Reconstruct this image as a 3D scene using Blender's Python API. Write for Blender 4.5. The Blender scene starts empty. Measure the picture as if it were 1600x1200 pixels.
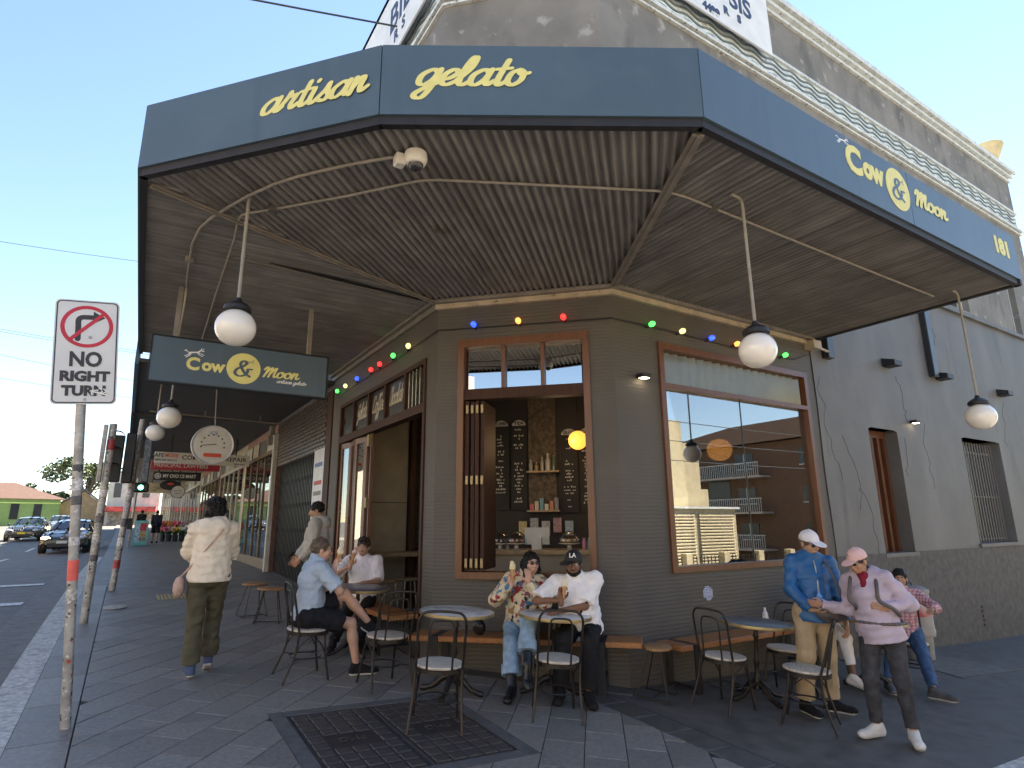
import bpy, bmesh, math, random
import numpy as np
from mathutils import Vector, Matrix, Quaternion
random.seed(7); np.random.seed(7)
scn = bpy.context.scene
COL = scn.collection
PI = math.pi
# ------------------------------------------------------------------ camera
cam_d = bpy.data.cameras.new('camera'); cam = bpy.data.objects.new('camera', cam_d); COL.objects.link(cam)
cam_d.sensor_width = 36.0; cam_d.lens = 932.4/1600*36.0; cam_d.clip_start = .05; cam_d.clip_end = 3000
_p, _r, _y = math.radians(13.222), math.radians(-.455), math.radians(32.43)
_F = Vector((math.sin(_y)*math.cos(_p), math.cos(_y)*math.cos(_p), math.sin(_p)))
_R = Vector((math.cos(_y), -math.sin(_y), 0)); _U = _R.cross(_F)
_R2 = _R*math.cos(_r)+_U*math.sin(_r); _U2 = -_R*math.sin(_r)+_U*math.cos(_r)
cam.matrix_world = Matrix(((_R2.x, _U2.x, -_F.x, 0), (_R2.y, _U2.y, -_F.y, 0), (_R2.z, _U2.z, -_F.z, 1.69), (0, 0, 0, 1)))
scn.camera = cam
# ------------------------------------------------------------------ sky, sun, exposure
SUN_EL, SUN_AZ = math.radians(50), math.atan2(.9, .43)      # azimuth: clockwise from +Y towards +X
world = bpy.data.worlds.new('World'); scn.world = world; world.use_nodes = True
wn = world.node_tree.nodes; wl = world.node_tree.links
sky = wn.new('ShaderNodeTexSky'); sky.sky_type = 'NISHITA'; sky.sun_disc = False
sky.sun_elevation = SUN_EL; sky.sun_rotation = SUN_AZ; sky.air_density = 1.0; sky.dust_density = .0; sky.ozone_density = 2.4
bg = wn['Background']; bg.inputs['Strength'].default_value = .067
wl.new(sky.outputs[0], bg.inputs['Color'])
sd = bpy.data.lights.new('sun', 'SUN'); sd.energy = 5.0; sd.angle = math.radians(.5); sd.color = (1, .9, .76)
sun = bpy.data.objects.new('sun', sd); COL.objects.link(sun)
_sd = Vector((math.sin(SUN_AZ)*math.cos(SUN_EL), math.cos(SUN_AZ)*math.cos(SUN_EL), math.sin(SUN_EL)))
sun.rotation_euler = _sd.to_track_quat('Z', 'Y').to_euler(); sun.location = (20, 30, 40)
scn.view_settings.view_transform = 'Standard'; scn.view_settings.look = 'None'
scn.view_settings.exposure = 2.45; scn.view_settings.gamma = 1.0
scn.view_settings.use_white_balance = True; scn.view_settings.white_balance_temperature = 7100; scn.view_settings.white_balance_tint = 10
# ------------------------------------------------------------------ helpers
def V(*a): return Vector(a)
class MB:
    """collects shapes; build() links them as ONE mesh object"""
    def __init__(s): s.v = []; s.f = []; s.mi = []; s.m = 0
    def _add(s, vs, fs):
        o = len(s.v); s.v += [tuple(x) for x in vs]; s.f += [tuple(i+o for i in f) for f in fs]; s.mi += [s.m]*len(fs); return s
    def quad(s, a, b, c, d): return s._add((a, b, c, d), ((0, 1, 2, 3),))
    def poly(s, pts): return s._add(pts, (tuple(range(len(pts))),))
    def box(s, x0, x1, y0, y1, z0, z1, M=None):
        vs = [Vector((x, y, z)) for x in (x0, x1) for y in (y0, y1) for z in (z0, z1)]
        if M is not None: vs = [M @ v for v in vs]
        return s._add(vs, ((0, 1, 3, 2), (4, 6, 7, 5), (0, 4, 5, 1), (2, 3, 7, 6), (0, 2, 6, 4), (1, 5, 7, 3)))
    def bbox(s, x0, x1, y0, y1, z0, z1, b=.005, M=None):
        """bevelled box"""
        xs = (x0, x0+b, x1-b, x1); ys = (y0, y0+b, y1-b, y1); zs = (z0, z0+b, z1-b, z1)
        bm = bmesh.new(); bmesh.ops.create_cube(bm, size=1)
        for v in bm.verts:
            v.co = Vector(((x0+x1)/2+v.co.x*(x1-x0), (y0+y1)/2+v.co.y*(y1-y0), (z0+z1)/2+v.co.z*(z1-z0)))
        bmesh.ops.bevel(bm, geom=bm.edges[:], offset=b, segments=1, affect='EDGES')
        vs = [v.co.copy() for v in bm.verts]; bm.verts.index_update(); fs = [[v.index for v in f.verts] for f in bm.faces]; bm.free()
        if M is not None: vs = [M @ v for v in vs]
        return s._add(vs, fs)
    def prism(s, pts, d):
        """polygon pts (3D, planar) extruded by vector d"""
        n = len(pts); d = Vector(d); a = [Vector(p) for p in pts]; b = [p+d for p in a]
        return s._add(a+b, [tuple(range(n))[::-1], tuple(range(n, 2*n))]+[(i, (i+1) % n, n+(i+1) % n, n+i) for i in range(n)])
    def tube(s, pts, r, n=8, cap=True, closed=False):
        pts = [Vector(p) for p in pts]; N = len(pts)
        if not hasattr(r, '__len__'): r = [r]*N
        t0 = (pts[1]-pts[0]).normalized(); up = Vector((0, 0, 1)) if abs(t0.z) < .9 else Vector((1, 0, 0))
        u = t0.cross(up).normalized(); vs = []
        for i, p in enumerate(pts):
            if closed: t = (pts[(i+1) % N]-pts[i-1]).normalized()
            else: t = (pts[min(i+1, N-1)]-pts[max(i-1, 0)]).normalized()
            u = (u-t*u.dot(t)).normalized(); w = t.cross(u)
            vs += [p+(u*math.cos(2*PI*k/n)+w*math.sin(2*PI*k/n))*r[i] for k in range(n)]
        fs = []; L = N if closed else N-1
        for i in range(L):
            j = (i+1) % N
            fs += [(i*n+k, i*n+(k+1) % n, j*n+(k+1) % n, j*n+k) for k in range(n)]
        if cap and not closed: fs += [tuple(range(n))[::-1], tuple((N-1)*n+k for k in range(n))]
        return s._add(vs, fs)
    def lathe(s, prof, n=24, M=None, o=(0, 0, 0)):
        """prof: list of (r, z)"""
        vs = []; o = Vector(o)
        for r, z in prof: vs += [Vector((r*math.cos(2*PI*k/n), r*math.sin(2*PI*k/n), z)) for k in range(n)]
        if M is not None: vs = [M @ v for v in vs]
        vs = [v+o for v in vs]
        fs = [(i*n+k, i*n+(k+1) % n, (i+1)*n+(k+1) % n, (i+1)*n+k) for i in range(len(prof)-1) for k in range(n)]
        if prof[0][0] > 1e-4: fs.append(tuple(range(n))[::-1])
        if prof[-1][0] > 1e-4: fs.append(tuple((len(prof)-1)*n+k for k in range(n)))
        return s._add(vs, fs)
    def ball(s, c, rx, ry=None, rz=None, n=16, M=None):
        ry = ry or rx; rz = rz or rx; m = n//2
        prof = [(math.sin(PI*i/m), -math.cos(PI*i/m)) for i in range(m+1)]
        prof[0] = (0.0005, -1); prof[-1] = (0.0005, 1)
        S = Matrix.Diagonal((rx, ry, rz, 1))
        return s.lathe(prof, n, (M @ S) if M is not None else S, c)
    def build(s, name, mat, parent=None, local=False, smooth=False, kind=None):
        me = bpy.data.meshes.new(name); me.from_pydata(s.v, [], s.f); me.update()
        mats = mat if isinstance(mat, (list, tuple)) else [mat]
        for m in mats: me.materials.append(m)
        if len(mats) > 1: me.polygons.foreach_set('material_index', s.mi)
        if smooth:
            me.polygons.foreach_set('use_smooth', [True]*len(me.polygons))
            if smooth != 'all': me.set_sharp_from_angle(angle=math.radians(40))
        return link(name, me, parent, local, kind)
def link(name, me, parent=None, local=False, kind=None):
    o = bpy.data.objects.new(name, me); COL.objects.link(o)
    if parent is not None:
        o.parent = parent
        if not local and parent.get('_l') is not None: o.matrix_parent_inverse = Matrix.Translation(-Vector(parent['_l']))
    if kind: o['kind'] = kind
    return o
def tag(o, label, cat, group=None):
    o['label'] = label; o['category'] = cat
    if group: o['group'] = group
    return o
def thing(name, loc, label, cat, group=None, rz=0):
    o = bpy.data.objects.new(name, None); COL.objects.link(o); o.empty_display_size = .1
    o.location = loc; o.rotation_euler = (0, 0, rz)
    if rz == 0: o['_l'] = [float(c) for c in loc]
    return tag(o, label, cat, group)
def struct(name, mb, mat, **k):
    o = mb.build(name, mat, **k); o['kind'] = 'structure'; return o
def copy_tree(o, parent=None):
    c = o.copy(); COL.objects.link(c)
    if parent is not None: c.parent = parent
    for ch in o.children: copy_tree(ch, c)
    return c
def crom(P, n=8):
    """Catmull-Rom through points"""
    P = [np.array(p, float) for p in P]; out = []
    Q = [2*P[0]-P[1]]+P+[2*P[-1]-P[-2]]
    for i in range(1, len(Q)-2):
        a, b, c, d = Q[i-1:i+3]
        for t in np.linspace(0, 1, n, endpoint=False):
            out.append(.5*((2*b)+(c-a)*t+(2*a-5*b+4*c-d)*t*t+(3*b-a-3*c+d)*t**3))
    out.append(P[-1]); return out
# ---- materials
MATS = {}
def mat(name, col, rough=.6, var=.12, scale=6., bump=.0, bscale=60., metal=0., spec=.5, col2=None, emit=0., stretch=None, coat=0., detail=4., alpha=None):
    if name in MATS: return MATS[name]
    m = bpy.data.materials.new(name); m.use_nodes = True; MATS[name] = m
    nt = m.node_tree; N = nt.nodes; L = nt.links; b = N['Principled BSDF']
    c = (*col, 1) if len(col) == 3 else col
    b.inputs['Roughness'].default_value = rough; b.inputs['Metallic'].default_value = metal
    b.inputs['Specular IOR Level'].default_value = spec; b.inputs['Coat Weight'].default_value = coat
    tc = N.new('ShaderNodeTexCoord'); mp = N.new('ShaderNodeMapping'); L.new(tc.outputs['Object'], mp.inputs[0])
    if stretch: mp.inputs['Scale'].default_value = stretch
    if var > 0 or col2:
        n1 = N.new('ShaderNodeTexNoise'); n1.inputs['Scale'].default_value = scale; n1.inputs['Detail'].default_value = detail; L.new(mp.outputs[0], n1.inputs['Vector'])
        r = N.new('ShaderNodeValToRGB'); L.new(n1.outputs['Fac'], r.inputs[0])
        c2 = col2 or tuple(min(1, x*(1+var)) for x in c[:3]); c1 = c if col2 else (*[x*(1-var) for x in c[:3]], 1)
        r.color_ramp.elements[0].color = c1; r.color_ramp.elements[1].color = (*c2[:3], 1)
        r.color_ramp.elements[0].position = .32; r.color_ramp.elements[1].position = .68
        L.new(r.outputs[0], b.inputs['Base Color'])
        mr = N.new('ShaderNodeMapRange'); mr.inputs['To Min'].default_value = max(.02, rough-.08); mr.inputs['To Max'].default_value = min(1, rough+.08)
        L.new(n1.outputs['Fac'], mr.inputs['Value']); L.new(mr.outputs[0], b.inputs['Roughness'])
    else: b.inputs['Base Color'].default_value = c
    if bump > 0:
        n2 = N.new('ShaderNodeTexNoise'); n2.inputs['Scale'].default_value = bscale; n2.inputs['Detail'].default_value = 4; L.new(mp.outputs[0], n2.inputs['Vector'])
        bp = N.new('ShaderNodeBump'); bp.inputs['Strength'].default_value = bump; bp.inputs['Distance'].default_value = .01
        L.new(n2.outputs['Fac'], bp.inputs['Height']); L.new(bp.outputs[0], b.inputs['Normal'])
    if emit > 0:
        b.inputs['Emission Color'].default_value = c; b.inputs['Emission Strength'].default_value = emit
    return m
def nodes(m): return m.node_tree.nodes, m.node_tree.links, m.node_tree.nodes['Principled BSDF']
def glass(name, refl=.3, tint=(.8, .85, .85), rough=.0):
    if name in MATS: return MATS[name]
    m = bpy.data.materials.new(name); m.use_nodes = True; MATS[name] = m
    nt = m.node_tree; N = nt.nodes; L = nt.links; N.remove(N['Principled BSDF']); out = N['Material Output']
    g = N.new('ShaderNodeBsdfGlossy'); g.inputs['Roughness'].default_value = rough
    t = N.new('ShaderNodeBsdfTransparent'); t.inputs[0].default_value = (*tint, 1)
    fr = N.new('ShaderNodeLayerWeight'); fr.inputs[0].default_value = .25
    mr = N.new('ShaderNodeMapRange'); mr.inputs['To Min'].default_value = refl; mr.inputs['To Max'].default_value = min(1, refl+.6)
    L.new(fr.outputs['Fresnel'], mr.inputs['Value'])
    mx = N.new('ShaderNodeMixShader'); L.new(mr.outputs[0], mx.inputs[0]); L.new(t.outputs[0], mx.inputs[1]); L.new(g.outputs[0], mx.inputs[2])
    L.new(mx.outputs[0], out.inputs[0]); return m
def overlay(m, colr, scale, lo, hi, kind='NOISE', stretch=None, rot=None):
    """mix a second colour over the base colour where a noise mask is high (stains, chips)"""
    N, L, b = nodes(m); src = b.inputs['Base Color'].links
    tc = N.new('ShaderNodeTexCoord'); mp = N.new('ShaderNodeMapping'); L.new(tc.outputs['Object'], mp.inputs[0])
    if rot is not None: mp.vector_type = 'TEXTURE'; mp.inputs['Rotation'].default_value = (0, 0, rot); mp.inputs['Scale'].default_value = tuple(1/q for q in stretch)
    elif stretch: mp.inputs['Scale'].default_value = stretch
    n = N.new('ShaderNodeTexNoise'); n.inputs['Scale'].default_value = scale; n.inputs['Detail'].default_value = 6; L.new(mp.outputs[0], n.inputs[0])
    r = N.new('ShaderNodeMapRange'); r.inputs['From Min'].default_value = lo; r.inputs['From Max'].default_value = hi; L.new(n.outputs[0], r.inputs[0])
    mx = N.new('ShaderNodeMix'); mx.data_type = 'RGBA'; L.new(r.outputs[0], mx.inputs['Factor'])
    if src: L.new(src[0].from_socket, mx.inputs['A'])
    else: mx.inputs['A'].default_value = b.inputs['Base Color'].default_value
    mx.inputs['B'].default_value = (*colr, 1); L.new(mx.outputs['Result'], b.inputs['Base Color']); return m
# ---- lettering
def text_obj(name, txt, size, origin, xd, yd, m, parent=None, bold=0., align='CENTER', depth=.003, width=None, spacing=1., shear=0.):
    cu = bpy.data.curves.new(name, 'FONT'); cu.body = txt; cu.size = size; cu.align_x = align; cu.align_y = 'CENTER'
    cu.extrude = depth; cu.offset = bold; cu.resolution_u = 3; cu.space_character = spacing; cu.shear = shear
    t = bpy.data.objects.new(name, cu); COL.objects.link(t)
    dg = bpy.context.evaluated_depsgraph_get(); me = bpy.data.meshes.new_from_object(t.evaluated_get(dg)); bpy.data.objects.remove(t)
    xd = Vector(xd).normalized(); yd = Vector(yd).normalized(); zd = xd.cross(yd)
    if width and len(me.vertices):
        xs = [v.co.x for v in me.vertices]; k = width/max(1e-6, max(xs)-min(xs))
        for v in me.vertices: v.co.x *= k
    Mx = Matrix((xd, yd, zd)).transposed().to_4x4(); Mx.translation = Vector(origin)
    me.transform(Mx); me.materials.clear(); me.materials.append(m)
    return link(name, me, parent)
SC = {
 'a': ([[(.85, .82), (.55, 1.), (.12, .65), (.1, .15), (.4, 0), (.75, .35), (.92, .98)], [(.92, .98), (.84, .3), (.98, .02), (1.25, .25)]], 1.15),
 'r': ([[(-.05, .2), (.25, .8), (.35, 1.15)], [(.35, 1.1), (.5, .86), (.78, .92), (.62, .35), (.75, .02), (1.02, .25)]], .95),
 't': ([[(.42, 1.6), (.27, .4), (.4, 0), (.75, .25)], [(.0, 1.02), (.75, 1.1)]], .68),
 'i': ([[(.2, 1.), (.13, .3), (.3, 0), (.62, .25)], [(.27, 1.5), (.29, 1.52)]], .55),
 's': ([[(-.05, .15), (.35, .7), (.5, 1.12)], [(.5, 1.1), (.52, .65), (.68, .28), (.48, .0), (.12, .1)], [(.55, .04), (.85, .25)]], .8),
 'n': ([[(.12, 1.), (.05, 0)], [(.1, .35), (.4, .95), (.6, .9), (.55, .35), (.68, .02), (.98, .25)]], .95),
 'g': ([[(.85, .82), (.55, 1.), (.12, .65), (.1, .15), (.4, 0), (.75, .35), (.92, .98)], [(.92, .98), (.84, .0), (.62, -.75), (.3, -.85), (.15, -.6), (.55, -.2), (1.2, .22)]], 1.12),
 'e': ([[(-.02, .32), (.45, .45), (.75, .8), (.5, 1.), (.15, .7), (.1, .22), (.4, 0), (.92, .3)]], .85),
 'l': ([[(0, .3), (.45, 1.1), (.52, 1.75), (.33, 1.75), (.15, 1.), (.13, .2), (.35, 0), (.7, .25)]], .62),
 'o': ([[(.5, 1.), (.17, .78), (.1, .25), (.4, 0), (.75, .3), (.75, .8), (.5, 1.), (.65, .72), (1.05, .8)]], .95),
 'M': ([[(-.1, 1.2), (.1, 1.65), (.3, 1.55), (.22, .7), (.1, .02)], [(.2, .5), (.55, 1.35), (.8, 1.6), (.74, .8), (.66, .02)], [(.72, .5), (1.1, 1.35), (1.32, 1.55), (1.24, .6), (1.36, .02), (1.65, .25)]], 1.6),
 'C': ([[(.9, 1.35), (.72, 1.72), (.3, 1.5), (.05, .8), (.1, .2), (.45, 0), (.95, .3)]], .98),
 'G': ([[(.9, 1.35), (.72, 1.72), (.3, 1.5), (.05, .9), (.15, .5), (.5, .55), (.85, 1.)], [(.85, 1.), (.75, .1), (.4, -.5), (.1, -.4), (.5, -.05), (1.05, .3)]], 1.05),
 'f': ([[(.75, 1.5), (.6, 1.75), (.4, 1.5), (.25, .4), (.05, -.7), (-.12, -.6), (.2, 0), (.65, .3)]], .62),
 'h': ([[(0, .3), (.42, 1.2), (.48, 1.75), (.3, 1.6), (.1, 0)], [(.14, .4), (.42, .95), (.58, .8), (.55, .2), (.7, .0), (.98, .25)]], .92),
 'c': ([[(.7, .78), (.5, 1.), (.15, .7), (.1, .22), (.4, 0), (.88, .3)]], .82),
 '&': ([[(1.3, .02), (.85, .35), (.42, 1.05), (.42, 1.45), (.68, 1.6), (.84, 1.35), (.58, 1.), (.16, .68), (.06, .25), (.4, -.02), (.85, .12), (1.05, .5), (1.05, .75), (1.4, .8)]], 1.4),
 ' ': ([], .5)}
def brush(mb, pts, w, place, z0=0., seg=6, contrast=.45):
    """one pen stroke as a raised ribbon with round ends"""
    P = np.array(crom(pts, seg)); n = len(P); T = np.gradient(P, axis=0); T /= np.linalg.norm(T, axis=1)[:, None]+1e-9
    Nn = np.stack([-T[:, 1], T[:, 0]], 1); wd = w*(1-contrast+contrast*np.abs(T[:, 1]))
    A = P+Nn*wd[:, None]/2; B = P-Nn*wd[:, None]/2; zz = z0+np.linspace(0, .0012, n)
    o = len(mb.v); vs = [place(a[0], a[1], z) for a, z in zip(A, zz)]+[place(b[0], b[1], z) for b, z in zip(B, zz)]
    mb._add(vs, [(i, n+i, n+i+1, i+1) for i in range(n-1)])
    for i, sg in ((0, -1), (n-1, 1)):
        th = np.linspace(-PI/2, PI/2, 7); c = P[i]
        mb._add([place(*(c+wd[i]/2*(Nn[i]*-math.sin(t)+T[i]*sg*math.cos(t))), zz[i]) for t in th][::sg], [tuple(range(7))])
def script_obj(name, txt, xh, origin, xd, yd, m, parent=None, w=.3, shear=.38, width=None, lift=.003, contrast=.45):
    mb = MB(); xd = Vector(xd).normalized(); yd = Vector(yd).normalized(); zd = xd.cross(yd); O = Vector(origin)
    tot = sum(SC[c][1] for c in txt); sx = xh if width is None else width/tot; cx = 0; k = 0
    def place(x, y, z): return O+xd*((x+cx)*sx+y*shear*xh)+yd*(y*xh)+zd*(lift+z)
    for c in txt:
        st, adv = SC[c]
        for s in st:
            brush(mb, s, w, place, k*.0006); k += 1
        cx += adv
    return mb.build(name, m, parent)
def disc(mb, c, r, nrm, th=.004, n=40):
    q = Vector(nrm).to_track_quat('Z', 'Y').to_matrix().to_4x4()
    return mb.lathe([(r, 0), (r, th)], n, q, c)
# ---- ground height of the sloping corner
def ss(a, b, t): t = min(1, max(0, (t-a)/(b-a))); return t*t*(3-2*t)
def gz(x, y):
    yc = max(y, -20); t = min(1, max(0, (yc-8)/14)); B = .045*min(yc, 8)+.63*(t-t*t/2)
    return .0045-.045*(1-ss(6, 18, y))*min(60, max(0, x))+B+.022*min(90, max(0, y-30))
X0, Y0, CY = 3.078, 5.04, 6.586; CX = X0+CY-Y0     # wall planes: x=X0, y=Y0, chamfer (X0,CY)-(CX,Y0)
S2 = math.sqrt(.5)
def ch(s, d, z):
    """point on the chamfer: s metres along from its main-street end, d metres out of the wall"""
    return Vector((X0+s*S2-d*S2, CY-s*S2-d*S2, z))
# ------------------------------------------------------------------ ground: footpath, kerb, gutter, road
m_asph = mat('asphalt_road', (.125, .12, .115), .75, .3, 3., .6, 220.)
overlay(m_asph, (.13, .127, .123), .7, .5, .75)
m_fasph = mat('asphalt_footpath', (.1, .095, .09), .68, .25, 5., .7, 160.)
overlay(m_fasph, (.11, .106, .102), 1.1, .52, .72)
overlay(m_fasph, (.11, .105, .1), 14., .68, .74)
m_joint = mat('paver_joint', (.04, .038, .036), .9, .2, 20.)
PAVE = [mat('paver_granite_%d' % i, c, .5, .22, 30., .35, 260., spec=.45) for i, c in enumerate(((.215, .203, .19), (.192, .181, .17), (.235, .222, .208), (.175, .165, .155)))]
for i, m in enumerate(PAVE): overlay(m, (.3, .29, .28), 110., .6, .68); overlay(m, (.35, .34, .32), 38., .735, .75); overlay(m, (.07, .068, .066), 31., .74, .755); overlay(m, (.21, .2, .19), 2.2+i*.3, .58, .8)
m_slate = mat('slate_border', (.09, .087, .084), .42, .25, 9., .25, 90.)
overlay(m_slate, (.13, .125, .12), 3., .58, .75)
m_kerb = mat('kerb_stone', (.5, .5, .48), .75, .3, 25., .6, 140.)
overlay(m_kerb, (.27, .265, .26), 9., .5, .72)
m_gut = mat('gutter_concrete', (.15, .147, .142), .8, .25, 8., .5, 120.)
m_line = mat('road_paint', (.62, .62, .6), .7, .2, 12.); overlay(m_line, (.1, .1, .1), 16., .55, .68)
def xl(y): return -.5 if y >= 4.6 else -.5+2.25*(1-math.sqrt(max(0, 1-((4.6-y)/2.25)**2)))
def strip(rows, fx0, fx1, nx, dz, f=None):
    mb = MB(); g = []
    for y in rows:
        a, b = fx0(y), fx1(y); g.append([(a+(b-a)*(k/nx)**1.6, y) for k in range(nx+1)])
    for i in range(len(rows)-1):
        for k in range(nx):
            q = (g[i][k], g[i][k+1], g[i+1][k+1], g[i+1][k]); mb.quad(*[(x, y, gz(x, y)+dz) for x, y in q])
    return mb
_rows = [2.35, 2.5, 2.8, 3.2, 3.6, 4., 4.3, 4.6, 4.9, 5.3]
fp = struct('footpath', strip(_rows, xl, lambda y: 62, 24, 0), m_fasph)
_rows2 = [5.3+i*.6 for i in range(30)]+[24, 28, 34, 42, 55, 75, 110, 160]
m_fieldp = mat('paved_footpath', (.175, .167, .158), .55, .3, 4., .4, 200.)
fp2 = struct('footpath_paved', strip(_rows2, lambda y: -.5, lambda y: 3.6, 6, -.012), m_fieldp)
mb = MB()   # bedding under the pavers of the corner (dark joints)
for i in range(len(_rows)-1):
    for k in range(8):
        def pt(y, k): a = xl(y); return (a+(4.28-a)*k/8, y)
        q = (pt(_rows[i], k), pt(_rows[i], k+1), pt(_rows[i+1], k+1), pt(_rows[i+1], k)); mb.quad(*[(x, y, gz(x, y)+.004) for x, y in q])
for j in range(13):
    for k in range(6):
        y0, y1 = 5.3+j*.6, 5.9+j*.6; x0, x1 = -.5+k*.59, -.5+(k+1)*.59
        mb.quad(*[(x, y, gz(x, y)+.004) for x, y in ((x0, y0), (x1, y0), (x1, y1), (x0, y1))])
bed = struct('paving_bed', mb, m_joint)
def clip(poly, a, b, c):
    """keep a*x+b*y<=c"""
    out = []
    for i in range(len(poly)):
        p, q = poly[i], poly[(i+1) % len(poly)]; dp = a*p[0]+b*p[1]-c; dq = a*q[0]+b*q[1]-c
        if dp <= 0: out.append(p)
        if (dp < 0 < dq) or (dq < 0 < dp):
            t = dp/(dp-dq); out.append((p[0]+(q[0]-p[0])*t, p[1]+(q[1]-p[1])*t))
    return out
def area(p): return .5*abs(sum(p[i][0]*p[(i+1) % len(p)][1]-p[(i+1) % len(p)][0]*p[i][1] for i in range(len(p))))
def slab(mb, poly, top, th=.03):
    n = len(poly); t = [Vector((x, y, gz(x, y)+top)) for x, y in poly]
    if sum((poly[i][0]*poly[(i+1) % n][1]-poly[(i+1) % n][0]*poly[i][1]) for i in range(n)) < 0: t = t[::-1]
    cx = sum(t, Vector())/n; inn = [p+(cx-p).normalized()*.006 for p in t]
    lo = [p-Vector((0, 0, .004)) for p in t]; bt = [p-Vector((0, 0, th)) for p in t]
    mb._add(inn+lo+bt, [tuple(range(n))]+[(n+i, n+(i+1) % n, (i+1) % n, i) for i in range(n)]+[(2*n+i, 2*n+(i+1) % n, n+(i+1) % n, n+i) for i in range(n)])
GR = (1.28, 2.64, 4.1, 5.44)      # service cover
yT = GR[3]+.12
regs = [[(1, 0, GR[0]-.12), (-1, 0, .13), (0, 1, yT)], [(-1, 0, .13), (0, -1, -yT), (1, 0, 3.0)], [(-1, 0, -3.0), (0, -1, -yT), (1, 0, 3.96), (1, 1, X0+CY-.38)],
        [(-1, 0, -GR[0]+.12), (1, 0, GR[1]+.12), (0, 1, GR[2]-.12)], [(-1, 0, -GR[1]-.12), (1, 0, 3.96), (1, 1, X0+CY-.38), (0, 1, yT)]]
pavers = []
ang = math.radians(50); ux, uy = math.cos(ang), math.sin(ang); PL, PW = .52, .31
for r in range(-30, 40):
    for k in range(-30, 40):
        cx = (k+.5*(r % 2))*PL; cy = r*PW; g = .0035
        q = [(cx+g, cy+g), (cx+PL-g, cy+g), (cx+PL-g, cy+PW-g), (cx+g, cy+PW-g)]
        q = [(x*ux-y*uy, x*uy+y*ux+6) for x, y in q]
        mx = sum(p[0] for p in q)/4; my = sum(p[1] for p in q)/4
        if not (-.6 < mx < 4.4 and 2.4 < my < 13.4): continue
        for rg in regs:
            p = q
            for h in rg+[(0, -1, -2.75), (0, 1, 13.09)]: p = clip(p, *h) if len(p) > 2 else p
            if len(p) > 2 and my > 7.2: p = clip(p, 1, 0, 3.05)
            if len(p) > 2 and my < 4.6: p = [(max(x, xl(y)+.05), y) for x, y in p]
            if len(p) > 2 and area(p) > .006: pavers.append(p)
pavers.sort(key=lambda p: p[0][0]**2+p[0][1]**2)
far_mb = MB()
for i, p in enumerate(pavers):
    if i < 296:
        mb = MB(); slab(mb, p, .010+random.uniform(-.0012, .0012)); mb.build('paver', PAVE[random.choice((0, 0, 1, 2, 3))], bed)
    else: slab(far_mb, p, .010)
if far_mb.v: far_mb.build('far_pavers', PAVE[0], bed, kind='stuff')
for j in range(11):      # strip of long pavers beside the kerb
    mb = MB(); y0 = 4.62+j*.9; slab(mb, [(-.495, y0+.004), (-.14, y0+.004), (-.14, y0+.896), (-.495, y0+.896)], .011); mb.build('edge_paver', PAVE[j % 4], bed)
for j in range(6):       # dark slate border beside the asphalt and along the foot of the chamfer
    mb = MB(); y0 = 2.7+j*.4; slab(mb, [(3.965, y0+.003), (4.255, y0+.003), (4.255, y0+.397), (3.965, y0+.397)], .011); mb.build('border_tile', m_slate, bed)
for j in range(5):
    mb = MB(); s0, s1 = .02+j*.44, .455+j*.44
    slab(mb, [tuple(ch(s, d, 0)[:2]) for s, d in ((s0, .02), (s0, .26), (s1, .26), (s1, .02))], .012); mb.build('border_tile', m_slate, bed)
# kerb stones along the main street and round the corner
kerb = struct('kerb', strip([y for y in _rows2], lambda y: -.76, lambda y: -.51, 1, -.02), m_gut)
path = [(-.5, 160-0*1.)]; path = [(-.5, 26-i*.95) for i in range(23)]
th = [i*PI/2/5 for i in range(1, 6)]; path += [(-.5+2.25*(1-math.cos(t)), 4.6-2.25*math.sin(t)) for t in th]+[(1.75+i*1.1, 2.35) for i in range(1, 16)]
for i in range(len(path)-1):
    a, b = Vector(path[i]), Vector(path[i+1]); t = (b-a).normalized(); nrm = Vector((t.y, -t.x)); nrm = -nrm if nrm.dot(Vector((-1, -1))) < 0 else nrm
    a2 = a+t*.006; b2 = b-t*.006; mb = MB(); o = nrm*.25
    P = [a2, b2, b2+o, a2+o]; top = [Vector((p.x, p.y, gz(p.x, p.y)+.006+random.uniform(-.003, .003))) for p in P]; bot = [p-Vector((0, 0, .22)) for p in top]
    mb._add(top+bot, [(0, 1, 2, 3), (4, 7, 6, 5), (3, 2, 6, 7), (0, 3, 7, 4), (1, 5, 6, 2), (0, 4, 5, 1)])
    mb.build('kerb_stone', m_kerb, kerb)
RD = -.13
gut = struct('gutter', strip(_rows2, lambda y: -1.25, lambda y: -.755, 1, RD+.006), m_gut)
mb = MB()
xs = [-70, -40, -24, -16, -11, -8, -5, -3, -1, 0, 2, 4, 7, 12, 20, 35, 64]; ys = [-45, -30, -20, -12, -6, -3, 0, 2, 4, 6, 8, 10, 13, 17, 22, 30, 45, 70, 110, 160, 240]
for i in range(len(xs)-1):
    for j in range(len(ys)-1):
        if xs[i] >= 4 and ys[j] >= 6: continue
        mb.quad(*[(x, y, gz(x, y)+RD) for x, y in ((xs[i], ys[j]), (xs[i+1], ys[j]), (xs[i+1], ys[j+1]), (xs[i], ys[j+1]))])
struct('road', mb, m_asph)
mb = MB(); mb.quad((-900, -900, -3.2), (900, -900, -3.2), (900, 900, -3.2), (-900, 900, -3.2)); struct('ground', mb, mat('far_ground', (.09, .1, .07), .9, .3, .05))
def paint(pts, dz=.008):
    mb = MB(); mb.poly([(x, y, gz(x, y)+RD+dz) for x, y in pts]); return mb
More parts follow.
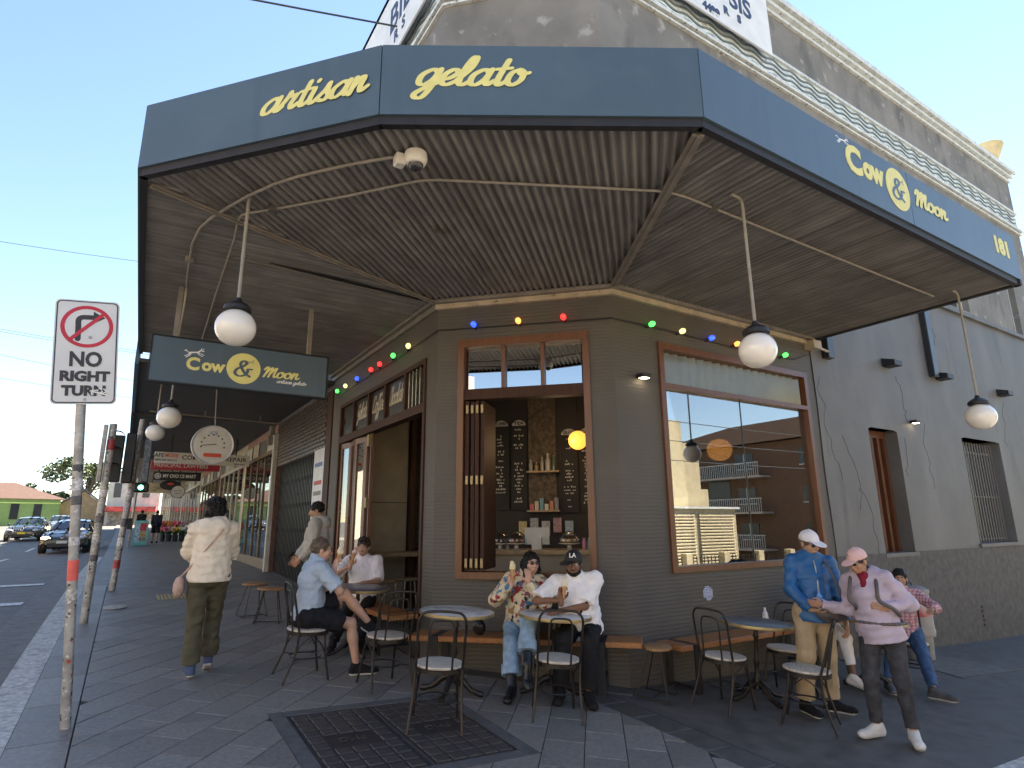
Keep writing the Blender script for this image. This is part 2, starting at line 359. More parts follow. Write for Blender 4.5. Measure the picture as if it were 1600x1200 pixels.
for (x0, y0, x1, y1) in ((-7.5, 13.35, -1.3, 13.7), (-7.5, 16.6, -1.3, 16.95), (-9.4, 22, -9.28, 26), (-3.62, 19, -3.5, 22), (-6.55, 18.5, -6.43, 23), (-3.62, 27, -3.5, 30), (-3.62, 35, -3.5, 38)):
    struct('lane_marking', paint([(x0, y0), (x1, y0), (x1, y1), (x0, y1)]), m_line)
# service cover with two cast lids in a concrete frame
m_conc = mat('cover_concrete', (.1, .1, .102), .7, .25, 12., .4, 160.); m_cast = mat('cast_lid', (.05, .045, .045), .5, .3, 30., .3, 120., metal=.3)
cx, cy = (GR[0]+GR[1])/2, (GR[2]+GR[3])/2
cov = thing('service_cover', (cx, cy, gz(cx, cy)), 'dark cast iron service cover of two ribbed lids set in the paving', 'manhole cover')
for k, (x0, x1, y0, y1) in enumerate(((GR[0]-.115, GR[0]-.005, GR[2]-.115, GR[3]+.115), (GR[1]+.005, GR[1]+.115, GR[2]-.115, GR[3]+.115), (GR[0]-.002, GR[1]+.002, GR[3]+.005, GR[3]+.115), (GR[0]-.002, GR[1]+.002, GR[2]-.115, GR[2]-.005))):
    mb = MB(); slab(mb, [(x0, y0), (x1, y0), (x1, y1), (x0, y1)], .011); mb.build('concrete_frame', m_conc, cov)
for k in range(2):
    x0 = GR[0]+k*.69; x1 = x0+.67; mb = MB(); slab(mb, [(x0, GR[2]), (x1, GR[2]), (x1, GR[3]), (x0, GR[3])], .006); lid = mb.build('lid', m_cast, cov)
    mb = MB()
    for i in range(5):
        for j in range(10):
            if j in (4, 5) and i in (1, 2, 3): continue
            a = x0+.03+i*.125; b = GR[2]+.03+j*.13; slab(mb, [(a, b), (a+.108, b), (a+.108, b+.1), (a, b+.1)], .015, .012)
    mb.build('raised_tread', mat('cast_tread', (.085, .076, .073), .45, .25, 40., metal=.3), lid)
    text_obj('lettering', 'PMG', .11, (x0+.335, (GR[2]+GR[3])/2+.01, gz(x0+.33, cy)+.012), (-1, .0, .045), (0, -1, -.045), MATS['cast_tread'], lid)
# pale oval pit lid, yellow tactile strip
mb = MB(); mb.lathe([(.21, 0), (.205, .008), (.001, .01)], 32, Matrix.Translation((0, 0, 0)) @ Matrix.Diagonal((.75, 1.25, 1, 1)), (.03, 11.35, gz(.03, 11.35)+.01))
pit = tag(mb.build('pit_lid', mat('pit_lid', (.36, .34, .3), .7, .3, 14.)), 'pale round pit lid set in the footpath near the kerb', 'pit lid')
mb = MB()
for k in range(8):
    a = .62+k*.056; mb.prism([(a, 12., gz(.8, 12)+.012), (a+.03, 12., gz(.8, 12)+.012), (a+.03, 12.55, gz(.8, 12.55)+.012), (a, 12.55, gz(.8, 12.55)+.012)], (0, 0, .012))
tag(mb.build('tactile_strip', mat('tactile_yellow', (.5, .38, .16), .6, .2, 20.)), 'yellow ribbed tactile strip set in the footpath', 'tactile strip')
# ------------------------------------------------------------------ the corner building
m_wall = mat('dark_painted_wall', (.086, .078, .069), .62, .1, 2.5, .0, 60.)
N, L, b = nodes(m_wall)     # painted fine brick courses: relief only
tc = N.new('ShaderNodeTexCoord'); sx = N.new('ShaderNodeSeparateXYZ'); L.new(tc.outputs['Object'], sx.inputs[0])
nz = N.new('ShaderNodeTexNoise'); nz.inputs['Scale'].default_value = 9; nz.inputs['Detail'].default_value = 5; L.new(tc.outputs['Object'], nz.inputs[0])
ma = N.new('ShaderNodeMath'); ma.operation = 'MULTIPLY_ADD'; L.new(nz.outputs[0], ma.inputs[0]); ma.inputs[1].default_value = .035; L.new(sx.outputs['Z'], ma.inputs[2])
mb_ = N.new('ShaderNodeMath'); mb_.operation = 'MULTIPLY'; L.new(ma.outputs[0], mb_.inputs[0]); mb_.inputs[1].default_value = 2*PI/.043
mc = N.new('ShaderNodeMath'); mc.operation = 'SINE'; L.new(mb_.outputs[0], mc.inputs[0])
md = N.new('ShaderNodeMath'); md.operation = 'MULTIPLY'; L.new(mc.outputs[0], md.inputs[0]); L.new(nz.outputs[0], md.inputs[1])
bp = N.new('ShaderNodeBump'); bp.inputs['Strength'].default_value = .3; bp.inputs['Distance'].default_value = .006; L.new(md.outputs[0], bp.inputs['Height']); L.new(bp.outputs[0], b.inputs['Normal'])
m_rend = mat('grey_render_wall', (.125, .123, .12), .6, .14, 1.6, .25, 26.)
overlay(m_rend, (.165, .162, .157), 1.2, .5, .75, stretch=(1, 1, .35)); overlay(m_rend, (.085, .085, .084), 3.1, .6, .75, stretch=(1, 1, .2))
m_plinth = mat('rough_plinth', (.1, .093, .085), .8, .25, 10., .45, 60.)
m_upper = mat('weathered_upper_wall', (.2, .19, .177), .8, .2, 1.3, .35, 30.)
overlay(m_upper, (.12, .115, .11), 2.2, .52, .7, stretch=(1, 1, .5)); overlay(m_upper, (.34, .33, .31), 4., .6, .72)
m_trimw = mat('painted_trim_white', (.62, .66, .66), .6, .15, 6.); overlay(m_trimw, (.2, .2, .2), 18., .6, .68)
m_blk = mat('black_paint', (.012, .012, .014), .5, .2, 20.)
m_wood = mat('red_timber', (.13, .048, .022), .35, .25, 7., .1, 40., stretch=(9, 9, .6), spec=.5)
m_woodd = mat('dark_red_timber', (.055, .026, .018), .6, .25, 7., stretch=(9, 9, .6), spec=.2)
m_plank = mat('cream_plank', (.42, .35, .25), .6, .18, 5.); overlay(m_plank, (.14, .12, .1), 14., .6, .7)
m_plankg = mat('grey_plank', (.2, .18, .155), .6, .18, 5.)
m_gl = glass('window_glass', .36, (.85, .86, .85)); m_gl2 = glass('door_glass', .18)
def wallgrid(A, B, z0, z1, t, ops, nrm, mb=None):
    """wall from A to B (2D), face towards nrm; ops = openings (s0, s1, z0, z1)"""
    mb = mb or MB(); A = Vector(A); B = Vector(B); Ln = (B-A).length; d = (B-A)/Ln; n = Vector(nrm).normalized()
    ss_ = sorted({0, Ln, *[o[0] for o in ops], *[o[1] for o in ops]}); zs = sorted({z0, z1, *[o[2] for o in ops], *[o[3] for o in ops]})
    def P(s, z, k): q = A+d*s-n*(t*k); return (q.x, q.y, z)
    def void(i, j):
        if not (0 <= i < len(ss_)-1 and 0 <= j < len(zs)-1): return True
        s = (ss_[i]+ss_[i+1])/2; z = (zs[j]+zs[j+1])/2
        return any(o[0] < s < o[1] and o[2] < z < o[3] for o in ops)
    for i in range(len(ss_)-1):
        for j in range(len(zs)-1):
            if void(i, j): continue
            a, b, c, e = ss_[i], ss_[i+1], zs[j], zs[j+1]
            mb.quad(P(a, c, 0), P(b, c, 0), P(b, e, 0), P(a, e, 0)); mb.quad(P(a, c, 1), P(a, e, 1), P(b, e, 1), P(b, c, 1))
            if void(i-1, j): mb.quad(P(a, c, 0), P(a, e, 0), P(a, e, 1), P(a, c, 1))
            if void(i+1, j): mb.quad(P(b, c, 0), P(b, c, 1), P(b, e, 1), P(b, e, 0))
            if void(i, j-1): mb.quad(P(a, c, 0), P(a, c, 1), P(b, c, 1), P(b, c, 0))
            if void(i, j+1): mb.quad(P(a, e, 0), P(b, e, 0), P(b, e, 1), P(a, e, 1))
    return mb
cafe = thing('corner_building', (CX, Y0+.5, 0), 'dark grey painted corner building with chamfered entrance and weathered upper storey', 'building')
T = .3
# chamfer wall (2.186 long), window opening s .29-1.885, z 1.15-3.87
CW = math.hypot(CX-X0, CY-Y0)
WS0, WS1 = .29, 1.882
wallgrid((X0, CY), (CX, Y0), -.7, 4.75, T, [(WS0, WS1, 1.15, 3.87)], (-1, -1)).build('chamfer_wall', m_wall, cafe)
wallgrid((CX, Y0), (8.68, Y0), -.9, 4.75, T, [(5.36-CX, 8.45-CX, 1.15, 3.865)], (0, -1)).build('side_wall', m_wall, cafe)
wallgrid((X0, CY), (X0, 11.1), -.5, 4.75, T, [(6.89-CY, 10.62-CY, -.6, 3.8)], (-1, 0)).build('street_wall', m_wall, cafe)
# rendered side wall further along, window recesses with shallow arches
wl_ = MB(); RW = 22.
wallgrid((8.683, Y0+.012), (RW, Y0+.012), 1.2, 6.0, .45, [(10.11-8.683, 11.04-8.683, 1.2, 3.2), (13.52-8.683, 15.26-8.683, 1.27, 3.27)], (0, -1), wl_).build('rendered_wall', m_rend, cafe)
mb = MB(); mb.box(8.683, RW, Y0-.01, Y0+.4, -1.6, 1.2); mb.build('plinth', m_plinth, cafe)
for (x0, x1, zt, zr) in ((10.11, 11.04, 3.2, 3.32), (13.52, 15.26, 3.27, 3.41)):     # arched heads are cut as a curved infill
    mb = MB(); n = 10; A = [(x0+(x1-x0)*k/n, zt-.14+(zr-zt+.13)*math.sin(PI*(.15+.7*k/n))/1) for k in range(n+1)]
    for k in range(n):
        (a, za), (b_, zb) = A[k], A[k+1]; za = min(za, zt); zb = min(zb, zt)
        mb.prism([(a, Y0+.0125, za), (b_, Y0+.0125, zb), (b_, Y0+.0125, zt+.004), (a, Y0+.0125, zt+.004)], (0, .3, 0))
    mb.build('arched_head', m_rend, cafe)
# timber window in first recess
wn_ = MB(); wn_.box(10.115, 11.035, Y0+.28, Y0+.34, 1.2, 3.2); w1 = wn_.build('recessed_window', m_blk, cafe)
for k in range(5): mb = MB(); a_ = 10.118+k*.21; mb.box(a_, a_+.075, Y0+.22, Y0+.279, 1.2, 3.2); mb.build('window_frame', m_wood, w1)
mb = MB(); mb.box(10.118, 11.03, Y0+.215, Y0+.219, 3.08, 3.199); mb.build('window_head', m_wood, w1)
mb = MB(); mb.box(10.05, 11.1, Y0-.02, Y0+.3, 1.14, 1.198); mb.build('sill', m_rend, cafe)
# barred window
wn_ = MB(); wn_.box(13.525, 15.255, Y0+.3, Y0+.4, 1.271, 3.269); w2 = wn_.build('dark_window', mat('dark_window_glass', (.02, .022, .025), .15, .2, 3.), cafe)
for k in range(14): mb = MB(); x = 13.6+k*.123; mb.box(x-.011, x+.011, Y0+.16, Y0+.18, 1.275, 3.22); mb.build('bar', mat('grey_bars', (.2, .19, .175), .5, .2, 30.), w2)
for z in (1.34, 2.15, 3.02): mb = MB(); mb.box(13.53, 15.25, Y0+.182, Y0+.195, z-.014, z+.014); mb.build('cross_bar', MATS['grey_bars'], w2)
mb = MB(); mb.box(13.46, 15.32, Y0-.03, Y0+.28, 1.205, 1.268); mb.build('sill', m_rend, cafe)
# upper storey
m_band = m_upper
UZ = 4.76
wallgrid((X0, CY), (CX, Y0), UZ, 9.02, T, [], (-1, -1)).build('upper_chamfer_wall', m_upper, cafe)
wallgrid((CX, Y0), (19.2, Y0), 6.02, 9.02, T, [(13.85-CX, 15.05-CX, 6.1, 7.6), (17.5-CX, 17.95-CX, 6.03, 8.)], (0, -1)).build('upper_side_wall', m_upper, cafe)
mb = MB(); mb.box(CX+.01, 8.68, Y0+.002, Y0+.3, UZ, 6.02); mb.build('upper_band_wall', m_upper, cafe)
wallgrid((X0, CY), (X0, 11.1), UZ, 9.02, T, [], (-1, 0)).build('upper_street_wall', m_upper, cafe)
for (x0, x1, z0, z1) in ((13.85, 15.05, 6.1, 7.6), (17.5, 17.95, 6.03, 8.)):
    mb = MB(); mb.box(x0, x1, Y0+.2, Y0+.26, z0, z1); w = mb.build('upper_window', MATS['dark_window_glass'], cafe)
    mb = MB(); mb.box(x0, x0+.06, Y0+.12, Y0+.199, z0, z1); mb.box(x1-.06, x1, Y0+.12, Y0+.199, z0, z1); mb.box(x0+.06, x1-.06, Y0+.12, Y0+.199, z0, z0+.06); mb.build('window_frame', m_trimw, w)
mb = MB(); mb.box(8.69, RW, Y0-.06, Y0+.2, 5.93, 6.015); mb.build('string_course', m_rend, cafe)
# parapet: bands follow the wall line round the corner
def ring(d):
    """wall line pushed out by d"""
    k = d*math.tan(PI/8); return [Vector((X0-d, 11.1)), Vector((X0-d, CY+0-k)), Vector((CX-k, Y0-d)), Vector((19.2+d, Y0-d)), Vector((19.2+d, 9.))]
def band(name, d, z0, z1, m, din=-.28, seg=None):
    o, i = ring(d), ring(din)
    for k in range(3 if seg is None else seg):
        mb = MB(); P = [o[k], o[k+1], i[k+1], i[k]]; mb.prism([(p.x, p.y, z0) for p in P], (0, 0, z1-z0)); mb.build(name, m, cafe)
band('lower_moulding', .05, 9.02, 9.06, m_trimw); band('lower_moulding', .02, 9.062, 9.085, m_blk); band('lower_moulding', .09, 9.087, 9.15, m_trimw)
m_frz = mat('frieze_blue', (.62, .7, .72), .7, .2, 9.); overlay(m_frz, (.28, .27, .25), 8., .58, .7)
band('frieze', .0, 9.152, 9.62, m_frz)
band('frieze_edge', .04, 9.622, 9.68, m_trimw)
band('parapet', .0, 9.682, 10.58, m_upper)
for z0, z1, d in ((10.582, 10.64, .05), (10.642, 10.70, .02), (10.702, 10.78, .1), (10.782, 10.81, .06), (10.812, 10.93, .16)): band('cornice', d, z0, z1, m_trimw)
# carved waves of the frieze: raised wavy lines
for (A, B, nn, L_) in (((CX+.05, Y0), (19.1, Y0), (0, -1), None), ((X0, 11.), (X0, CY+.05), (-1, 0), None), ((X0+.05, CY-.05), (CX-.05, Y0+.05), (-S2, -S2), None)):
    A = Vector(A); B = Vector(B); n = int((B-A).length/.055); mb = MB()
    for r in range(4):
        z = 9.22+r*.105; off = r*.0
        for s_ in range(n):
            q = []
            for k in (s_, s_+1):
                p = A+(B-A)*k/n; zz = z+.03*math.sin((k*.055+off)*2*PI/.55); q.append((p.x+nn[0]*.002, p.y+nn[1]*.002, zz)); q.append((p.x+nn[0]*.002, p.y+nn[1]*.002, zz+.03))
            mb.prism([q[0], q[2], q[3], q[1]], (nn[0]*.016, nn[1]*.016, 0))
    mb.build('wave_relief', mat('wave_grey', (.16, .2, .23), .7, .2, 8.), cafe, kind='stuff')
# roof and back so light does not leak
mb = MB(); mb.prism([(X0+.31, 11.1, 9.6), (X0+.31, CY+.1, 9.6), (CX+.1, Y0+.31, 9.6), (19.19, Y0+.31, 9.6), (19.19, 20, 9.6), (X0+.31, 20, 9.6)], (0, 0, .2)); mb.build('roof', mat('roof_dark', (.1, .1, .1), .8), cafe)
mb = MB(); mb.box(19.0, 19.19, Y0+.32, 20, -1, 10.5); mb.box(X0+.32, 19.0, 19.8, 20, -1, 9.6); mb.build('rear_wall', m_upper, cafe)
mb = MB(); mb.box(19.3, 30, Y0+.35, 16, -2, 5.8); tag(mb.build('rear_wing', m_upper), 'low plain grey wing behind the far end of the corner building', 'building')
# planks under the soffit
for (A, B, n) in ((ch(-.0, 0, 0), ch(CW, 0, 0), (-S2, -S2)),):
    pass
def plank(name, P, z0, z1, m): mb = MB(); mb.prism([(x, y, z0) for x, y in P], (0, 0, z1-z0)); return mb.build(name, m, cafe)
def corner(d): k = d*math.tan(PI/8); return (X0-d, CY-k), (CX-k, Y0-d)
for d, z0, z1, m in ((.05, 4.355, 4.42, m_plank), (.11, 4.421, 4.468, m_plankg)):
    c1, c2 = corner(d); e1, e2 = corner(.0)
    plank('soffit_plank', [c1, c2, e2, e1], z0, z1, m)
    plank('soffit_plank', [c2, (8.68, Y0-d), (8.68, Y0-.001), e2], z0, z1, m)
    plank('soffit_plank', [(X0-d, 11.1), c1, e1, (X0-.001, 11.1)], z0, z1, m_plankg)
# ---- chamfer window: frame, transom lights, folded leaves
def chbox(mb, s0, s1, d0, d1, z0, z1):
    P = [ch(s0, d0, z0), ch(s1, d0, z0), ch(s1, d1, z0), ch(s0, d1, z0)]; mb.prism(P, (0, 0, z1-z0)); return mb
cw = MB(); chbox(cw, WS0-.015, WS0+.065, -.16, .03, 1.09, 3.93); chbox(cw, WS1-.065, WS1+.015, -.16, .03, 1.09, 3.93); cwf = cw.build('servery_window_frame', m_wood, cafe)
mb = MB(); chbox(mb, WS0+.066, WS1-.066, -.16, .03, 3.83, 3.93); mb.build('head', m_wood, cwf)
mb = MB(); chbox(mb, WS0+.066, WS1-.066, -.18, .06, 1.09, 1.165); mb.build('sill', m_wood, cwf)
mb = MB(); chbox(mb, WS0+.066, WS1-.066, -.15, .005, 3.17, 3.3); mb.build('transom_rail', m_woodd, cwf)
i0, i1 = WS0+.066, WS1-.066; tw = (i1-i0)/3
for k in range(1, 3): mb = MB(); chbox(mb, i0+tw*k-.022, i0+tw*k+.022, -.13, -.01, 3.301, 3.829); mb.build('mullion', m_wood, cwf)
m_glr = glass('transom_glass', .5, (.35, .36, .36))
for k in range(3): mb = MB(); chbox(mb, i0+tw*k+.023, i0+tw*(k+1)-.023, -.085, -.08, 3.302, 3.828); mb.build('transom_pane', m_glr, cwf)
for k in range(4):      # concertina leaves stacked at the left jamb
    s = i0+.035+k*.062; mb = MB(); chbox(mb, s-.022, s+.022, -.6, -.02-.03*(k % 2), 1.18, 3.155); lf = mb.build('folding_leaf', m_woodd, cwf)
    for z in (1.26, 2.2, 3.05): mb = MB(); chbox(mb, s-.008, s+.022, -.012, .004, z-.05, z+.05); mb.build('hinge', mat('brass', (.3, .24, .14), .5, .2, 30., metal=.8), lf)
# ---- big side window
fx0, fx1, fz0, fz1 = 5.36, 8.45, 1.15, 3.865
mb = MB(); mb.box(fx0-.02, fx0+.06, Y0-.03, Y0+.12, fz0-.02, fz1+.02); swf = mb.build('shop_window_frame', m_wood, cafe)
for args in ((fx1-.06, fx1+.02, fz0-.02, fz1+.02), (fx0+.061, fx1-.061, fz1-.06, fz1+.02), (fx0+.061, fx1-.061, fz0-.02, fz0+.05), (fx0+.061, fx1-.061, 3.31, 3.37)):
    mb = MB(); mb.box(args[0], args[1], Y0-.029, Y0+.12, args[2], args[3]); mb.build('frame_member', m_wood, swf)
mb = MB(); mb.box(fx0+.06, fx1-.06, Y0+.05, Y0+.056, fz0+.05, 3.31); mb.build('pane', m_gl, swf)
for k in range(18):
    x = fx0+.1+k*.163; mb = MB(); Mx = Matrix.Translation((x+.07, Y0+.1, 0)) @ Matrix.Rotation(-.45, 4, 'Z'); mb.box(-.085, .085, -.006, .006, 3.375, 3.8, Mx)
    mb.build('glass_louvre', mat('louvre_glass', (.2, .22, .19), .12, .1, 4., spec=.8), swf)
mb = MB(); mb.box(6.905, 6.92, Y0+.045, Y0+.06, fz0+.05, 3.31); mb.build('glazing_joint', m_blk, swf)
# ---- opening on the main street: transom with lettered lights, folded doors
ow = MB(); ow.box(X0-.02, X0+.12, 6.9, 6.96, .0, 3.8); owf = ow.build('door_frame', m_woodd, cafe)
for a in ((10.54, 10.61, .2, 3.8), (6.961, 10.539, 3.1, 3.22), (6.961, 10.539, 3.74, 3.8)):
    mb = MB(); mb.box(X0-.019, X0+.12, a[0], a[1], a[2], a[3]); mb.build('frame_member', m_woodd, owf)
cells = [6.96, 7.6, 8.37, 9.1, 9.85, 10.54]; words = ['', 'Chocolate', 'Coffee', 'Gelato', '']
m_dkp = mat('dark_transom_panel', (.03, .022, .018), .3, .2, 6.); m_crm = mat('cream_paint', (.6, .55, .42), .6, .1, 20.)
for k in range(5):
    a, b_ = cells[k], cells[k+1]
    if k: mb = MB(); mb.box(X0-.017, X0+.1, a-.03, a+.03, 3.221, 3.739); mb.build('mullion', m_woodd, owf)
    if k == 0:
        for j in range(5): mb = MB(); y = a+.08+j*.12; mb.box(-.06, .06, -.005, .005, 3.23, 3.73, Matrix.Translation((X0+.05, y, 0)) @ Matrix.Rotation(.7, 4, 'Z')); mb.build('glass_louvre', MATS['louvre_glass'], owf)
    else:
        mb = MB(); mb.box(X0+.03, X0+.04, a+.031, b_-.031, 3.222, 3.738); pn = mb.build('transom_panel', m_dkp, owf)
        if words[k]:
            w_ = .52; script_obj('lettering', words[k], .15, (X0+.028, b_-.1, 3.4), (0, -1, 0), (0, 0, 1), m_crm, pn, w=.22, width=w_, shear=.3)
for k in range(4):     # folding door leaves: two pairs, part closed
    y0 = 8.93+k*.4; mb = MB(); ang = .14*(1 if k % 2 else -1); Mx = Matrix.Translation((X0+.06, y0+.2, 0)) @ Matrix.Rotation(ang, 4, 'Z'); fl = gz(X0, y0)+.03
    for (a, b_, c, d) in ((-.197, -.13, fl, 3.09), (.13, .197, fl, 3.09), (-.13, .13, 3.0, 3.09), (-.13, .13, fl, fl+.25)): mb.box(-.022, .022, a, b_, c, d, Mx)
    lf = mb.build('door_leaf', m_wood, owf); mb = MB(); mb.box(-.004, .004, -.13, .13, fl+.25, 3.0, Mx); mb.build('pane', glass('door_pane', .3), lf)
mb = MB(); mb.box(X0-.045, X0+.02, 8.9, 8.98, 2.88, 3.06); mb.build('hinge', MATS['brass'], owf); mb = MB(); mb.box(X0-.045, X0+.02, 8.9, 8.98, 1.95, 2.1); mb.build('hinge', MATS['brass'], owf)
rc_ = random.Random(4)
for (x, z, n) in ((8.9, 3.9, 16), (9.3, 3.0, 10), (11.3, 4.2, 9), (12.1, 3.4, 8), (11.25, 3.1, 7), (13.1, 5.4, 10), (15.9, 4.2, 9), (9.6, 2.2, 8), (16.4, 2.9, 9)):
    P = [(x, Y0+.011, z)]
    for k in range(n): x += rc_.uniform(-.09, .11); z -= rc_.uniform(.03, .2); P.append((x, Y0+.011, z))
    mb = MB(); mb.tube(P, .0028, 4); mb.build('wall_crack', mat('crack_dark', (.05, .05, .05), .9, .1), cafe)
# small wall fittings
def wall_light(x, z):
    t = thing('wall_light', (x, Y0, z), 'small dark wall light with lit underside, '+('beside the shop window' if x < 6 else 'between the two recessed windows'), 'wall light', 'small wall lights')
    mb = MB(); mb.bbox(x-.07, x+.07, Y0-.12, Y0-.001, z-.02, z+.03, .006); mb.build('housing', m_blk, t)
    mb = MB(); mb.box(x-.05, x+.05, Y0-.11, Y0-.03, z-.024, z-.0205); mb.build('lens', mat('warm_lens', (1, .85, .6), .4, 0, emit=3.), t)
wall_light(5.02, 3.39); wall_light(11.58, 3.39)
for i, (x, z) in enumerate(((11.01, 4.37), (12.98, 4.38), (15.78, 4.36))):
    mb = MB(); mb.prism([(x-.13, Y0+.01, z+.1), (x-.13, Y0-.2, z+.04), (x-.13, Y0-.2, z-.05), (x-.13, Y0+.01, z-.05)], (.26, 0, 0)); mb.build('wall_vent', m_blk, cafe)
for (x, z0, z1) in ((12.68, 4.35, 5.93), (9.12, 4.2, 4.9)):
    mb = MB(); mb.bbox(x-.09, x+.09, Y0-.1, Y0+.011, z0, z1, .01); mb.build('downpipe_box', mat('black_steel', (.02, .021, .024), .35, .2, 10.), cafe)
mb = MB(); mb.box(8.55, 8.75, Y0-.16, Y0-.001, 4.27, 4.4); mb.build('junction_box', m_plank, cafe)
mb = MB(); mb.tube([(8.7, Y0-.1, 4.32), (9.1, Y0-.08, 4.29)], .02, 8); mb.build('conduit', m_plank, cafe)
mb = MB(); pts = crom([(8.672, Y0-.006, 4.27), (8.69, Y0-.006, 3.4), (8.67, Y0-.006, 2.4), (8.7, Y0-.006, 1.4), (8.68, Y0-.006, .2)], 5); mb.tube(pts, .009, 5); mb.build('cable', m_blk, cafe)
for k in range(5): mb = MB(); mb.box(13.02, 13.18, Y0-.03, Y0-.011, -.12+k*.075, -.08+k*.075); mb.build('air_vent_slat', m_plinth, cafe)
mb = MB()
for i in range(9):
    for j in range(9):
        if (i-4)**2+(j-4)**2 < 17+random.random()*8: mb.box(5.84+i*.018, 5.84+i*.018+.014, Y0-.004, Y0-.0005, .80+j*.018, .80+j*.018+.014)
tag(mb.build('mosaic_sticker', mat('mosaic_blue', (.45, .5, .7), .3, .4, 60.)), 'small blue and white mosaic patch stuck on the dark wall', 'sticker')
# painted sign on the parapet
def para_sign(name, o, xd, w, lines, label):
    t = thing(name, Vector(o), label, 'sign'); xd = Vector(xd); n = xd.cross(Vector((0, 0, 1)))
    mb = MB(); a = Vector(o); mb.prism([a, a+xd*w, a+xd*w+Vector((0, 0, 1.5)), a+Vector((0, 0, 1.5))], n*.03); mb.build('board', mat('sign_white', (.72, .74, .76), .5, .08, 4.), t)
    for (tx, u, z, sz) in lines: text_obj('lettering', tx, sz, a+xd*u+n*.032+Vector((0, 0, z)), xd, (0, 0, 1), mat('sign_navy', (.03, .05, .12), .5, .1), t, bold=.012)
para_sign('parapet_sign', (CX+.6, Y0-.13, 9.43), (1, 0, 0), 3.2, [('SIS', 2.42, .62, .5), ('R    S', 2.18, .3, .2), ('4499', 1.65, .13, .2)], 'white lettered board on the side street parapet of the corner building')
para_sign('parapet_sign', (X0-.13, 10.9, 9.43), (0, -1, 0), 3.9, [('BIL', 2.9, .75, .75), ('R  S', 2.9, .3, .3)], 'white lettered board on the main street parapet of the corner building')
# cream urn on the far parapet end
mb = MB(); mb.lathe([(.0, .0), (.16, .01), (.2, .1), (.36, .5), (.4, .6), (.36, .6), (.02, .45)], 24, None, (18.6, Y0+.15, 10.93)); tag(mb.build('parapet_bowl', mat('bowl_cream', (.6, .5, .3), .6, .15, 5.), smooth=True), 'cream bowl standing on the parapet end of the corner building', 'bowl')
# ------------------------------------------------------------------ awning over the corner
m_navy = mat('fascia_blue', (.066, .108, .146), .42, .07, 1.4, .04, 20.); overlay(m_navy, (.08, .122, .157), 2.6, .55, .8); overlay(m_navy, (.055, .094, .128), 7., .55, .85, stretch=(1, 1, .12))
m_yel = mat('letter_yellow', (.72, .67, .25), .55, .06, 12.); m_wht = mat('letter_white', (.75, .76, .76), .55, .06, 12.)
m_ghost = mat('ghost_blue', (.108, .176, .256), .5, .08, 6.)
MC = {}
for key_, ang_ in (('x', 0.), ('d', PI/4), ('y', PI/2)):
    m_ = mat('corrugated_iron_'+key_, (.2, .188, .172), .42, .2, 3., .2, 70.); MC[key_] = m_
    overlay(m_, (.12, .11, .1), 1., .46, .72, stretch=(.7, 22., 1.), rot=ang_); overlay(m_, (.27, .255, .235), 1., .56, .76, stretch=(1.1, 30., 3.), rot=ang_); overlay(m_, (.1, .055, .035), 2.4, .7, .78)
m_edge = mat('awning_black_edge', (.015, .015, .018), .6, .3, 9.)
aw = thing('street_awning', (4., 4., 4.4), 'blue lettered street awning with corrugated iron soffit wrapping the corner', 'awning')
AP = [Vector(p) for p in ((-.24, 5.2), (1.177, 3.566), (3.146, 2.38), (8.79, 2.372))]; AL = Vector((-.14, 11.1))
FZ0, FZ1 = 4.5, 5.075
def fascia(A, B, g0=.004, g1=.004):
    d = (B-A).normalized(); n = Vector((-d.y, d.x)); A2 = A+d*g0; B2 = B-d*g1; mb = MB()
    mb.prism([(A2.x, A2.y, FZ0), (B2.x, B2.y, FZ0), (B2.x+n.x*.04, B2.y+n.y*.04, FZ0), (A2.x+n.x*.04, A2.y+n.y*.04, FZ0)], (0, 0, FZ1-FZ0))
    pn = mb.build('fascia_panel', m_navy, aw); mb = MB(); i0, i1 = n*.02, n*.075
    mb.prism([(A.x+i0.x, A.y+i0.y, 4.432), (B.x+i0.x, B.y+i0.y, 4.432), (B.x+i1.x, B.y+i1.y, 4.432), (A.x+i1.x, A.y+i1.y, 4.432)], (0, 0, .067)); mb.build('edge_channel', m_edge, aw)
    return pn
jx = AP[2]+(AP[3]-AP[2]).normalized()*3.03
fL = fascia(AL, AP[0]); f1 = fascia(AP[0], AP[1]); f2 = fascia(AP[1], AP[2]); f3 = fascia(AP[2], jx); f3b = fascia(jx, AP[3]); fE = fascia(AP[3], Vector((8.79, 5.02)))
d1 = (AP[1]-AP[0]).normalized(); d2 = (AP[2]-AP[1]).normalized(); d3 = (AP[3]-AP[2]).normalized()
def on(A, d, s, z, o=0): n = Vector((d.y, -d.x)); q = A+d*s+n*o; return (q.x, q.y, z)
script_obj('lettering', 'artisan', .118, on(AP[0], d1, 1.15, 4.715), (d1.x, d1.y, 0), (0, 0, 1), m_yel, f1, w=.34, width=.9)
script_obj('lettering', 'gelato', .128, on(AP[1], d2, .25, 4.74), (d2.x, d2.y, 0), (0, 0, 1), m_yel, f2, w=.34, width=.76)
COWI = [([(0, .75), (.12, .9), (.2, .7), (.38, .62)], .08), ([(.4, .6), (.75, .68), (1.1, .75)], .26), ([(1.1, .8), (1.3, 1.), (1.5, .92)], .16), ([(1.28, 1.05), (1.33, 1.25)], .07), ([(1.42, 1.05), (1.5, 1.22)], .06), ([(.42, .55), (.25, .3), (.05, .15)], .1), ([(.5, .5), (.4, .25), (.15, 0)], .1), ([(1.1, .65), (1.35, .6), (1.55, .45)], .1), ([(1.05, .6), (1.25, .42), (1.45, .3)], .09)]
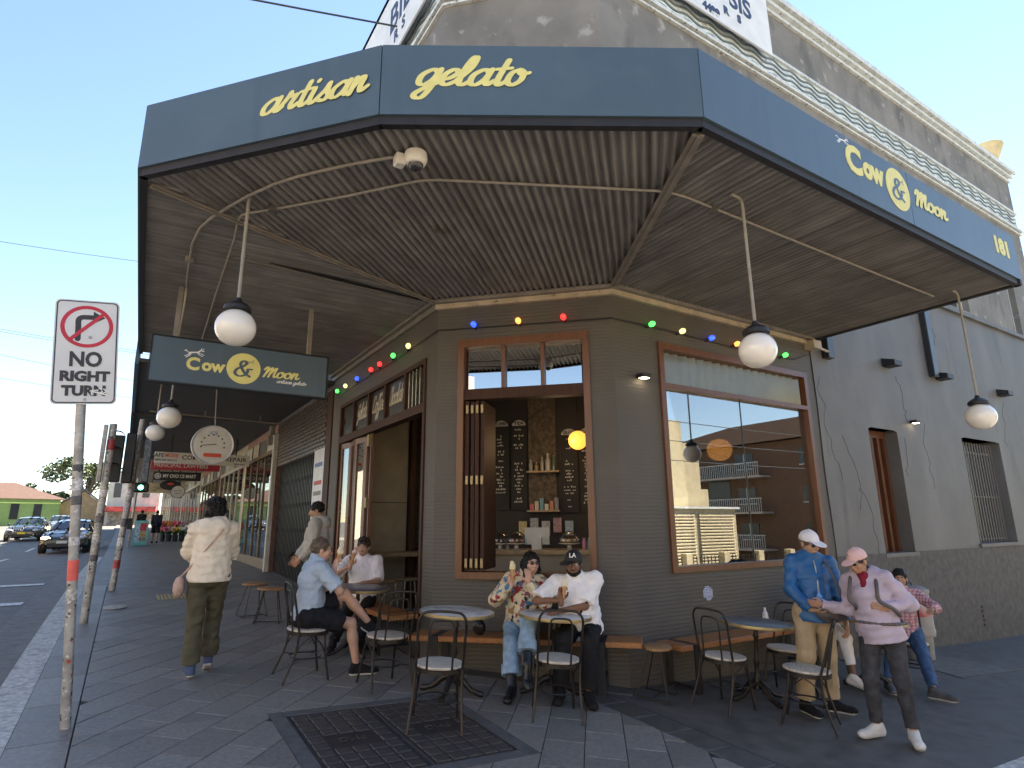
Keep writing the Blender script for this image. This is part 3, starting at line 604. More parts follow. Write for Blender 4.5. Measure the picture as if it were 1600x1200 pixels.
def logo(parent, O, xd, k, rad, tagl=None, on_fascia=False):
    """Cow & Moon: k = scale (m per unit), O = centre of the circle"""
    xd = Vector(xd).normalized(); zd = Vector((0, 0, 1)); n = xd.cross(zd); O = Vector(O)
    mb = MB(); disc(mb, O+n*.001, rad, n); mb.build('logo_disc', m_yel, parent)
    script_obj('lettering', '&', rad*.62, O-xd*rad*.55-zd*rad*.5+n*.004, xd, zd, m_navy, parent, w=.26, shear=.1, contrast=.6, width=rad*1.0)
    mb = MB()
    for s, w in COWI:
        brush(mb, s, w*.8, lambda x, y, z: O+xd*(x*rad*.28+rad*.15)+zd*(y*rad*.28+rad*.28)+n*(.0055+z))
    mb.build('cow_emblem', m_navy, parent)
    return xd, zd, n
xd, zd, nn = logo(f3, on(AP[2], d3, 2.80, 4.81), (d3.x, d3.y, 0), 1, .222)
text_obj('lettering', 'C', .37, on(AP[2], d3, 2.03, 4.853, .002), xd, zd, m_yel, f3, bold=.018)
text_obj('lettering', 'ow', .31, on(AP[2], d3, 2.355, 4.85, .002), xd, zd, m_yel, f3, bold=.017, width=.37)
script_obj('lettering', 'Moon', .105, on(AP[2], d3, 3.14, 4.755), xd, zd, m_yel, f3b, w=.36, width=.66, shear=.25)
text_obj('lettering', '181', .27, on(AP[2], d3, 5.2, 4.81, .002), xd, zd, m_yel, f3b, bold=.016, width=.37)
mb = MB()
for s, w in COWI: brush(mb, s, w*1.2, lambda x, y, z: Vector(on(AP[2], d3, 1.78+x*.13, 4.96+y*.075))+nn*(.002+z))
mb.build('cow_emblem', m_wht, f3)
# soffit sheets: real corrugations, clipped to each section
def soffit(poly, d, m_corr, z=4.47, per=.076, amp=.018, sheet=10):
    """corrugations run along d"""
    d = Vector(d).normalized(); c = Vector((-d.y, d.x)); P = [Vector(p) for p in poly]
    s0 = min(p.dot(c) for p in P); s1 = max(p.dot(c) for p in P); n = int((s1-s0)/(per/8)); rows = []
    for k in range(n+1):
        s = s0+(s1-s0)*k/n*.9999+.00001; hits = []
        for i in range(len(P)):
            a, b_ = P[i], P[(i+1) % len(P)]; da, db = a.dot(c)-s, b_.dot(c)-s
            if da*db < 0: q = a+(b_-a)*(da/(da-db)); hits.append(q.dot(d))
        if len(hits) >= 2:
            lo, hi = min(hits), max(hits); zz = z+amp*math.cos(2*PI*(s/per)); rows.append((s, lo, hi, zz))
    step = sheet*8
    for k0 in range(0, len(rows)-1, step):
        mb = MB(); R_ = rows[k0:k0+step+1]; up = (k0//step % 2)*.003
        vs = []
        for (s, lo, hi, zz) in R_: a = c*s+d*lo; b_ = c*s+d*hi; vs += [(a.x, a.y, zz+up), (b_.x, b_.y, zz+up)]
        mb._add(vs, [(2*i, 2*i+1, 2*i+3, 2*i+2) for i in range(len(R_)-1)])
        o = mb.build('soffit_sheet', m_corr, aw, smooth='all')
c1, c2 = [Vector(p) for p in corner(.11)]
ins = .07
soffit([(AL.x+ins, AL.y), (AP[0].x+ins, AP[0].y+.03), c1, (X0-.11, 11.1)], (1, 0), MC['x'])
soffit([(AP[0].x+.06, AP[0].y+.03), (AP[1].x+.03, AP[1].y+.06), (AP[2].x+.01, AP[2].y+.07), c2, c1], (1, 1), MC['d'])
soffit([(AP[2].x+.03, AP[2].y+.07), (AP[3].x-.05, AP[3].y+.07), (8.74, Y0-.11), c2], (0, 1), MC['y'])
mb = MB(); mb.prism([(p[0], p[1], 4.62) for p in ((AL.x+.05, 11.1), (AP[0].x+.05, AP[0].y+.05), (AP[1].x+.02, AP[1].y+.07), (AP[2].x, AP[2].y+.07), (AP[3].x-.05, AP[3].y+.07), (8.73, Y0-.001), (CX, Y0-.001), (X0-.001, CY), (X0-.001, 11.1))], (0, 0, .12)); mb.build('light_block_deck', m_edge, aw)  # unseen slab above the soffit, added to block light
def batten(A, B, w=.09, z=4.445, m=None):
    A = Vector((*A, z)); B = Vector((*B, z)); d = (B-A).normalized(); s = Vector((-d.y, d.x, 0))*w/2; mb = MB()
    mb.prism([A-s, B-s, B+s, A+s], (0, 0, -.022)); mb.prism([A-s*.2, B-s*.2, B+s*.2, A+s*.2], (0, 0, -.035)); mb.build('hip_batten', m or m_plankg, aw)
batten((AP[2].x+.05, AP[2].y+.1), c2[:]); batten((AP[0].x+.1, AP[0].y+.12), c1[:], .06)
mb = MB(); mb.prism([(1.0, 6.4, 4.449), (1.8, 6.43, 4.449), (2.85, 6.56, 4.449), (2.85, 6.58, 4.449), (1.8, 6.5, 4.449)], (0, 0, -.012)); mb.build('sheet_gap', m_blk, aw)
mb = MB(); mb.prism([(.3, 6.42, 4.45), (2.9, 6.6, 4.45), (2.9, 6.62, 4.45), (.3, 6.44, 4.45)], (0, 0, -.014)); mb.build('sheet_lap', m_plankg, aw)
# conduits along the soffit
m_cond = mat('conduit_grey', (.27, .25, .215), .5, .15, 9.); m_condd = mat('conduit_dark', (.1, .095, .09), .5, .15, 9.)
def conduit(name, pts, r, m, label, z=4.435):
    P = [(p[0], p[1], z if len(p) < 3 else p[2]) for p in pts]; mb = MB(); mb.tube(P, r, 8); return tag(mb.build(name, m, smooth=True), label, 'conduit')
conduit('conduit', [(1.46, 3.88), (1.4, 3.92), (1.2, 4.13), (1.01, 4.36), (.86, 4.55), (.72, 4.77), (.57, 5.07), (.45, 5.37), (.34, 5.68), (.28, 5.92), (.25, 6.3), (.26, 6.69), (.28, 7.3), (.3, 7.6), (.3, 7.66, 4.3), (.28, 7.67, 3.86)], .0125, m_cond, 'pale conduit curving under the soffit from dome camera to hanging sign')
conduit('conduit', [(.67, 9.72), (.62, 7.71), (.59, 5.98), (.565, 5.6), (.575, 5.45), (.63, 5.37), (.8, 5.19), (1.29, 4.63), (1.68, 4.14), (1.76, 4.06), (1.85, 4.0), (2.87, 3.49), (3.5, 3.18), (3.62, 3.14), (3.8, 3.12), (6.03, 3.12), (8.25, 3.11)], .0115, m_cond, 'grey conduit running round the whole soffit past the globe lamps')
mb = MB(); mb.tube(crom([(.8, 5.19, 4.45), (1.6, 6.2, 4.45), (2.9, 7.4, 4.45)], 4), .006, 5)
for nm, p in (('junction_box', (.8, 5.19)), ('junction_box', (4.14, 3.13)), ('junction_box', (.26, 6.72))):
    mb = MB(); mb.lathe([(.04, 0), (.045, -.045), (.0, -.05)], 12, None, (p[0], p[1], 4.455)); tag(mb.build(nm, m_condd if p[0] > .5 else m_cond), 'small round junction box on the soffit '+{.8: 'by the lamp near the kerb', 4.14: 'by the lamp outside the shop window', .26: 'beside the hanging sign conduit'}[p[0]], 'junction box')
# globe lamps on rods
m_opal = mat('opal_glass', (.82, .8, .74), .12, .04, 3., coat=.5, spec=.6)
N, L, b = nodes(m_opal); b.inputs['Subsurface Weight'].default_value = .3; b.inputs['Subsurface Radius'].default_value = (.05, .05, .04)
def globe(x, y, zc, r, ztop, label, hook=None, m=m_cond):
    t = thing('globe_lamp', (x, y, ztop), label, 'lamp', 'white globe lamps under the awnings'); mb = MB()
    mb.tube([(x, y, zc+r+.06), (x, y, ztop-.001)] if not hook else [(x, y, zc+r+.06), (x, y, ztop-.06), (x-.012*hook, y, ztop-.03), (x-.05*hook, y, ztop-.012), (x-.14*hook, y, ztop-.01)], .014, 8); mb.build('rod', m, t, smooth=True)
    mb = MB(); mb.lathe([(.02, .1), (.03, .07), (.07, .05), (.105, .02), (.108, -.012), (.09, -.016)], 24, None, (x, y, zc+r)); mb.build('cap', m_blk, t, smooth=True)
    mb = MB(); mb.ball((x, y, zc), r, r, r*.98, 32); mb.build('globe', m_opal, t, smooth='all')
globe(.585, 5.13, 3.272, .158, 4.455, 'white globe lamp on a rod in front of the hanging shop sign')
globe(4.235, 2.895, 3.065, .152, 4.455, 'white globe lamp on a rod outside the big shop window', 1)
globe(8.415, 2.91, 2.885, .158, 4.455, 'white globe lamp hanging at the end of the awning beyond the shop window', 1)
globe(.365, 9.65, 3.2, .158, 4.455, 'white globe lamp hanging just behind the hanging shop sign')
globe(.29, 12.7, 3.38, .158, 4.3, 'white globe lamp hanging over the kerb beyond the corner building')
# hanging shop sign at right angles to the street wall
hs = thing('hanging_sign', (1., 7.67, 3.3), 'blue hanging box sign with yellow disc under the awning', 'sign')
mb = MB(); mb.bbox(.03, 2.0, 7.625, 7.72, 3.29, 3.82, .008); bx = mb.build('box', m_navy, hs)
mb = MB(); mb.box(.02, .029, 7.615, 7.73, 3.28, 3.83); mb.box(2.001, 2.012, 7.615, 7.73, 3.28, 3.83); mb.box(.03, 2.0, 7.615, 7.73, 3.278, 3.289); mb.box(.03, 2.0, 7.615, 7.73, 3.821, 3.832); mb.build('frame', m_edge, hs)
for x in (.25, 1.76): mb = MB(); mb.box(x-.025, x+.025, 7.65, 7.7, 3.833, 4.455); mb.build('post', m_plankg, hs)
logo(bx, (1.004, 7.624, 3.545), (1, 0, 0), 1, .19)
text_obj('lettering', 'C', .2, (.46, 7.622, 3.525), (1, 0, 0), (0, 0, 1), m_yel, bx, bold=.008); text_obj('lettering', 'ow', .19, (.672, 7.622, 3.528), (1, 0, 0), (0, 0, 1), m_yel, bx, bold=.008, width=.25)
script_obj('lettering', 'Moon', .075, (1.225, 7.624, 3.475), (1, 0, .02), (0, 0, 1), m_yel, bx, w=.28, width=.42, shear=.3)
script_obj('lettering', 'artisan gelato', .026, (1.39, 7.624, 3.415), (1, 0, 0), (0, 0, 1), m_wht, bx, w=.3, width=.35, shear=.3)
mb = MB()
for s, w in COWI: brush(mb, s, w, lambda x, y, z: Vector((.36+x*.13, 7.623-z, 3.6+y*.1)))
mb.build('cow_emblem', m_wht, bx)
# dome camera
dc = thing('dome_camera', (1.56, 3.8, 4.45), 'white dome security camera with mounting box under the awning soffit', 'security camera')
mb = MB(); mb.lathe([(.085, .0), (.088, -.05), (.075, -.085), (.062, -.095)], 24, None, (1.56, 3.8, 4.455)); mb.build('housing', m_plank if 0 else mat('camera_white', (.7, .68, .62), .4, .05), dc, smooth=True)
mb = MB(); mb.ball((1.56, 3.8, 4.37), .06, n=20); mb.build('dome', mat('dome_black', (.03, .03, .035), .08, 0, spec=.8), dc, smooth='all')
mb = MB(); mb.bbox(1.42, 1.5, 3.83, 3.92, 4.36, 4.455, .01); mb.build('mounting_box', MATS['camera_white'], dc)
# festoon lights: one cord, coloured bulbs in dark sockets
fs = thing('festoon_lights', (3., 6.6, 4.05), 'string of small coloured festoon bulbs along the top of the dark walls', 'string lights')
ce = ch(0, .03, 0), ch(CW, .03, 0)
cord = [(3.05, 10.9, 4.0), (3.05, 10.3, 4.0), (3.05, 9.13, 4.03), (3.05, 8.14, 4.02), (3.05, 7.1, 4.05), (ce[0].x, ce[0].y, 4.08), (*ch(.7, .03, 0)[:2], 4.07), (*ch(1.5, .03, 0)[:2], 4.065), (ce[1].x, ce[1].y, 4.06), (5.04, 5.01, 4.06), (5.71, 5.01, 4.055), (6.98, 5.01, 4.03), (8.2, 5.01, 4.06), (8.6, 5.01, 4.2)]
mb = MB(); mb.tube(cord, .007, 6); mb.build('cord', m_blk, fs)
BC = {'r': (1, .03, .03), 'g': (.05, .9, .12), 'b': (.02, .08, 1), 'y': (1, .8, .3), 'o': (1, .32, .08)}
def bulb(p, out, c):
    p = Vector(p); out = Vector(out).normalized(); mb = MB(); q = out.to_track_quat('Z', 'Y').to_matrix().to_4x4()
    mb.lathe([(.0, -.05), (.02, -.045), (.022, .0), (.0, .002)], 12, q, p); sk = mb.build('socket', m_blk, fs)
    mb = MB(); mb.lathe([(.015, .0), (.03, .02), (.036, .045), (.03, .07), (.014, .085), (.001, .088)], 16, q, p); mb.build('bulb', mat('bulb_'+c, BC[c], .25, 0, emit=.55 if c != 'y' else .4, coat=.4), sk, smooth='all')
for y, c in ((7.31, 'y'), (7.87, 'g'), (8.42, 'r'), (8.81, 'r'), (9.5, 'b'), (10.13, 'y'), (10.62, 'g')): bulb((3.02, y+.1, 4.06), (-.4, -1, .5), c)
for px, c in (((3.428, 6.236), 'b'), ((3.828, 5.836), 'o'), ((4.22, 5.444), 'r')): bulb((px[0]-.02, px[1]-.02, 4.09), (-.8, -.6, .45), c)
for x, c in ((5.22, 'g'), (5.76, 'y'), (6.32, 'b'), (6.84, 'o'), (7.93, 'g')): bulb((x-.04, 5.0, 4.06), (.8, -.8, .5), c)
# ------------------------------------------------------------------ the row of shops along the main street
m_gbrick = mat('glazed_brown_brick', (.075, .055, .045), .3, .35, 14., .1, 60., spec=.5)
m_mort = mat('dark_mortar', (.13, .11, .095), .9, .2, 20.)
m_steel = mat('galvanised', (.34, .34, .33), .45, .3, 14., .15, 60., metal=.5)
m_al = mat('aluminium', (.5, .5, .48), .35, .1, 10., metal=.6)
m_soff = mat('dark_soffit', (.06, .057, .054), .7, .2, 3.)
def sheet(mb, x, y0, y1, z0, z1): return mb.box(x, x+.02, y0, y1, z0, z1)
ng = thing('grille_shop', (X0, 13.5, gz(X0, 13.5)), 'shop with glazed brown brick above a closed black folding security grille', 'building')
mb = MB(); mb.box(X0+.03, X0+.3, 11.11, 16.0, 3.13, 4.75); mb.box(X0+.03, X0+.3, 11.11, 11.5, .2, 3.13); mb.box(X0+.03, 12., 11.11, 16., 4.75, 11.); mb.build('wall', m_mort, ng)  # wall above the awning made tall, out of view, to shade the road
mesh_b = None; k = 0
bw, bh = .232, .085; rows = 13
for r in range(rows):
    y = 11.5+(.116 if r % 2 else 0)
    while y < 15.9:
        w = min(bw-.012, 15.95-y); mb = MB()
        if mesh_b is None or w < bw-.013: mb.bbox(X0, X0+.028, y, y+w, 3.14+r*bh, 3.14+r*bh+bh-.012, .006); o = mb.build('brick', m_gbrick, ng)
        else:
            o = link('brick', mesh_b[0], ng); o.location = Vector((0, y-mesh_b[1], r*bh-mesh_b[2]*bh))
        if mesh_b is None: mesh_b = (o.data, y, r)
        y += bw
for k in range(26):
    y = 12.46+k*.134; mb = MB(); mb.box(X0+.08, X0+.1, y-.012, y+.012, gz(X0, y)+.02, 3.12); mb.build('grille_bar', mat('grille_black', (.02, .02, .022), .4, .2, 20., metal=.3), ng)
mb = MB()
for k in range(25):
    y = 12.46+k*.134
    for z in (.95, 1.5, 2.05, 2.6):
        mb.tube([(X0+.095, y, z), (X0+.095, y+.067, z+.13), (X0+.095, y+.134, z)], .006, 4)
mb.build('grille_lattice', MATS['grille_black'], ng, kind='stuff')
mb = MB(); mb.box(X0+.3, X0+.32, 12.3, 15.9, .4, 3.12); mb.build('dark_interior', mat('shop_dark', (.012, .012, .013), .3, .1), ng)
mb = MB(); mb.box(X0-.005, X0+.02, 11.53, 12.25, .9, 3.15); p_ = mb.build('poster_panel', mat('poster_white', (.55, .57, .6), .4, .12, 3.), ng)
for j, (z, c) in enumerate(((2.85, (.1, .2, .4)), (2.5, (.45, .08, .08)), (2.3, (.2, .2, .22)), (2.1, (.2, .2, .22)), (1.5, (.5, .06, .05)))):
    mb = MB(); mb.box(X0-.008, X0-.0055, 11.62, 12.16, z-.04, z+.04+.05*(j == 4)); mb.build('print_block', mat('print_%d' % j, c, .6, .4, 30.), p_)
mb = MB(); mb.box(X0-.02, X0+.06, 11.12, 11.3, .3, 4.2); mb.box(X0-.01, X0+.05, 11.3, 11.5, .3, 4.2); mb.build('dark_pilaster', m_woodd, ng)
a2 = thing('plain_awning', (1.5, 13.5, 4.24), 'plain dark awning over the grille shop and the glazed shopfront', 'awning')
mb = MB(); mb.box(-.1, X0-.001, 11.12, 16.2, 4.31, 4.37); mb.build('soffit', m_soff, a2); mb = MB(); mb.box(-.16, -.101, 11.12, 16.2, 4.27, 4.8); mb.build('fascia', m_navy, a2)
mb = MB(); mb.box(-.1, X0-.001, 16.21, 21., 4.26, 4.32); mb.build('soffit', m_soff, a2); mb = MB(); mb.box(-.16, -.101, 16.21, 21., 4.2, 4.8); mb.build('fascia', m_edge, a2)
mb = MB(); mb.tube([(.2, 15.2, 4.18), (3.0, 15.6, 4.18)], .02, 6); mb.build('tie_rod', m_cond, a2)
for x in (1.3, 2.5): mb = MB(); mb.tube([(x, 15.35, 4.18), (x, 15.35, 4.31)], .015, 6); mb.build('hanger', m_cond, a2)
gp = thing('white_post', (X0-.05, 16.02, gz(X0, 16)), 'pale post with meter boxes between the grille and the glazed shopfront', 'post')
mb = MB(); mb.box(X0-.1, X0, 15.95, 16.1, gz(X0, 16), 4.0); mb.build('shaft', mat('post_pale', (.45, .44, .4), .5, .15, 8.), gp)
for z, d in ((3.95, 0), (3.72, .22)): mb = MB(); mb.bbox(X0-.22, X0-.101, 15.92+d, 16.1+d, z, z+.22, .01); mb.build('meter_box', m_plankg, gp)
# ---- generic shop of the row
def shop(name, label, y0, y1, h, mw, mf, bays, head=2.9, hz=4.2, posters=True, aw_m=None, aw_label=None):  # unseen upper walls built tall to keep the road in shade
    g = gz(X0, (y0+y1)/2); t = thing(name, (X0, (y0+y1)/2, g), label, 'building')
    mb = MB(); mb.box(X0+.02, X0+8, y0+.005, y1-.005, g+head+.5, g+h); mb.box(X0+.9, X0+8, y0+.005, y1-.005, g-.5, g+head+.5); mb.box(X0+.02, X0+.9, y0+.005, y0+.3, g-.5, g+head+.5); mb.build('wall', mw, t)
    mb = MB(); mb.box(X0, X0+.15, y0+.3, y1, g-.3, g+.22); mb.build('stall_riser', mf, t)
    w = (y1-y0-.3)/bays
    for k in range(bays):
        a = y0+.3+k*w; mb = MB(); mb.box(X0, X0+.07, a, a+.06, g+.22, g+head+.5); mb.build('mullion', mf, t)
        mb = MB(); mb.box(X0+.03, X0+.036, a+.06, a+w, g+.22, g+head); pn = mb.build('pane', glass('shop_glass', .16, (.8, .84, .82)), t)
        if posters:
            for j in range(3):
                z = g+.5+j*.62; mb = MB(); mb.box(X0+.04, X0+.044, a+.14, a+w-.1, z, z+.42); mb.build('notice', mat('notice_%d' % (j+k % 2), ((.5, .52, .52), (.35, .42, .45), (.55, .5, .42), (.3, .33, .36))[j+k % 2], .5, .35, 9.), pn)
        mb = MB(); mb.box(X0+.025, X0+.05, a+.06, a+w, g+head+.1, g+head+.5); mb.build('header_panel', mat('header_%d' % (k % 3), ((.5, .5, .46), (.08, .08, .09), (.42, .4, .33))[k % 3], .5, .3, 5.), t)
    mb = MB(); mb.box(X0-.01, X0+.07, y0+.3, y1, g+head, g+head+.1); mb.build('transom_rail', mf, t)
    if aw_m:
        a3 = thing('shop_awning', (1.5, (y0+y1)/2, g+3.6), aw_label, 'awning'); z = hz
        mb = MB(); mb.box(.0, X0-.002, y0+.02, y1-.02, z, z+.06); mb.build('soffit', aw_m, a3); mb = MB(); mb.box(-.06, -.001, y0+.02, y1-.02, z-.05, z+.5); mb.build('fascia', aw_m, a3)
    return t
m_palef = mat('pale_frame', (.5, .47, .4), .5, .15, 6.); m_brown = mat('brown_frame', (.16, .11, .06), .5, .2, 6.); m_crmw = mat('cream_render', (.5, .43, .3), .7, .15, 2.); m_pinkw = mat('pink_brick', (.33, .2, .15), .8, .25, 8.)
shop('glazed_shop', 'glazed shopfront with notices behind the glass next to the pale post', 16.2, 20.8, 11., m_pinkw, m_brown, 4)
shop('pale_shop', 'shopfront with pale frames just past the computer repair sign', 20.8, 26.8, 11., m_crmw, m_palef, 5, hz=4.25, aw_m=m_soff, aw_label='dark awning hung with red and black signs')
shop('timber_shop', 'brown framed shopfront between the pale shopfront and the flower stall', 26.8, 34.5, 11., m_pinkw, m_brown, 6, hz=4.35, aw_m=mat('cream_soffit', (.42, .36, .26), .7, .1, 2.), aw_label='cream awning beyond the dark awning with hung signs')
shop('flower_shop', 'cream shopfront behind the flower stall', 34.5, 46, 11., m_crmw, m_palef, 6, hz=4.5, aw_m=mat('cream_soffit2', (.5, .44, .33), .7, .1, 2.), aw_label='long cream awning over the flower stall')
shop('far_shop', 'long pale terrace of shops at the far end of the footpath', 46, 75, 11., mat('far_sunlit_cream', (.55, .5, .4), .7, .15, 1.5), m_palef, 10, posters=False, hz=5.2, aw_m=mat('far_soffit', (.4, .36, .3), .7, .1), aw_label='far awning at the end of the row of shops')  # cream wall colour stands in for sunlight on the far shops
# ---- hanging signs under the awnings
def board(name, label, x0, x1, y, z0, z1, m, lines, posts=(), ztop=4.25, th=.09):
    t = thing(name, ((x0+x1)/2, y, z0), label, 'sign'); mb = MB(); mb.bbox(x0, x1, y, y+th, z0, z1, .01); bd = mb.build('board', m, t)
    for (tx, x, z, sz, mm, w) in lines: text_obj('lettering', tx, sz, (x, y-.002, z), (1, 0, 0), (0, 0, 1), mm, bd, bold=.004*sz/.2, width=w)
    for x in posts: mb = MB(); mb.box(x-.02, x+.02, y+.03, y+.07, z1, ztop); mb.build('hanger', m_blk, t)
    return t
m_ink = mat('sign_ink', (.03, .03, .035), .5, .1); m_red = mat('sign_red', (.42, .03, .05), .5, .1, 5.); m_whs = mat('sign_pale', (.55, .54, .48), .5, .08, 4.); m_redt = mat('red_text', (.6, .08, .04), .5, .05)
board('hanging_sign', 'pale computer repair sign hanging behind the round dial', .5, 2.98, 19.5, 3.44, 3.76, m_whs, [('SAFE', .58, 3.66, .15, m_ink, .3), ('MODE', .92, 3.66, .15, m_redt, .33), ('COMPUTER SERVICE', .75, 3.53, .07, m_ink, .62), ('COMPUTER', 1.65, 3.62, .17, m_ink, .95), ('REPAIR', 2.6, 3.62, .17, m_ink, .58), ('9565 4166', 2.7, 3.49, .07, m_ink, None)], (.9, 2.6), 4.25)
board('hanging_sign', 'red lawyers sign hanging under the computer repair sign', .55, 2.75, 24.5, 3.66, 3.96, m_red, [('PRINCIPAL LAWYERS', 1.5, 3.81, .17, m_whs, 1.7)], (.9, 2.4), 4.25)
mc_ = board('hanging_sign', 'black mart sign with white lettering under the awnings', .8, 2.6, 29.5, 3.62, 3.98, mat('sign_black', (.015, .015, .017), .4, .1), [('MY CHOICE MART', 1.78, 3.8, .2, m_wht, 1.25)], (1., 2.4), 4.35)
mb = MB()
for r_, m_ in ((.12, m_wht), (.095, MATS['sign_black']), (.06, m_wht), (.03, MATS['sign_black'])):
    mb = MB(); disc(mb, (.97, 29.497-.001*(.13-r_)*100, 3.8), r_, (0, -1, 0), .002, 24); mb.build('ring_mark', m_, mc_)
ov = thing('oval_sign', (1.55, 31, 3.35), 'dark oval sign hanging below the black mart sign', 'sign')
mb = MB(); mb.lathe([(.42, 0), (.42, .06)], 32, Matrix.Translation((1.55, 31, 3.5)) @ Matrix.Rotation(PI/2, 4, 'X') @ Matrix.Diagonal((1, .52, 1, 1))); bd = mb.build('board', MATS['sign_black'], ov)
mb = MB(); mb.lathe([(.13, 0), (.13, .004)], 20, Matrix.Translation((1.55, 30.938, 3.56)) @ Matrix.Rotation(PI/2, 4, 'X') @ Matrix.Diagonal((1, .4, 1, 1))); mb.build('emblem', m_redt, bd)
mb = MB(); mb.box(1.53, 1.57, 30.96, 30.99, 3.72, 4.35); mb.build('hanger', m_blk, ov)
rs = thing('round_sign', (1.7, 28.5, 3.1), 'small cream round sign hanging beside the dark oval sign', 'sign')
mb = MB(); disc(mb, (1.72, 28.55, 3.1), .24, (0, -1, 0), .05, 32); bd = mb.build('board', m_whs, rs); mb = MB(); disc(mb, (1.72, 28.552, 3.1), .265, (0, -1, 0), .04, 32); mb.build('rim', m_ink, rs)
text_obj('lettering', 'Cheeky', .1, (1.72, 28.495, 3.15), (1, 0, .1), (0, 0, 1), m_ink, bd); text_obj('lettering', 'Heart', .1, (1.72, 28.495, 3.04), (1, 0, .1), (0, 0, 1), m_ink, bd)
mb = MB(); mb.box(1.7, 1.74, 28.51, 28.54, 3.34, 4.35); mb.build('hanger', m_blk, rs)
board('hanging_sign', 'beige sign with looping script under the far cream awning', .75, 2.6, 37., 3.45, 3.95, mat('sign_beige', (.45, .38, .26), .6, .15, 4.), [], (1., 2.3), 4.5)
script_obj('lettering', 'Getelle', .16, (1.1, 36.99, 3.62), (1, 0, 0), (0, 0, 1), m_ink, [o for o in COL.objects if o.name.startswith('board')][-1], w=.12, width=1.1)
# round dial sign
dl = thing('dial_sign', (1.24, 12.5, 2.9), 'round white dial sign with a needle hanging under the plain awning', 'sign')
mb = MB(); mb.lathe([(.0, 0), (.33, .0), (.335, -.005), (.36, -.02), (.37, .02), (.36, .1), (.0, .1)], 40, Matrix.Rotation(PI/2, 4, 'X') @ Matrix.Scale(-1, 4, (0, 0, 1)), (1.24, 12.5, 3.192)); mb.build('case', mat('dial_white', (.6, .59, .55), .4, .1, 5.), dl, smooth=True)
mb = MB(); mb.lathe([(.31, 0), (.31, .004)], 40, Matrix.Rotation(PI/2, 4, 'X'), (1.24, 12.496, 3.192)); fc = mb.build('face', mat('dial_face', (.62, .6, .52), .5, .1, 5.), dl)
for k in range(9):
    a = PI*(1.05-k*1.1/8); mb = MB(); disc(mb, (1.24+.2*math.cos(a), 12.49, 3.18+.2*math.sin(a)), .016, (0, -1, 0), .003, 10); mb.build('tick', m_ink, fc)
mb = MB(); mb.prism([(1.04, 12.488, 3.165), (1.3, 12.488, 3.2), (1.3, 12.488, 3.215), (1.04, 12.488, 3.175)], (0, -.004, 0)); mb.build('needle', m_ink, fc)
mb = MB(); mb.box(1.1, 1.4, 12.482, 12.487, 2.96, 3.03); mb.build('print_block', m_redt, fc)
text_obj('lettering', 'ICE', .09, (1.24, 12.488, 3.41), (1, 0, 0), (0, 0, 1), mat('dial_blue', (.05, .12, .35), .5, .1), fc)
mb = MB(); mb.tube([(1.24, 12.45, 3.56), (1.2, 12.45, 4.31)], .012, 6); mb.build('hanger', m_cond, dl)
# ------------------------------------------------------------------ poles, traffic signals
m_pole = mat('stickered_pole', (.33, .33, .32), .5, .3, 9., .2, 40., metal=.35); overlay(m_pole, (.55, .55, .55), 24., .6, .63); overlay(m_pole, (.05, .05, .06), 20., .62, .65); overlay(m_pole, (.35, .06, .05), 13., .7, .72)
def tilt(p, q, z): t = (z-p[2])/(q[2]-p[2]); return tuple(p[i]+(q[i]-p[i])*t for i in range(3))
nr = thing('no_right_turn_sign', (-.19, 5.78, gz(-.19, 5.78)), 'white no right turn sign on a stickered galvanised pole at the kerb', 'road sign')
p0, p1 = (-.187, 5.78, gz(-.19, 5.78)-.02), (-.47, 5.78, 3.42)
mb = MB(); mb.tube([p0, p1], .034, 16); po = mb.build('pole', m_pole, nr, smooth=True)
def band_(z0, z1, m, par, pa=p0, pb=p1, r=.0355):
    mb = MB(); mb.tube([tilt(pa, pb, z0), tilt(pa, pb, z1)], r, 16); return mb.build('sticker', m, par, smooth=True)
band_(1.3, 1.45, mat('sticker_red', (.75, .12, .1), .5, .1, 12.), po)
for z0, z1, c in ((1.86, 1.93, (.1, .1, .11)), (1.97, 2.06, (.55, .55, .55)), (1.56, 1.62, (.5, .5, .52)), (1.16, 1.24, (.42, .42, .4)), (2.12, 2.17, (.06, .06, .07))): band_(z0, z1, mat('stk_%.2f' % z0, c, .5, .5, 40.), po)
q = Matrix.Translation((-.42, 5.735, 3.07)) @ Matrix.Rotation(math.radians(-3), 4, 'Z') @ Matrix.Rotation(math.radians(-5), 4, 'Y') @ Matrix.Scale(.785, 4)
def rr(w, h, r, y, n=6):
    P = []
    for (cx_, cz, a0) in ((w/2-r, h/2-r, 0), (-w/2+r, h/2-r, 1), (-w/2+r, -h/2+r, 2), (w/2-r, -h/2+r, 3)):
        P += [q @ Vector((cx_+r*math.cos((a0+k/n)*PI/2), y, cz+r*math.sin((a0+k/n)*PI/2))) for k in range(n+1)]
    return P
dn = q.to_3x3() @ Vector((0, -1, 0))
mb = MB(); mb.prism(rr(.55, 1.1, .05, 0), dn*.004); mb.build('plate', mat('sign_plate', (.62, .64, .66), .35, .06, 4.), nr)
for w, h, r, m_, dd in ((.525, 1.075, .045, m_ink, .005), (.5, 1.05, .035, MATS['sign_plate'], .0062)): mb = MB(); mb.prism(rr(w, h, r, -dd), dn*.001); mb.build('border', m_, nr)
def qp(x, z, d): return q @ Vector((x, -d, z))
z_ring = .265
mb = MB(); n = 48; mb._add([qp((.225+s*.0)*math.cos(2*PI*k/n), z_ring+.225*math.sin(2*PI*k/n), .0085) for k in range(n) for s in (0,)]+[qp(.188*math.cos(2*PI*k/n), z_ring+.188*math.sin(2*PI*k/n), .0085) for k in range(n)], [(k, (k+1) % n, n+(k+1) % n, n+k) for k in range(n)])
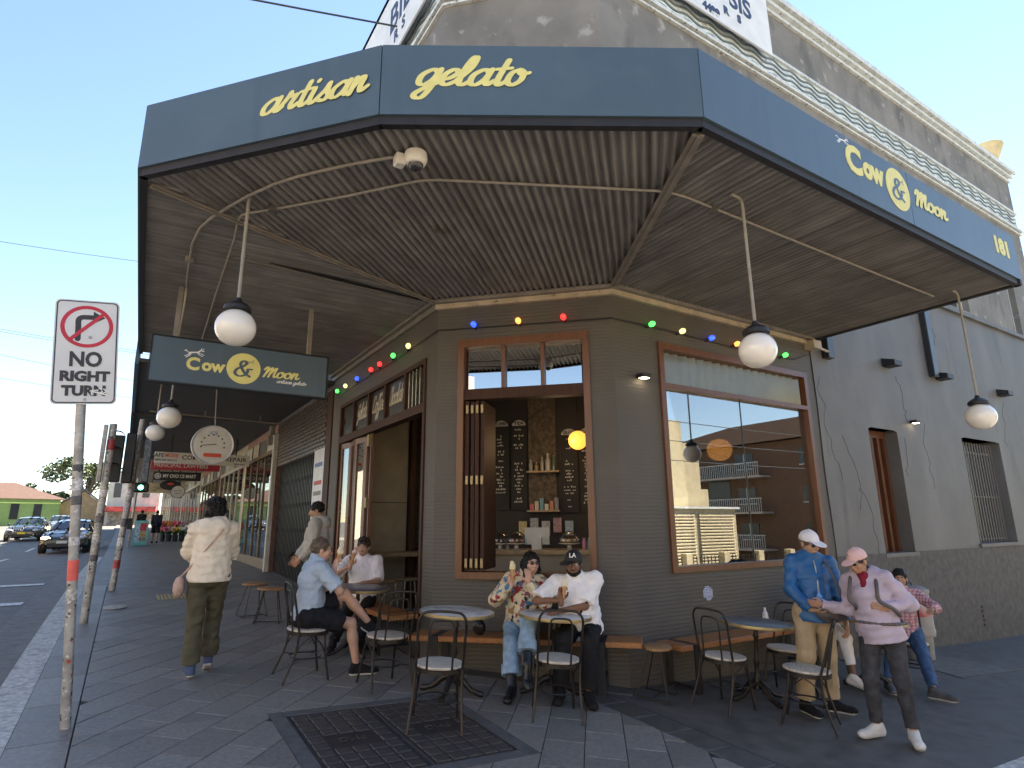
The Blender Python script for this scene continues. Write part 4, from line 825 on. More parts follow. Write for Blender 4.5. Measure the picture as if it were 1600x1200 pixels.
m_sred = mat('sign_ring_red', (.5, .015, .04), .4, .05)
mb.poly([qp(-.165, .12, .0105), qp(-.14, .095, .0105), qp(.165, .41, .0105), qp(.14, .435, .0105)]); mb.build('prohibition_ring', m_sred, nr)
mb = MB(); brush(mb, [(-.075, .13), (-.075, .26), (-.075, .33), (-.05, .36), (.0, .365), (.06, .365)], .05, lambda x, z, d: qp(x, z, .0075+d), contrast=0); mb.poly([qp(.05, .43, .0098), qp(.05, .3, .0098), qp(.155, .365, .0098)]); mb.build('turn_arrow', m_ink, nr)
for tx, z, s, w in (('NO', -.09, .165, .215), ('RIGHT', -.265, .108, .33), ('TURN', -.415, .108, .29)):
    text_obj('lettering', tx, s, qp(0, z, .008), q.to_3x3() @ Vector((1, 0, 0)), q.to_3x3() @ Vector((0, 0, 1)), m_ink, nr, bold=.006, width=w)
mb = MB()
for k in range(9): brush(mb, [(.05+random.random()*.16, -.46+random.random()*.08), (.05+random.random()*.16, -.46+random.random()*.08)], .012, lambda x, z, d: qp(x, z, .0125+d+k*.0005), contrast=0)
mb.build('graffiti', m_wht, nr)
for x, z in ((.03, .15), (.01, -.5)): mb = MB(); disc(mb, qp(x, z, .007), .012, dn, .006, 12); mb.build('bolt', m_steel, nr)
tp = thing('traffic_pole', (-.3, 10.12, gz(-.3, 10.12)), 'leaning stickered traffic signal pole with a pedestrian plate between kerb and sign', 'traffic signal', 'traffic poles at the kerb')
a, b_ = (-.3, 10.12, gz(-.3, 10.1)-.02), (-.29, 10.12, 3.12); mb = MB(); mb.tube([a, b_], .048, 14); po = mb.build('pole', m_pole, tp, smooth=True)
for z0, z1, c in ((2.1, 2.2, (.6, .6, .6)), (1.75, 1.85, (.12, .12, .12)), (1.5, 1.6, (.5, .5, .48)), (1.25, 1.33, (.1, .1, .1)), (2.75, 2.9, (.3, .04, .05))): band_(z0, z1, mat('stk2_%.2f' % z0, c, .5, .5, 40.), po, a, b_, .0495)
mb = MB(); mb.bbox(-.4, -.345, 10.05, 10.1, 2.3, 3.1, .01); mb.build('back_plate', m_steel, tp)
tp = thing('traffic_pole', (-.05, 13.69, gz(-.05, 13.7)), 'leaning stickered pole carrying black traffic signal boxes and a green light', 'traffic signal', 'traffic poles at the kerb')
a, b_ = (-.05, 13.69, gz(-.05, 13.7)-.02), (.08, 13.69, 3.75); mb = MB(); mb.tube([a, b_], .055, 14); po = mb.build('pole', m_pole, tp, smooth=True)
for z0, z1, c in ((2.0, 2.15, (.4, .4, .45)), (1.7, 1.85, (.1, .1, .12)), (1.35, 1.5, (.55, .55, .55)), (.95, 1.1, (.35, .05, .05)), (2.25, 2.4, (.5, .5, .5))): band_(z0, z1, mat('stk3_%.2f' % z0, c, .5, .6, 40.), po, a, b_, .057)
m_sig = mat('signal_black', (.012, .012, .013), .45, .2, 10.)
mb = MB(); mb.bbox(-.43, -.17, 13.5, 13.7, 2.52, 3.4, .02); sg = mb.build('signal_head', m_sig, tp)
for k in range(3):
    mb = MB(); z = 2.72+k*.3; n = 14; vs = []
    for yy in (13.51, 13.3): vs += [Vector((-.3+.14*math.cos(PI*t/n), yy, z+.14*math.sin(PI*t/n))) for t in range(-2, n+3)]
    L2 = len(vs)//2; mb._add(vs, [(i, i+1, L2+i+1, L2+i) for i in range(L2-1)]); mb.build('visor', m_sig, sg)
mb = MB(); mb.bbox(-.15, .02, 13.45, 13.63, 2.5, 3.45, .02); mb.build('signal_head', m_sig, tp); mb = MB(); mb.bbox(.17, .29, 13.45, 13.6, 2.52, 3.35, .02); mb.build('signal_head', mat('signal_stickered', (.12, .14, .16), .5, .6, 18.), tp)
mb = MB(); mb.bbox(.06, .32, 13.4, 13.54, 2.33, 2.51, .03); pb_ = mb.build('pedestrian_lamp', m_sig, tp)
mb = MB(); disc(mb, (.185, 13.398, 2.42), .045, (0, -1, 0), .004, 20); mb.build('green_light', mat('green_lit', (.05, 1, .45), .4, 0, emit=2.5), pb_)
tp = thing('traffic_pole', (.28, 34.3, gz(0, 34.3)), 'distant stickered pole standing beside the advertising board', 'pole'); mb = MB(); mb.tube([(.28, 34.3, gz(0, 34.3)-.02), (.33, 34.3, 4.)], .06, 10); mb.build('pole', m_pole, tp)
mb = MB(); mb.bbox(.12, .3, 34.1, 34.25, 1.6, 2.1, .02); mb.build('box', m_sig, tp)
# A-frame board
g = gz(0, 36.0); af = thing('advertising_board', (.75, 36, g), 'turquoise sandwich board with a poster on the footpath', 'sandwich board')
for s_, yy in ((-1, 35.9), (1, 36.3)):
    mb = MB(); mb.prism([(.45, yy, g), (1.05, yy, g), (1.05, 36.1+s_*.02, g+1.2), (.45, 36.1+s_*.02, g+1.2)], (0, .03*-s_, 0)); bd = mb.build('panel', mat('turquoise', (.15, .5, .47), .5, .1, 6.), af)
    if s_ < 0:
        for (x0, x1, z0, z1, c) in ((.51, .7, .15, 1.05, (.45, .55, .65)), (.72, .98, .7, 1.08, (.5, .04, .05)), (.72, .98, .4, .66, (.5, .35, .12)), (.72, .98, .2, .38, (.25, .2, .15))):
            yb = lambda z: yy+(36.08-yy)*z/1.2-.006
            mb = MB(); mb.poly([(x0, yb(z0), g+z0), (x1, yb(z0), g+z0), (x1, yb(z1), g+z1), (x0, yb(z1), g+z1)]); mb.build('poster_print', mat('ad_%.1f_%.1f' % (x0, z0), c, .5, .6, 14.), bd)
# flower buckets
FL = [(.8, .15, .25), (.85, .45, .5), (.8, .6, .1), (.75, .75, .7), (.6, .1, .12), (.85, .35, .1)]
fnames = ['deep pink', 'pale pink', 'yellow', 'white', 'dark red', 'orange']
for k in range(8):
    x = 1.9+(k % 4)*.32; y = 39.6+(k//4)*.7; g = gz(x, y); hh = .35+.3*(k//4); c = fnames[k % 6]
    t = thing('flower_bucket', (x, y, g), 'black bucket of %s flowers on the %s of the flower stall' % (c, 'raised back row' if k >= 4 else 'front row'), 'flowers', 'flower buckets of the stall')
    mb = MB(); mb.lathe([(.1, 0), (.14, hh), (.12, hh)], 14, None, (x, y, g)); mb.build('bucket', m_blk, t)
    mb = MB()
    for j in range(60):
        a = random.random()*2*PI; r_ = .22*math.sqrt(random.random()); p = Vector((x+r_*math.cos(a), y+r_*math.sin(a), g+hh+.2+.25*random.random()))
        mb.ball(p, .035+.02*random.random(), n=6)
    mb.build('blooms', mat('bloom_%d' % (k % 6), FL[k % 6], .6, .3, 30.), t, smooth=True)
    mb = MB()
    for j in range(50):
        a = random.random()*2*PI; p = Vector((x, y, g+hh)); d = Vector((math.cos(a)*.22, math.sin(a)*.22, .15+.25*random.random())); s = Vector((-d.y, d.x, 0))*.15
        mb.poly([p, p+d*.6+s, p+d, p+d*.6-s])
    mb.build('leaves', mat('leaf_green', (.05, .12, .03), .6, .3, 10.), t)
# ------------------------------------------------------------------ cars
def car(name, label, x, y, rz, paint, lit=False, plate=(.6, .6, .6), L_=4.3, hs=1., Wd=.88):
    t = thing(name, (x, y, gz(x, y)+RD), label, 'car', rz=rz)
    ST = [(0, .32, .52, .58, .62, .5), (.12, .2, .62, .70, .80, .66), (.5, .18, .74, .84, .86, .7), (.95, .18, .84, .95, .87, .7), (1.2, .18, .88, 1.0, .88, .70), (1.85, .18, .92, 1.38, .88, .58), (2.5, .18, .94, 1.47, .88, .57), (3.2, .18, .96, 1.43, .88, .56), (3.75, .2, .98, 1.3, .86, .54), (4.15, .24, .95, 1.0, .82, .6), (4.3, .36, .8, .84, .72, .55)]
    k_ = L_/4.3; mb = MB(); cols = []
    for (yy, zb, zm, zt, w, wt) in ST:
        w *= Wd/.88; wt *= Wd/.88; zt *= hs; half = [(w*.9, zb), (w, zb+.16), (w, (zb+zm)/2+.06), (w*.975, zm), (wt+.03, zt-.045 if zt-zm > .15 else (zm+zt)/2), (wt*.75, zt), (0, zt+.015)]
        cols.append([(a, yy*k_, z) for a, z in half]+[(-a, yy*k_, z) for a, z in half[-2::-1]])
    n = len(cols[0])
    for i in range(len(ST)-1):
        for j in range(n-1):
            side = j in (3, 8); topc = j in (4, 5, 6, 7); m_ = 0
            if side and 4 <= i <= 7: m_ = 1
            if topc and i == 4: m_ = 1
            if topc and i == 8: m_ = 1
            mb.m = m_; mb.quad(cols[i][j], cols[i+1][j], cols[i+1][j+1], cols[i][j+1])
        mb.m = 0; mb.quad(cols[i][0], cols[i][n-1], cols[i+1][n-1], cols[i+1][0])
    mb.m = 0; mb.poly(cols[0]); mb.poly(cols[-1][::-1])
    body = mb.build('body', [paint, mat('car_glass', (.02, .028, .035), .06, .1, spec=.9)], t, local=True, smooth='all')
    md = body.modifiers.new('s', 'SUBSURF'); md.levels = 1; md.render_levels = 1
    for sx in (-1, 1):
        mb = MB(); mb.ball((sx*.62*Wd/.88, .17*k_, .66), .17, .13, .075, 14); mb.build('headlight', mat('headlight_glint', (1, .62, .35), .2, 0, emit=2.2) if lit and sx < 0 else mat('headlight', (.5, .52, .55), .08, .1, spec=.9), t, local=True, smooth='all')  # sun glint on one headlight painted as an orange glow
        mb = MB(); mb.ball((sx*(Wd+.06), 1.42*k_, 1.0), .09, .06, .07, 10); mb.build('mirror', paint, t, local=True, smooth='all')
        for yy in (.78*k_, 3.45*k_):
            mb = MB(); M_ = Matrix.Translation((sx*(Wd-.1), yy, .31)) @ Matrix.Rotation(PI/2, 4, 'Y'); mb.lathe([(.2, -.11), (.29, -.11), (.315, -.08), (.315, .08), (.29, .11), (.2, .11)], 24, M_); wh = mb.build('wheel', mat('tyre', (.02, .02, .02), .8, .2, 20.), t, local=True, smooth=True)
            mb = MB(); mb.lathe([(.0, -.1), (.2, -.1), (.2, .1), (.0, .1)], 18, M_); mb.build('rim', m_al, wh, local=True)
    mb = MB(); mb.box(-.5*Wd/.88, .5*Wd/.88, -.012, .06, .3, .46); mb.build('grille', m_blk, t, local=True)
    mb = MB(); mb.box(-.19, .19, -.03, -.013, .44, .55); mb.build('number_plate', mat('plate_%.1f' % plate[2], plate, .5, .05), t, local=True)
    mb = MB(); mb.ball((0, -.0, .66), .06, .02, .04, 10); mb.build('badge', m_al, t, local=True)
    return t
m_cb = mat('car_black', (.012, .014, .017), .12, .1, 2., coat=1.); m_cs = mat('car_silver', (.3, .34, .38), .2, .05, 2., metal=.5, coat=1.)
car('car', 'black car with an orange glint on one headlight, closest to the kerb', -2.15, 32.4, math.radians(-6), m_cb, True)
car('car', 'black hatchback with a yellow number plate', -5.05, 46., math.radians(-4), mat('car_black2', (.016, .018, .022), .15, .1, 2., coat=1.), plate=(.75, .55, .02))
car('car', 'pale silver car following behind the two black cars', -4.6, 62, 0, m_cs)
car('car', 'dark car parked in front of the green building', -10.5, 64, .5, m_cb)
# ------------------------------------------------------------------ far buildings and trees
m_green = mat('lime_wall', (.22, .32, .1), .7, .1, 2.); m_tile = mat('terracotta_roof', (.075, .038, .03), .75, .25, 4.)
gb = thing('green_house', (-12, 92, 2), 'lime green house with a terracotta tiled roof across the main road', 'house', rz=math.radians(18))
mb = MB(); mb.box(-12, 5.3, 0, 9, -1.5, 3.1); mb.build('wall', m_green, gb, local=True)
mb = MB(); mb._add([(-12.4, -.4, 3.1), (5.8, -.4, 3.1), (5.8, 9.4, 3.1), (-12.4, 9.4, 3.1), (-8, 4.5, 5.2), (1.5, 4.5, 5.2)], [(0, 1, 5, 4), (1, 2, 5), (2, 3, 4, 5), (3, 0, 4), (0, 3, 2, 1)]); rf = mb.build('roof', m_tile, gb, local=True)
mb = MB(); mb.box(-1.2, -.4, 4.1, 4.9, 4.6, 6.4); mb.build('chimney', m_green, rf, local=True)
for k in range(7): mb = MB(); x = -10.5+k*2.2; mb.box(x, x+.8, -.05, .02, .7, 2.5); mb.build('window', mat('far_window', (.025, .03, .035), .2, .1), gb, local=True)
mb = MB(); mb.box(-12, 5.3, -.09, -.03, 2.55, 2.7); mb.build('trim', mat('lime_trim', (.55, .7, .2), .6, .1), gb, local=True)
tb = thing('gable_house', (-5, 97, 2.), 'tan gabled house between the green house and the far terrace', 'house')
mb = MB(); mb.prism([(-7.2, 96, 0), (-2.3, 96, 0), (-2.3, 96, 4.3), (-4.8, 96, 6.3), (-7.2, 96, 4.6)], (0, 8, 0)); mb.build('wall', mat('tan_wall', (.42, .28, .16), .8, .15, 2.), tb)
mb = MB(); mb.prism([(-2.0, 95.7, 4.1), (-4.8, 95.7, 6.4), (-7.4, 95.7, 4.5), (-7.4, 95.7, 4.7), (-4.8, 95.7, 6.6), (-2.0, 95.7, 4.3)], (0, 8.5, 0)); mb.build('roof', mat('grey_roof', (.16, .16, .17), .8, .2, 3.), tb)
pt = thing('far_terrace', (0, 92, 2), 'pale two storey terrace with a red awning closing the far end of the road', 'building', rz=math.radians(-10))
mb = MB(); mb.box(-2.2, 3.6, 0, 8, -1, 6.5); mb.build('wall', mat('pale_terrace', (.55, .53, .46), .8, .12, 2.), pt, local=True)
for k in range(3): mb = MB(); mb.box(-1.6+k*1.6, -.8+k*1.6, -.04, .02, 3.4, 5.2); mb.build('window', MATS['far_window'], pt, local=True)
mb = MB(); mb.box(-2.3, 3.6, -2.2, -.01, 1.6, 2.2); mb.build('awning', mat('far_red', (.5, .06, .05), .6, .5, 2.), pt, local=True)
mb = MB(); mb.box(-1.9, 3.2, -.06, -.012, -1, 1.5); mb.build('shopfront', mat('far_front', (.3, .25, .2), .5, .6, 3.), pt, local=True)
def tree(name, label, x, y, z0, h, rad, seed, dens=2600, lf=.28, cols=None, squash=.6):
    rnd = random.Random(seed); t = thing(name, (x, y, z0), label, 'tree'); mb = MB(); th = h*.5; tips = []
    mb.tube([(x, y, z0-.3), (x+.1, y, z0+th*.5), (x, y+.1, z0+th)], [rad*.07, rad*.055, rad*.045], 8)
    for k in range(8):
        a = 2*PI*k/8+rnd.random(); e = Vector((x+math.cos(a)*rad*.65, y+math.sin(a)*rad*.65, z0+th+h*(.1+.25*rnd.random()))); mb.tube([(x, y, z0+th*(.6+.4*rnd.random())), (Vector((x, y, z0+th))+e)/2+Vector((0, 0, .1*h)), e], [rad*.04, rad*.025, rad*.01], 5); tips.append(e)
    mb.build('trunk', mat('bark', (.09, .07, .05), .9, .3, 6.), t)
    cl = [tuple(e+Vector((rnd.gauss(0, .12)*rad, rnd.gauss(0, .12)*rad, rnd.gauss(.05, .08)*h)))+(rad*(.25+.2*rnd.random()),) for e in tips for _ in range(2)]+[(x, y, z0+h*.82, rad*.4)]
    for ci, m_ in enumerate(cols or (mat('leaf_dark', (.035, .065, .022), .6, .35, 3.), mat('leaf_light', (.1, .12, .03), .6, .3, 3.))):
        mb = MB()
        for k in range(dens//2):
            c = rnd.choice(cl); u = Vector((rnd.gauss(0, 1), rnd.gauss(0, 1), rnd.gauss(0, 1))).normalized()*c[3]*(.55+.5*rnd.random()); u.z *= squash
            p = Vector(c[:3])+u; a = Vector((rnd.gauss(0, 1), rnd.gauss(0, 1), rnd.gauss(0, .6))).normalized()*lf; b2 = a.cross(Vector((rnd.gauss(0, 1), rnd.gauss(0, 1), rnd.gauss(0, 1)))).normalized()*lf*.5
            mb.poly([p-a, p+b2, p+a, p-b2])
        mb.build('crown', m_, t)
    return t
tree('broad_tree', 'broad spreading tree rising behind the gabled house', -5.2, 106, 2, 9., 5., 3)
tree('small_tree', 'small dark tree beside the green house chimney', -9.5, 104, 2, 5., 2.4, 8, 1200)
# buildings across the main road and across the side street (they light and are mirrored in the glass)
def block(name, label, x0, x1, y0, y1, z0, z1, m, face, wins, mw=None, roof=None):
    t = thing(name, ((x0+x1)/2, (y0+y1)/2, z0), label, 'building'); mb = MB(); mb.box(x0, x1, y0, y1, z0, z1); mb.build('wall', m, t)
    for (a, b2, c, d) in wins:
        mb = MB()
        if face == '+x': mb.box(x1-.05, x1+.02, a, b2, c, d)
        elif face == '+y': mb.box(a, b2, y1-.05, y1+.02, c, d)
        else: mb.box(x0-.02, x0+.05, a, b2, c, d)
        w = mb.build('window', MATS['far_window'], t); mb = MB()
        if face == '+x': mb.box(x1, x1+.05, (a+b2)/2-.04, (a+b2)/2+.04, c, d)
        elif face == '+y': mb.box((a+b2)/2-.04, (a+b2)/2+.04, y1, y1+.05, c, d)
        else: mb.box(x0-.05, x0, (a+b2)/2-.04, (a+b2)/2+.04, c, d)
        mb.build('glazing_bar', m_trimw, w)
    return t
rowm = [mat('yellow_terrace', (.62, .5, .22), .8, .12, 2.), mat('white_terrace', (.62, .58, .5), .8, .12, 2.), mat('brick_terrace', (.35, .17, .1), .8, .2, 6.), mat('blue_terrace', (.4, .45, .48), .8, .1, 2.)]
for k in range(6):
    y0 = -14+k*9.; zt = 8.5+(k*37 % 3)*.8
    block('terrace_shop', '%s terrace across the main road' % ('yellow', 'white', 'brick', 'blue grey', 'yellow parapeted', 'white parapeted')[k], -27, -17.2, y0, y0+8.9, -.6, zt, rowm[k % 4], '+x', [(y0+1.2+j*2.6, y0+2.4+j*2.6, 4.8, 6.8) for j in range(3)]+[(y0+.8, y0+3.8, .6, 3.), (y0+4.6, y0+8., .6, 3.)])
m_apt = mat('apartment_brick', (.14, .08, .05), .8, .25, 7.); m_crb = mat('cream_block', (.48, .42, .28), .75, .1, 2.)
ap = thing('apartment_block', (48, -22, -2), 'brown brick apartment block with balconies across the side street', 'building')
mb = MB(); mb.box(42, 58, -34, -12.5, -3, 7.8); mb.build('wall', m_apt, ap)
mb = MB(); mb._add([(41.2, -34.6, 7.8), (58.6, -34.6, 7.8), (58.6, -11.8, 7.8), (41.2, -11.8, 7.8), (50, -28, 10.9), (50, -18, 10.9)], [(0, 1, 4), (1, 2, 5, 4), (2, 3, 5), (3, 0, 4, 5), (0, 3, 2, 1)]); mb.build('roof', mat('brown_tiles', (.04, .028, .022), .95, .25, 6., spec=.03), ap)
for fl in range(3):
    z = -.3+fl*2.75
    for (a, b2) in ((-31, -29.4), (-27.6, -26), (-21.6, -20), (-16, -14.4)):
        mb = MB(); mb.box(41.95, 42.05, a, b2, z+.7, z+1.9); w = mb.build('window', MATS['far_window'], ap); mb = MB(); mb.box(41.93, 41.949, a-.05, b2+.05, z+.62, z+.7); mb.box(41.93, 41.949, (a+b2)/2-.04, (a+b2)/2+.04, z+.7, z+1.9); mb.build('frame', m_trimw, w)
    mb = MB(); mb.box(40.6, 41.999, -25.4, -18.6+.0, z-.12, z+.02); bl = mb.build('balcony', mat('balcony_slab', (.5, .46, .4), .7, .1), ap)
    for k in range(36): mb = MB(); y = -25.35+k*.19; mb.box(40.6, 40.63, y, y+.035, z+.02, z+1.0); mb.build('baluster', m_trimw, bl)
    mb = MB(); mb.box(40.58, 40.65, -25.4, -18.6, z+1.0, z+1.06); mb.build('rail', m_trimw, bl)
    for (a, b2) in ((-12.46, 0),): pass
mb = MB(); mb.box(41.96, 42.06, -24.5, -22.4, -.3, 6.2); mb.build('stair_glazing', MATS['far_window'], ap)
cb = thing('cream_block', (30, -17.5, -1.5), 'cream stepped building across the side street', 'building')
mb = MB(); mb.box(22, 29.4, -22, -16, -2.5, 8.05); mb.box(29.401, 31.1, -21, -16.2, -2.5, 6.7); mb.box(31.101, 32., -20, -16.4, -2.5, 3.8); mb.build('wall', m_crb, cb)
sh = thing('louvred_shed', (30, -15.5, -1.5), 'cream louvred shed in front of the cream stepped building', 'shed')
mb = MB(); mb.box(25, 32.2, -15.8, -14.6, -2.5, 2.5); mb.build('wall', m_crb, sh); mb = MB(); mb.box(24.8, 32.4, -15.9, -14.4, 2.501, 2.62); mb.build('cap', m_trimw, sh)
for (x0, x1) in ((25.4, 28.4), (28.8, 31.9)):
    for k in range(16): mb = MB(); z = -.6+k*.18; mb.prism([(x0, -14.6, z), (x0, -14.5, z-.05), (x0, -14.5, z+.02), (x0, -14.6, z+.12)], (x1-x0, 0, 0)); mb.build('louvre_slat', m_crb, sh)
fn = thing('street_fence', (31, -12.5, -1.4), 'low cream fence with piers across the side street', 'fence')
for k in range(7): x = 22+k*3.; mb = MB(); mb.box(x, x+.45, -12.7, -12.3, -3, .1); mb.build('pier', m_crb, fn)
mb = MB(); mb.box(22, 40.5, -12.6, -12.4, -3, -.75); mb.build('plinth', m_crb, fn)
for k in range(60): x = 22.5+k*.29; mb = MB(); mb.box(x, x+.03, -12.52, -12.48, -.75, -.05); mb.build('picket', m_blk, fn)
tree('street_tree', 'leafy street tree by the apartment block across the side street', 43, -9.8, -1.6, 6., 2.6, 5, 1600)
car('car', 'dark car parked across the side street below the apartments', 38.5, -8.5, PI/2, m_cb)
for k, (x0, x1, h) in enumerate(((-12, -3, 7), (-2, 8, 6.4), (9, 21, 7.4))):
    block('side_street_house', ('white', 'brick', 'yellow')[k]+' house across the side street behind the corner', x0, x1, -24, -15.5, -1.5, h, rowm[(1, 2, 0)[k]], '+y', [(x0+1+j*2.6, x0+2.2+j*2.6, 1.6, 3.2) for j in range(3)])
# far footpath of both streets, pale concrete
mb = MB(); mb.box(-17.2, -14.2, -14, 60, -.6, .02)
for i in range(len(mb.v)): x, y, z = mb.v[i]; mb.v[i] = (x, y, gz(0, y)+RD+.1+(0 if z > 0 else -.8))
struct('footpath_opposite', mb, mat('pale_concrete', (.3, .29, .27), .85, .15, 2.))
mb = MB(); n = 12
for k in range(n):
    x0, x1 = -12+k*6, -6+k*6; mb.quad(*[(x, y, gz(x, y)+RD+.1) for x, y in ((x0, -12.4), (x1, -12.4), (x1, -10), (x0, -10))])
struct('footpath_across', mb, MATS['pale_concrete'])
# overhead wires
def wire(a, b_, sag, r, label):
    a = Vector(a); b_ = Vector(b_); P = [a+(b_-a)*t+Vector((0, 0, -4*sag*t*(1-t))) for t in [i/14 for i in range(15)]]; mb = MB(); mb.tube(P, r, 5); tag(mb.build('overhead_wire', mat('wire_grey', (.06, .065, .075), .6, .1)), label, 'wire', 'overhead wires')
wire((2.95, 8.11, 9.88), (-16.8, 14.5, 10.6), .25, .016, 'overhead cable fixed to the parapet of the corner building')
lab = 'overhead wire crossing the sky above the main road'
for (a, b_, sag) in (((-9, 24, 10.7), (2.5, 24, 11.3), .15), ((-10, 30, 9.85), (3, 30, 9.2), .2), ((-10, 30, 9.75), (3, 30, 9.1), .2), ((-10, 30, 9.1), (3, 30, 7.6), .15), ((-10, 30, 7.95), (3, 30, 6.95), .12), ((-14, 50, 7.3), (3, 50, 8.2), .3), ((-14, 50, 7.7), (3, 50, 7.2), .2), ((-14, 50, 7.2), (3, 50, 7.), .15), ((-14, 50, 6.9), (3, 50, 6.8), .1), ((-14, 50, 8.2), (3, 50, 3.9), .2), ((-14, 50, 5.1), (-2, 50, 4.7), .1), ((-14, 50, 5.3), (-2, 50, 4.9), .15)): wire(a, b_, sag, .009, lab)
for (z, d) in ((6.3, -8.5), (5.4, -8.5), (4.6, -9.)): wire((12, d, z), (46, d, z+.3), .25, .02, 'overhead wire along the far side of the side street')
# ------------------------------------------------------------------ inside the gelato bar
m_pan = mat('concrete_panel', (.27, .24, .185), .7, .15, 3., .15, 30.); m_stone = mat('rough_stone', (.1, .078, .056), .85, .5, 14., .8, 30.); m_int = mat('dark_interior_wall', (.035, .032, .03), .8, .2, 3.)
m_top = mat('counter_top', (.34, .24, .13), .4, .2, 7., stretch=(1, 1, 1)); m_slate_b = mat('chalkboard', (.014, .014, .015), .7, .3, 8.); m_chalk = mat('chalk', (.5, .49, .46), .8, .3, 60.)
rm = thing('shop_interior', (6, 9, .1), 'dim gelato bar interior seen through the open servery window', 'room')
def inq(P, name, m, z=(.1, 4.25)):
    mb = MB(); (a, b2) = P; mb.quad((a[0], a[1], z[0]), (b2[0], b2[1], z[0]), (b2[0], b2[1], z[1]), (a[0], a[1], z[1])); return mb.build(name, m, rm)
fl = [(X0+.3, 10.6), (X0+.3, CY+.15), (CX+.15, Y0+.31), (9., Y0+.31), (9., 10.6)]
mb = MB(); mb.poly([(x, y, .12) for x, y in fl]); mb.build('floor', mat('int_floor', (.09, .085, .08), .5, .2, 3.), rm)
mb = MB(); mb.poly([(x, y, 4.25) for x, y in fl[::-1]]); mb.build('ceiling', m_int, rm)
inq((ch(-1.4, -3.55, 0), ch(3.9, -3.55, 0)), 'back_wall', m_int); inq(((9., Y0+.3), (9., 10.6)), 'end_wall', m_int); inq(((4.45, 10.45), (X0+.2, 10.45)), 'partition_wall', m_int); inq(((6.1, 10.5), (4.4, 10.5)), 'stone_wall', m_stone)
for k, (x0, x1) in enumerate(((3.36, 3.62), (3.63, 4.32))):
    for (z0, z1) in ((.12, 2.08), (2.09, 3.9)): mb = MB(); mb.bbox(x0, x1, 10.4, 10.44, z0, z1, .004); mb.build('concrete_panel', m_pan, rm)
mb = MB(); mb.box(4.34, 4.44, 10.3, 10.44, .12, 4.2); mb.build('timber_post', m_woodd, rm)
brk = thing('serving_counter', ch(.9, -1.84, .12), 'pale concrete serving counter with timber top behind the servery window', 'counter')
mb = MB(); chbox(mb, -.7, 3., -2.25, -1.87, .12, 1.27); mb.build('front', m_pan, brk); mb = MB(); chbox(mb, -.75, 3., -2.4, -1.8, 1.271, 1.33); mb.build('top', m_top, brk)
def chalk(s0, s1, title, z0=1.93, z1=3.4, seed=1):
    rnd = random.Random(seed); w = s1-s0; t = thing('menu_board', ch((s0+s1)/2, -3.5, z0), 'arched black chalk menu board headed '+title, 'menu board', 'chalk menu boards')
    mb = MB(); n = 12; P = [ch(s0, -3.5, z0), ch(s1, -3.5, z0)]+[ch((s0+s1)/2+w/2*math.cos(PI*k/n), -3.5, z1+w/2*.8*math.sin(PI*k/n)) for k in range(n+1)]
    mb.prism(P, (S2*.02, S2*.02, 0)); bd = mb.build('board', m_slate_b, t)
    mb = MB(); P = [ch((s0+s1)/2+(w/2-.01)*math.cos(PI*k/n), -3.494, z1+.005+(w/2-.01)*.8*math.sin(PI*k/n)) for k in range(n+1)]; mb.poly(P); mb.build('heading_plate', m_chalk, bd)
    text_obj('lettering', title, .075, ch((s0+s1)/2, -3.49, z1+.045), (S2, -S2, 0), (0, 0, 1), m_slate_b, bd, bold=.002, width=w*.7)
    mb = MB(); z = z1-.08
    while z > z0+.08:
        if rnd.random() < .8:
            ww = w*(.25+.5*rnd.random()); x = s0+(w-ww)/2; N_ = int(ww/.03)
            for k in range(N_):
                if rnd.random() < .8: h_ = .015+.02*rnd.random(); chbox(mb, x+k*.03, x+k*.03+.02, -3.497, -3.494, z, z+h_)
        z -= .055
    mb.build('chalk_writing', m_chalk, bd, kind='stuff')
chalk(-.17, .11, 'COFFEE', seed=2); chalk(.16, .43, 'TEA', seed=3); chalk(1.04, 1.33, 'GELATO', seed=4, z0=1.88, z1=3.2); chalk(1.36, 1.66, 'CAKES', seed=5, z0=1.88, z1=3.2)
for z in (1.92, 2.58): mb = MB(); chbox(mb, .46, 1.02, -3.5, -3.3, z-.03, z); tag(mb.build('wall_shelf', m_top), 'timber wall shelf with %s between the chalk menu boards' % ('tins and packets' if z < 2 else 'bottles'), 'shelf')
mb = MB(); chbox(mb, .46, .95, -3.54, -3.51, 1.94, 4.0); mb.build('brick_pier', m_stone, rm)
for k in range(5):
    mb = MB(); s = .52+k*.1; c = ch(s, -3.4, 2.581); r = (.035, .04, .03, .045, .04)[k]; h_ = (.2, .16, .24, .3, .26)[k]; mb.lathe([(r, 0), (r, h_*.6), (r*.45, h_*.75), (r*.5, h_), (.001, h_)], 12, None, c); tag(mb.build('bottle', mat('bottle_%d' % k, ((.3, .3, .28), (.2, .12, .05), (.35, .33, .3), (.4, .4, .38), (.1, .12, .1))[k], .2, .1), smooth=True), ('grey stubby', 'brown', 'thin pale', 'tall pale', 'dark green')[k]+' bottle on the upper wall shelf', 'bottle', 'bottles on the wall shelf')
for k in range(6):
    mb = MB(); s = .5+k*.085; h_ = .1+.05*(k*7 % 3); chbox(mb, s, s+.065, -3.45, -3.38, 1.921, 1.921+h_); tag(mb.build('packet', mat('packet_%d' % k, ((.5, .1, .1), (.5, .45, .35), (.15, .3, .35), (.6, .55, .5), (.45, .2, .1), (.2, .2, .22))[k], .5, .2, 20.)), ('red', 'cream', 'teal', 'white', 'orange', 'grey')[k]+' packet on the lower wall shelf', 'packet', 'packets on the wall shelf')
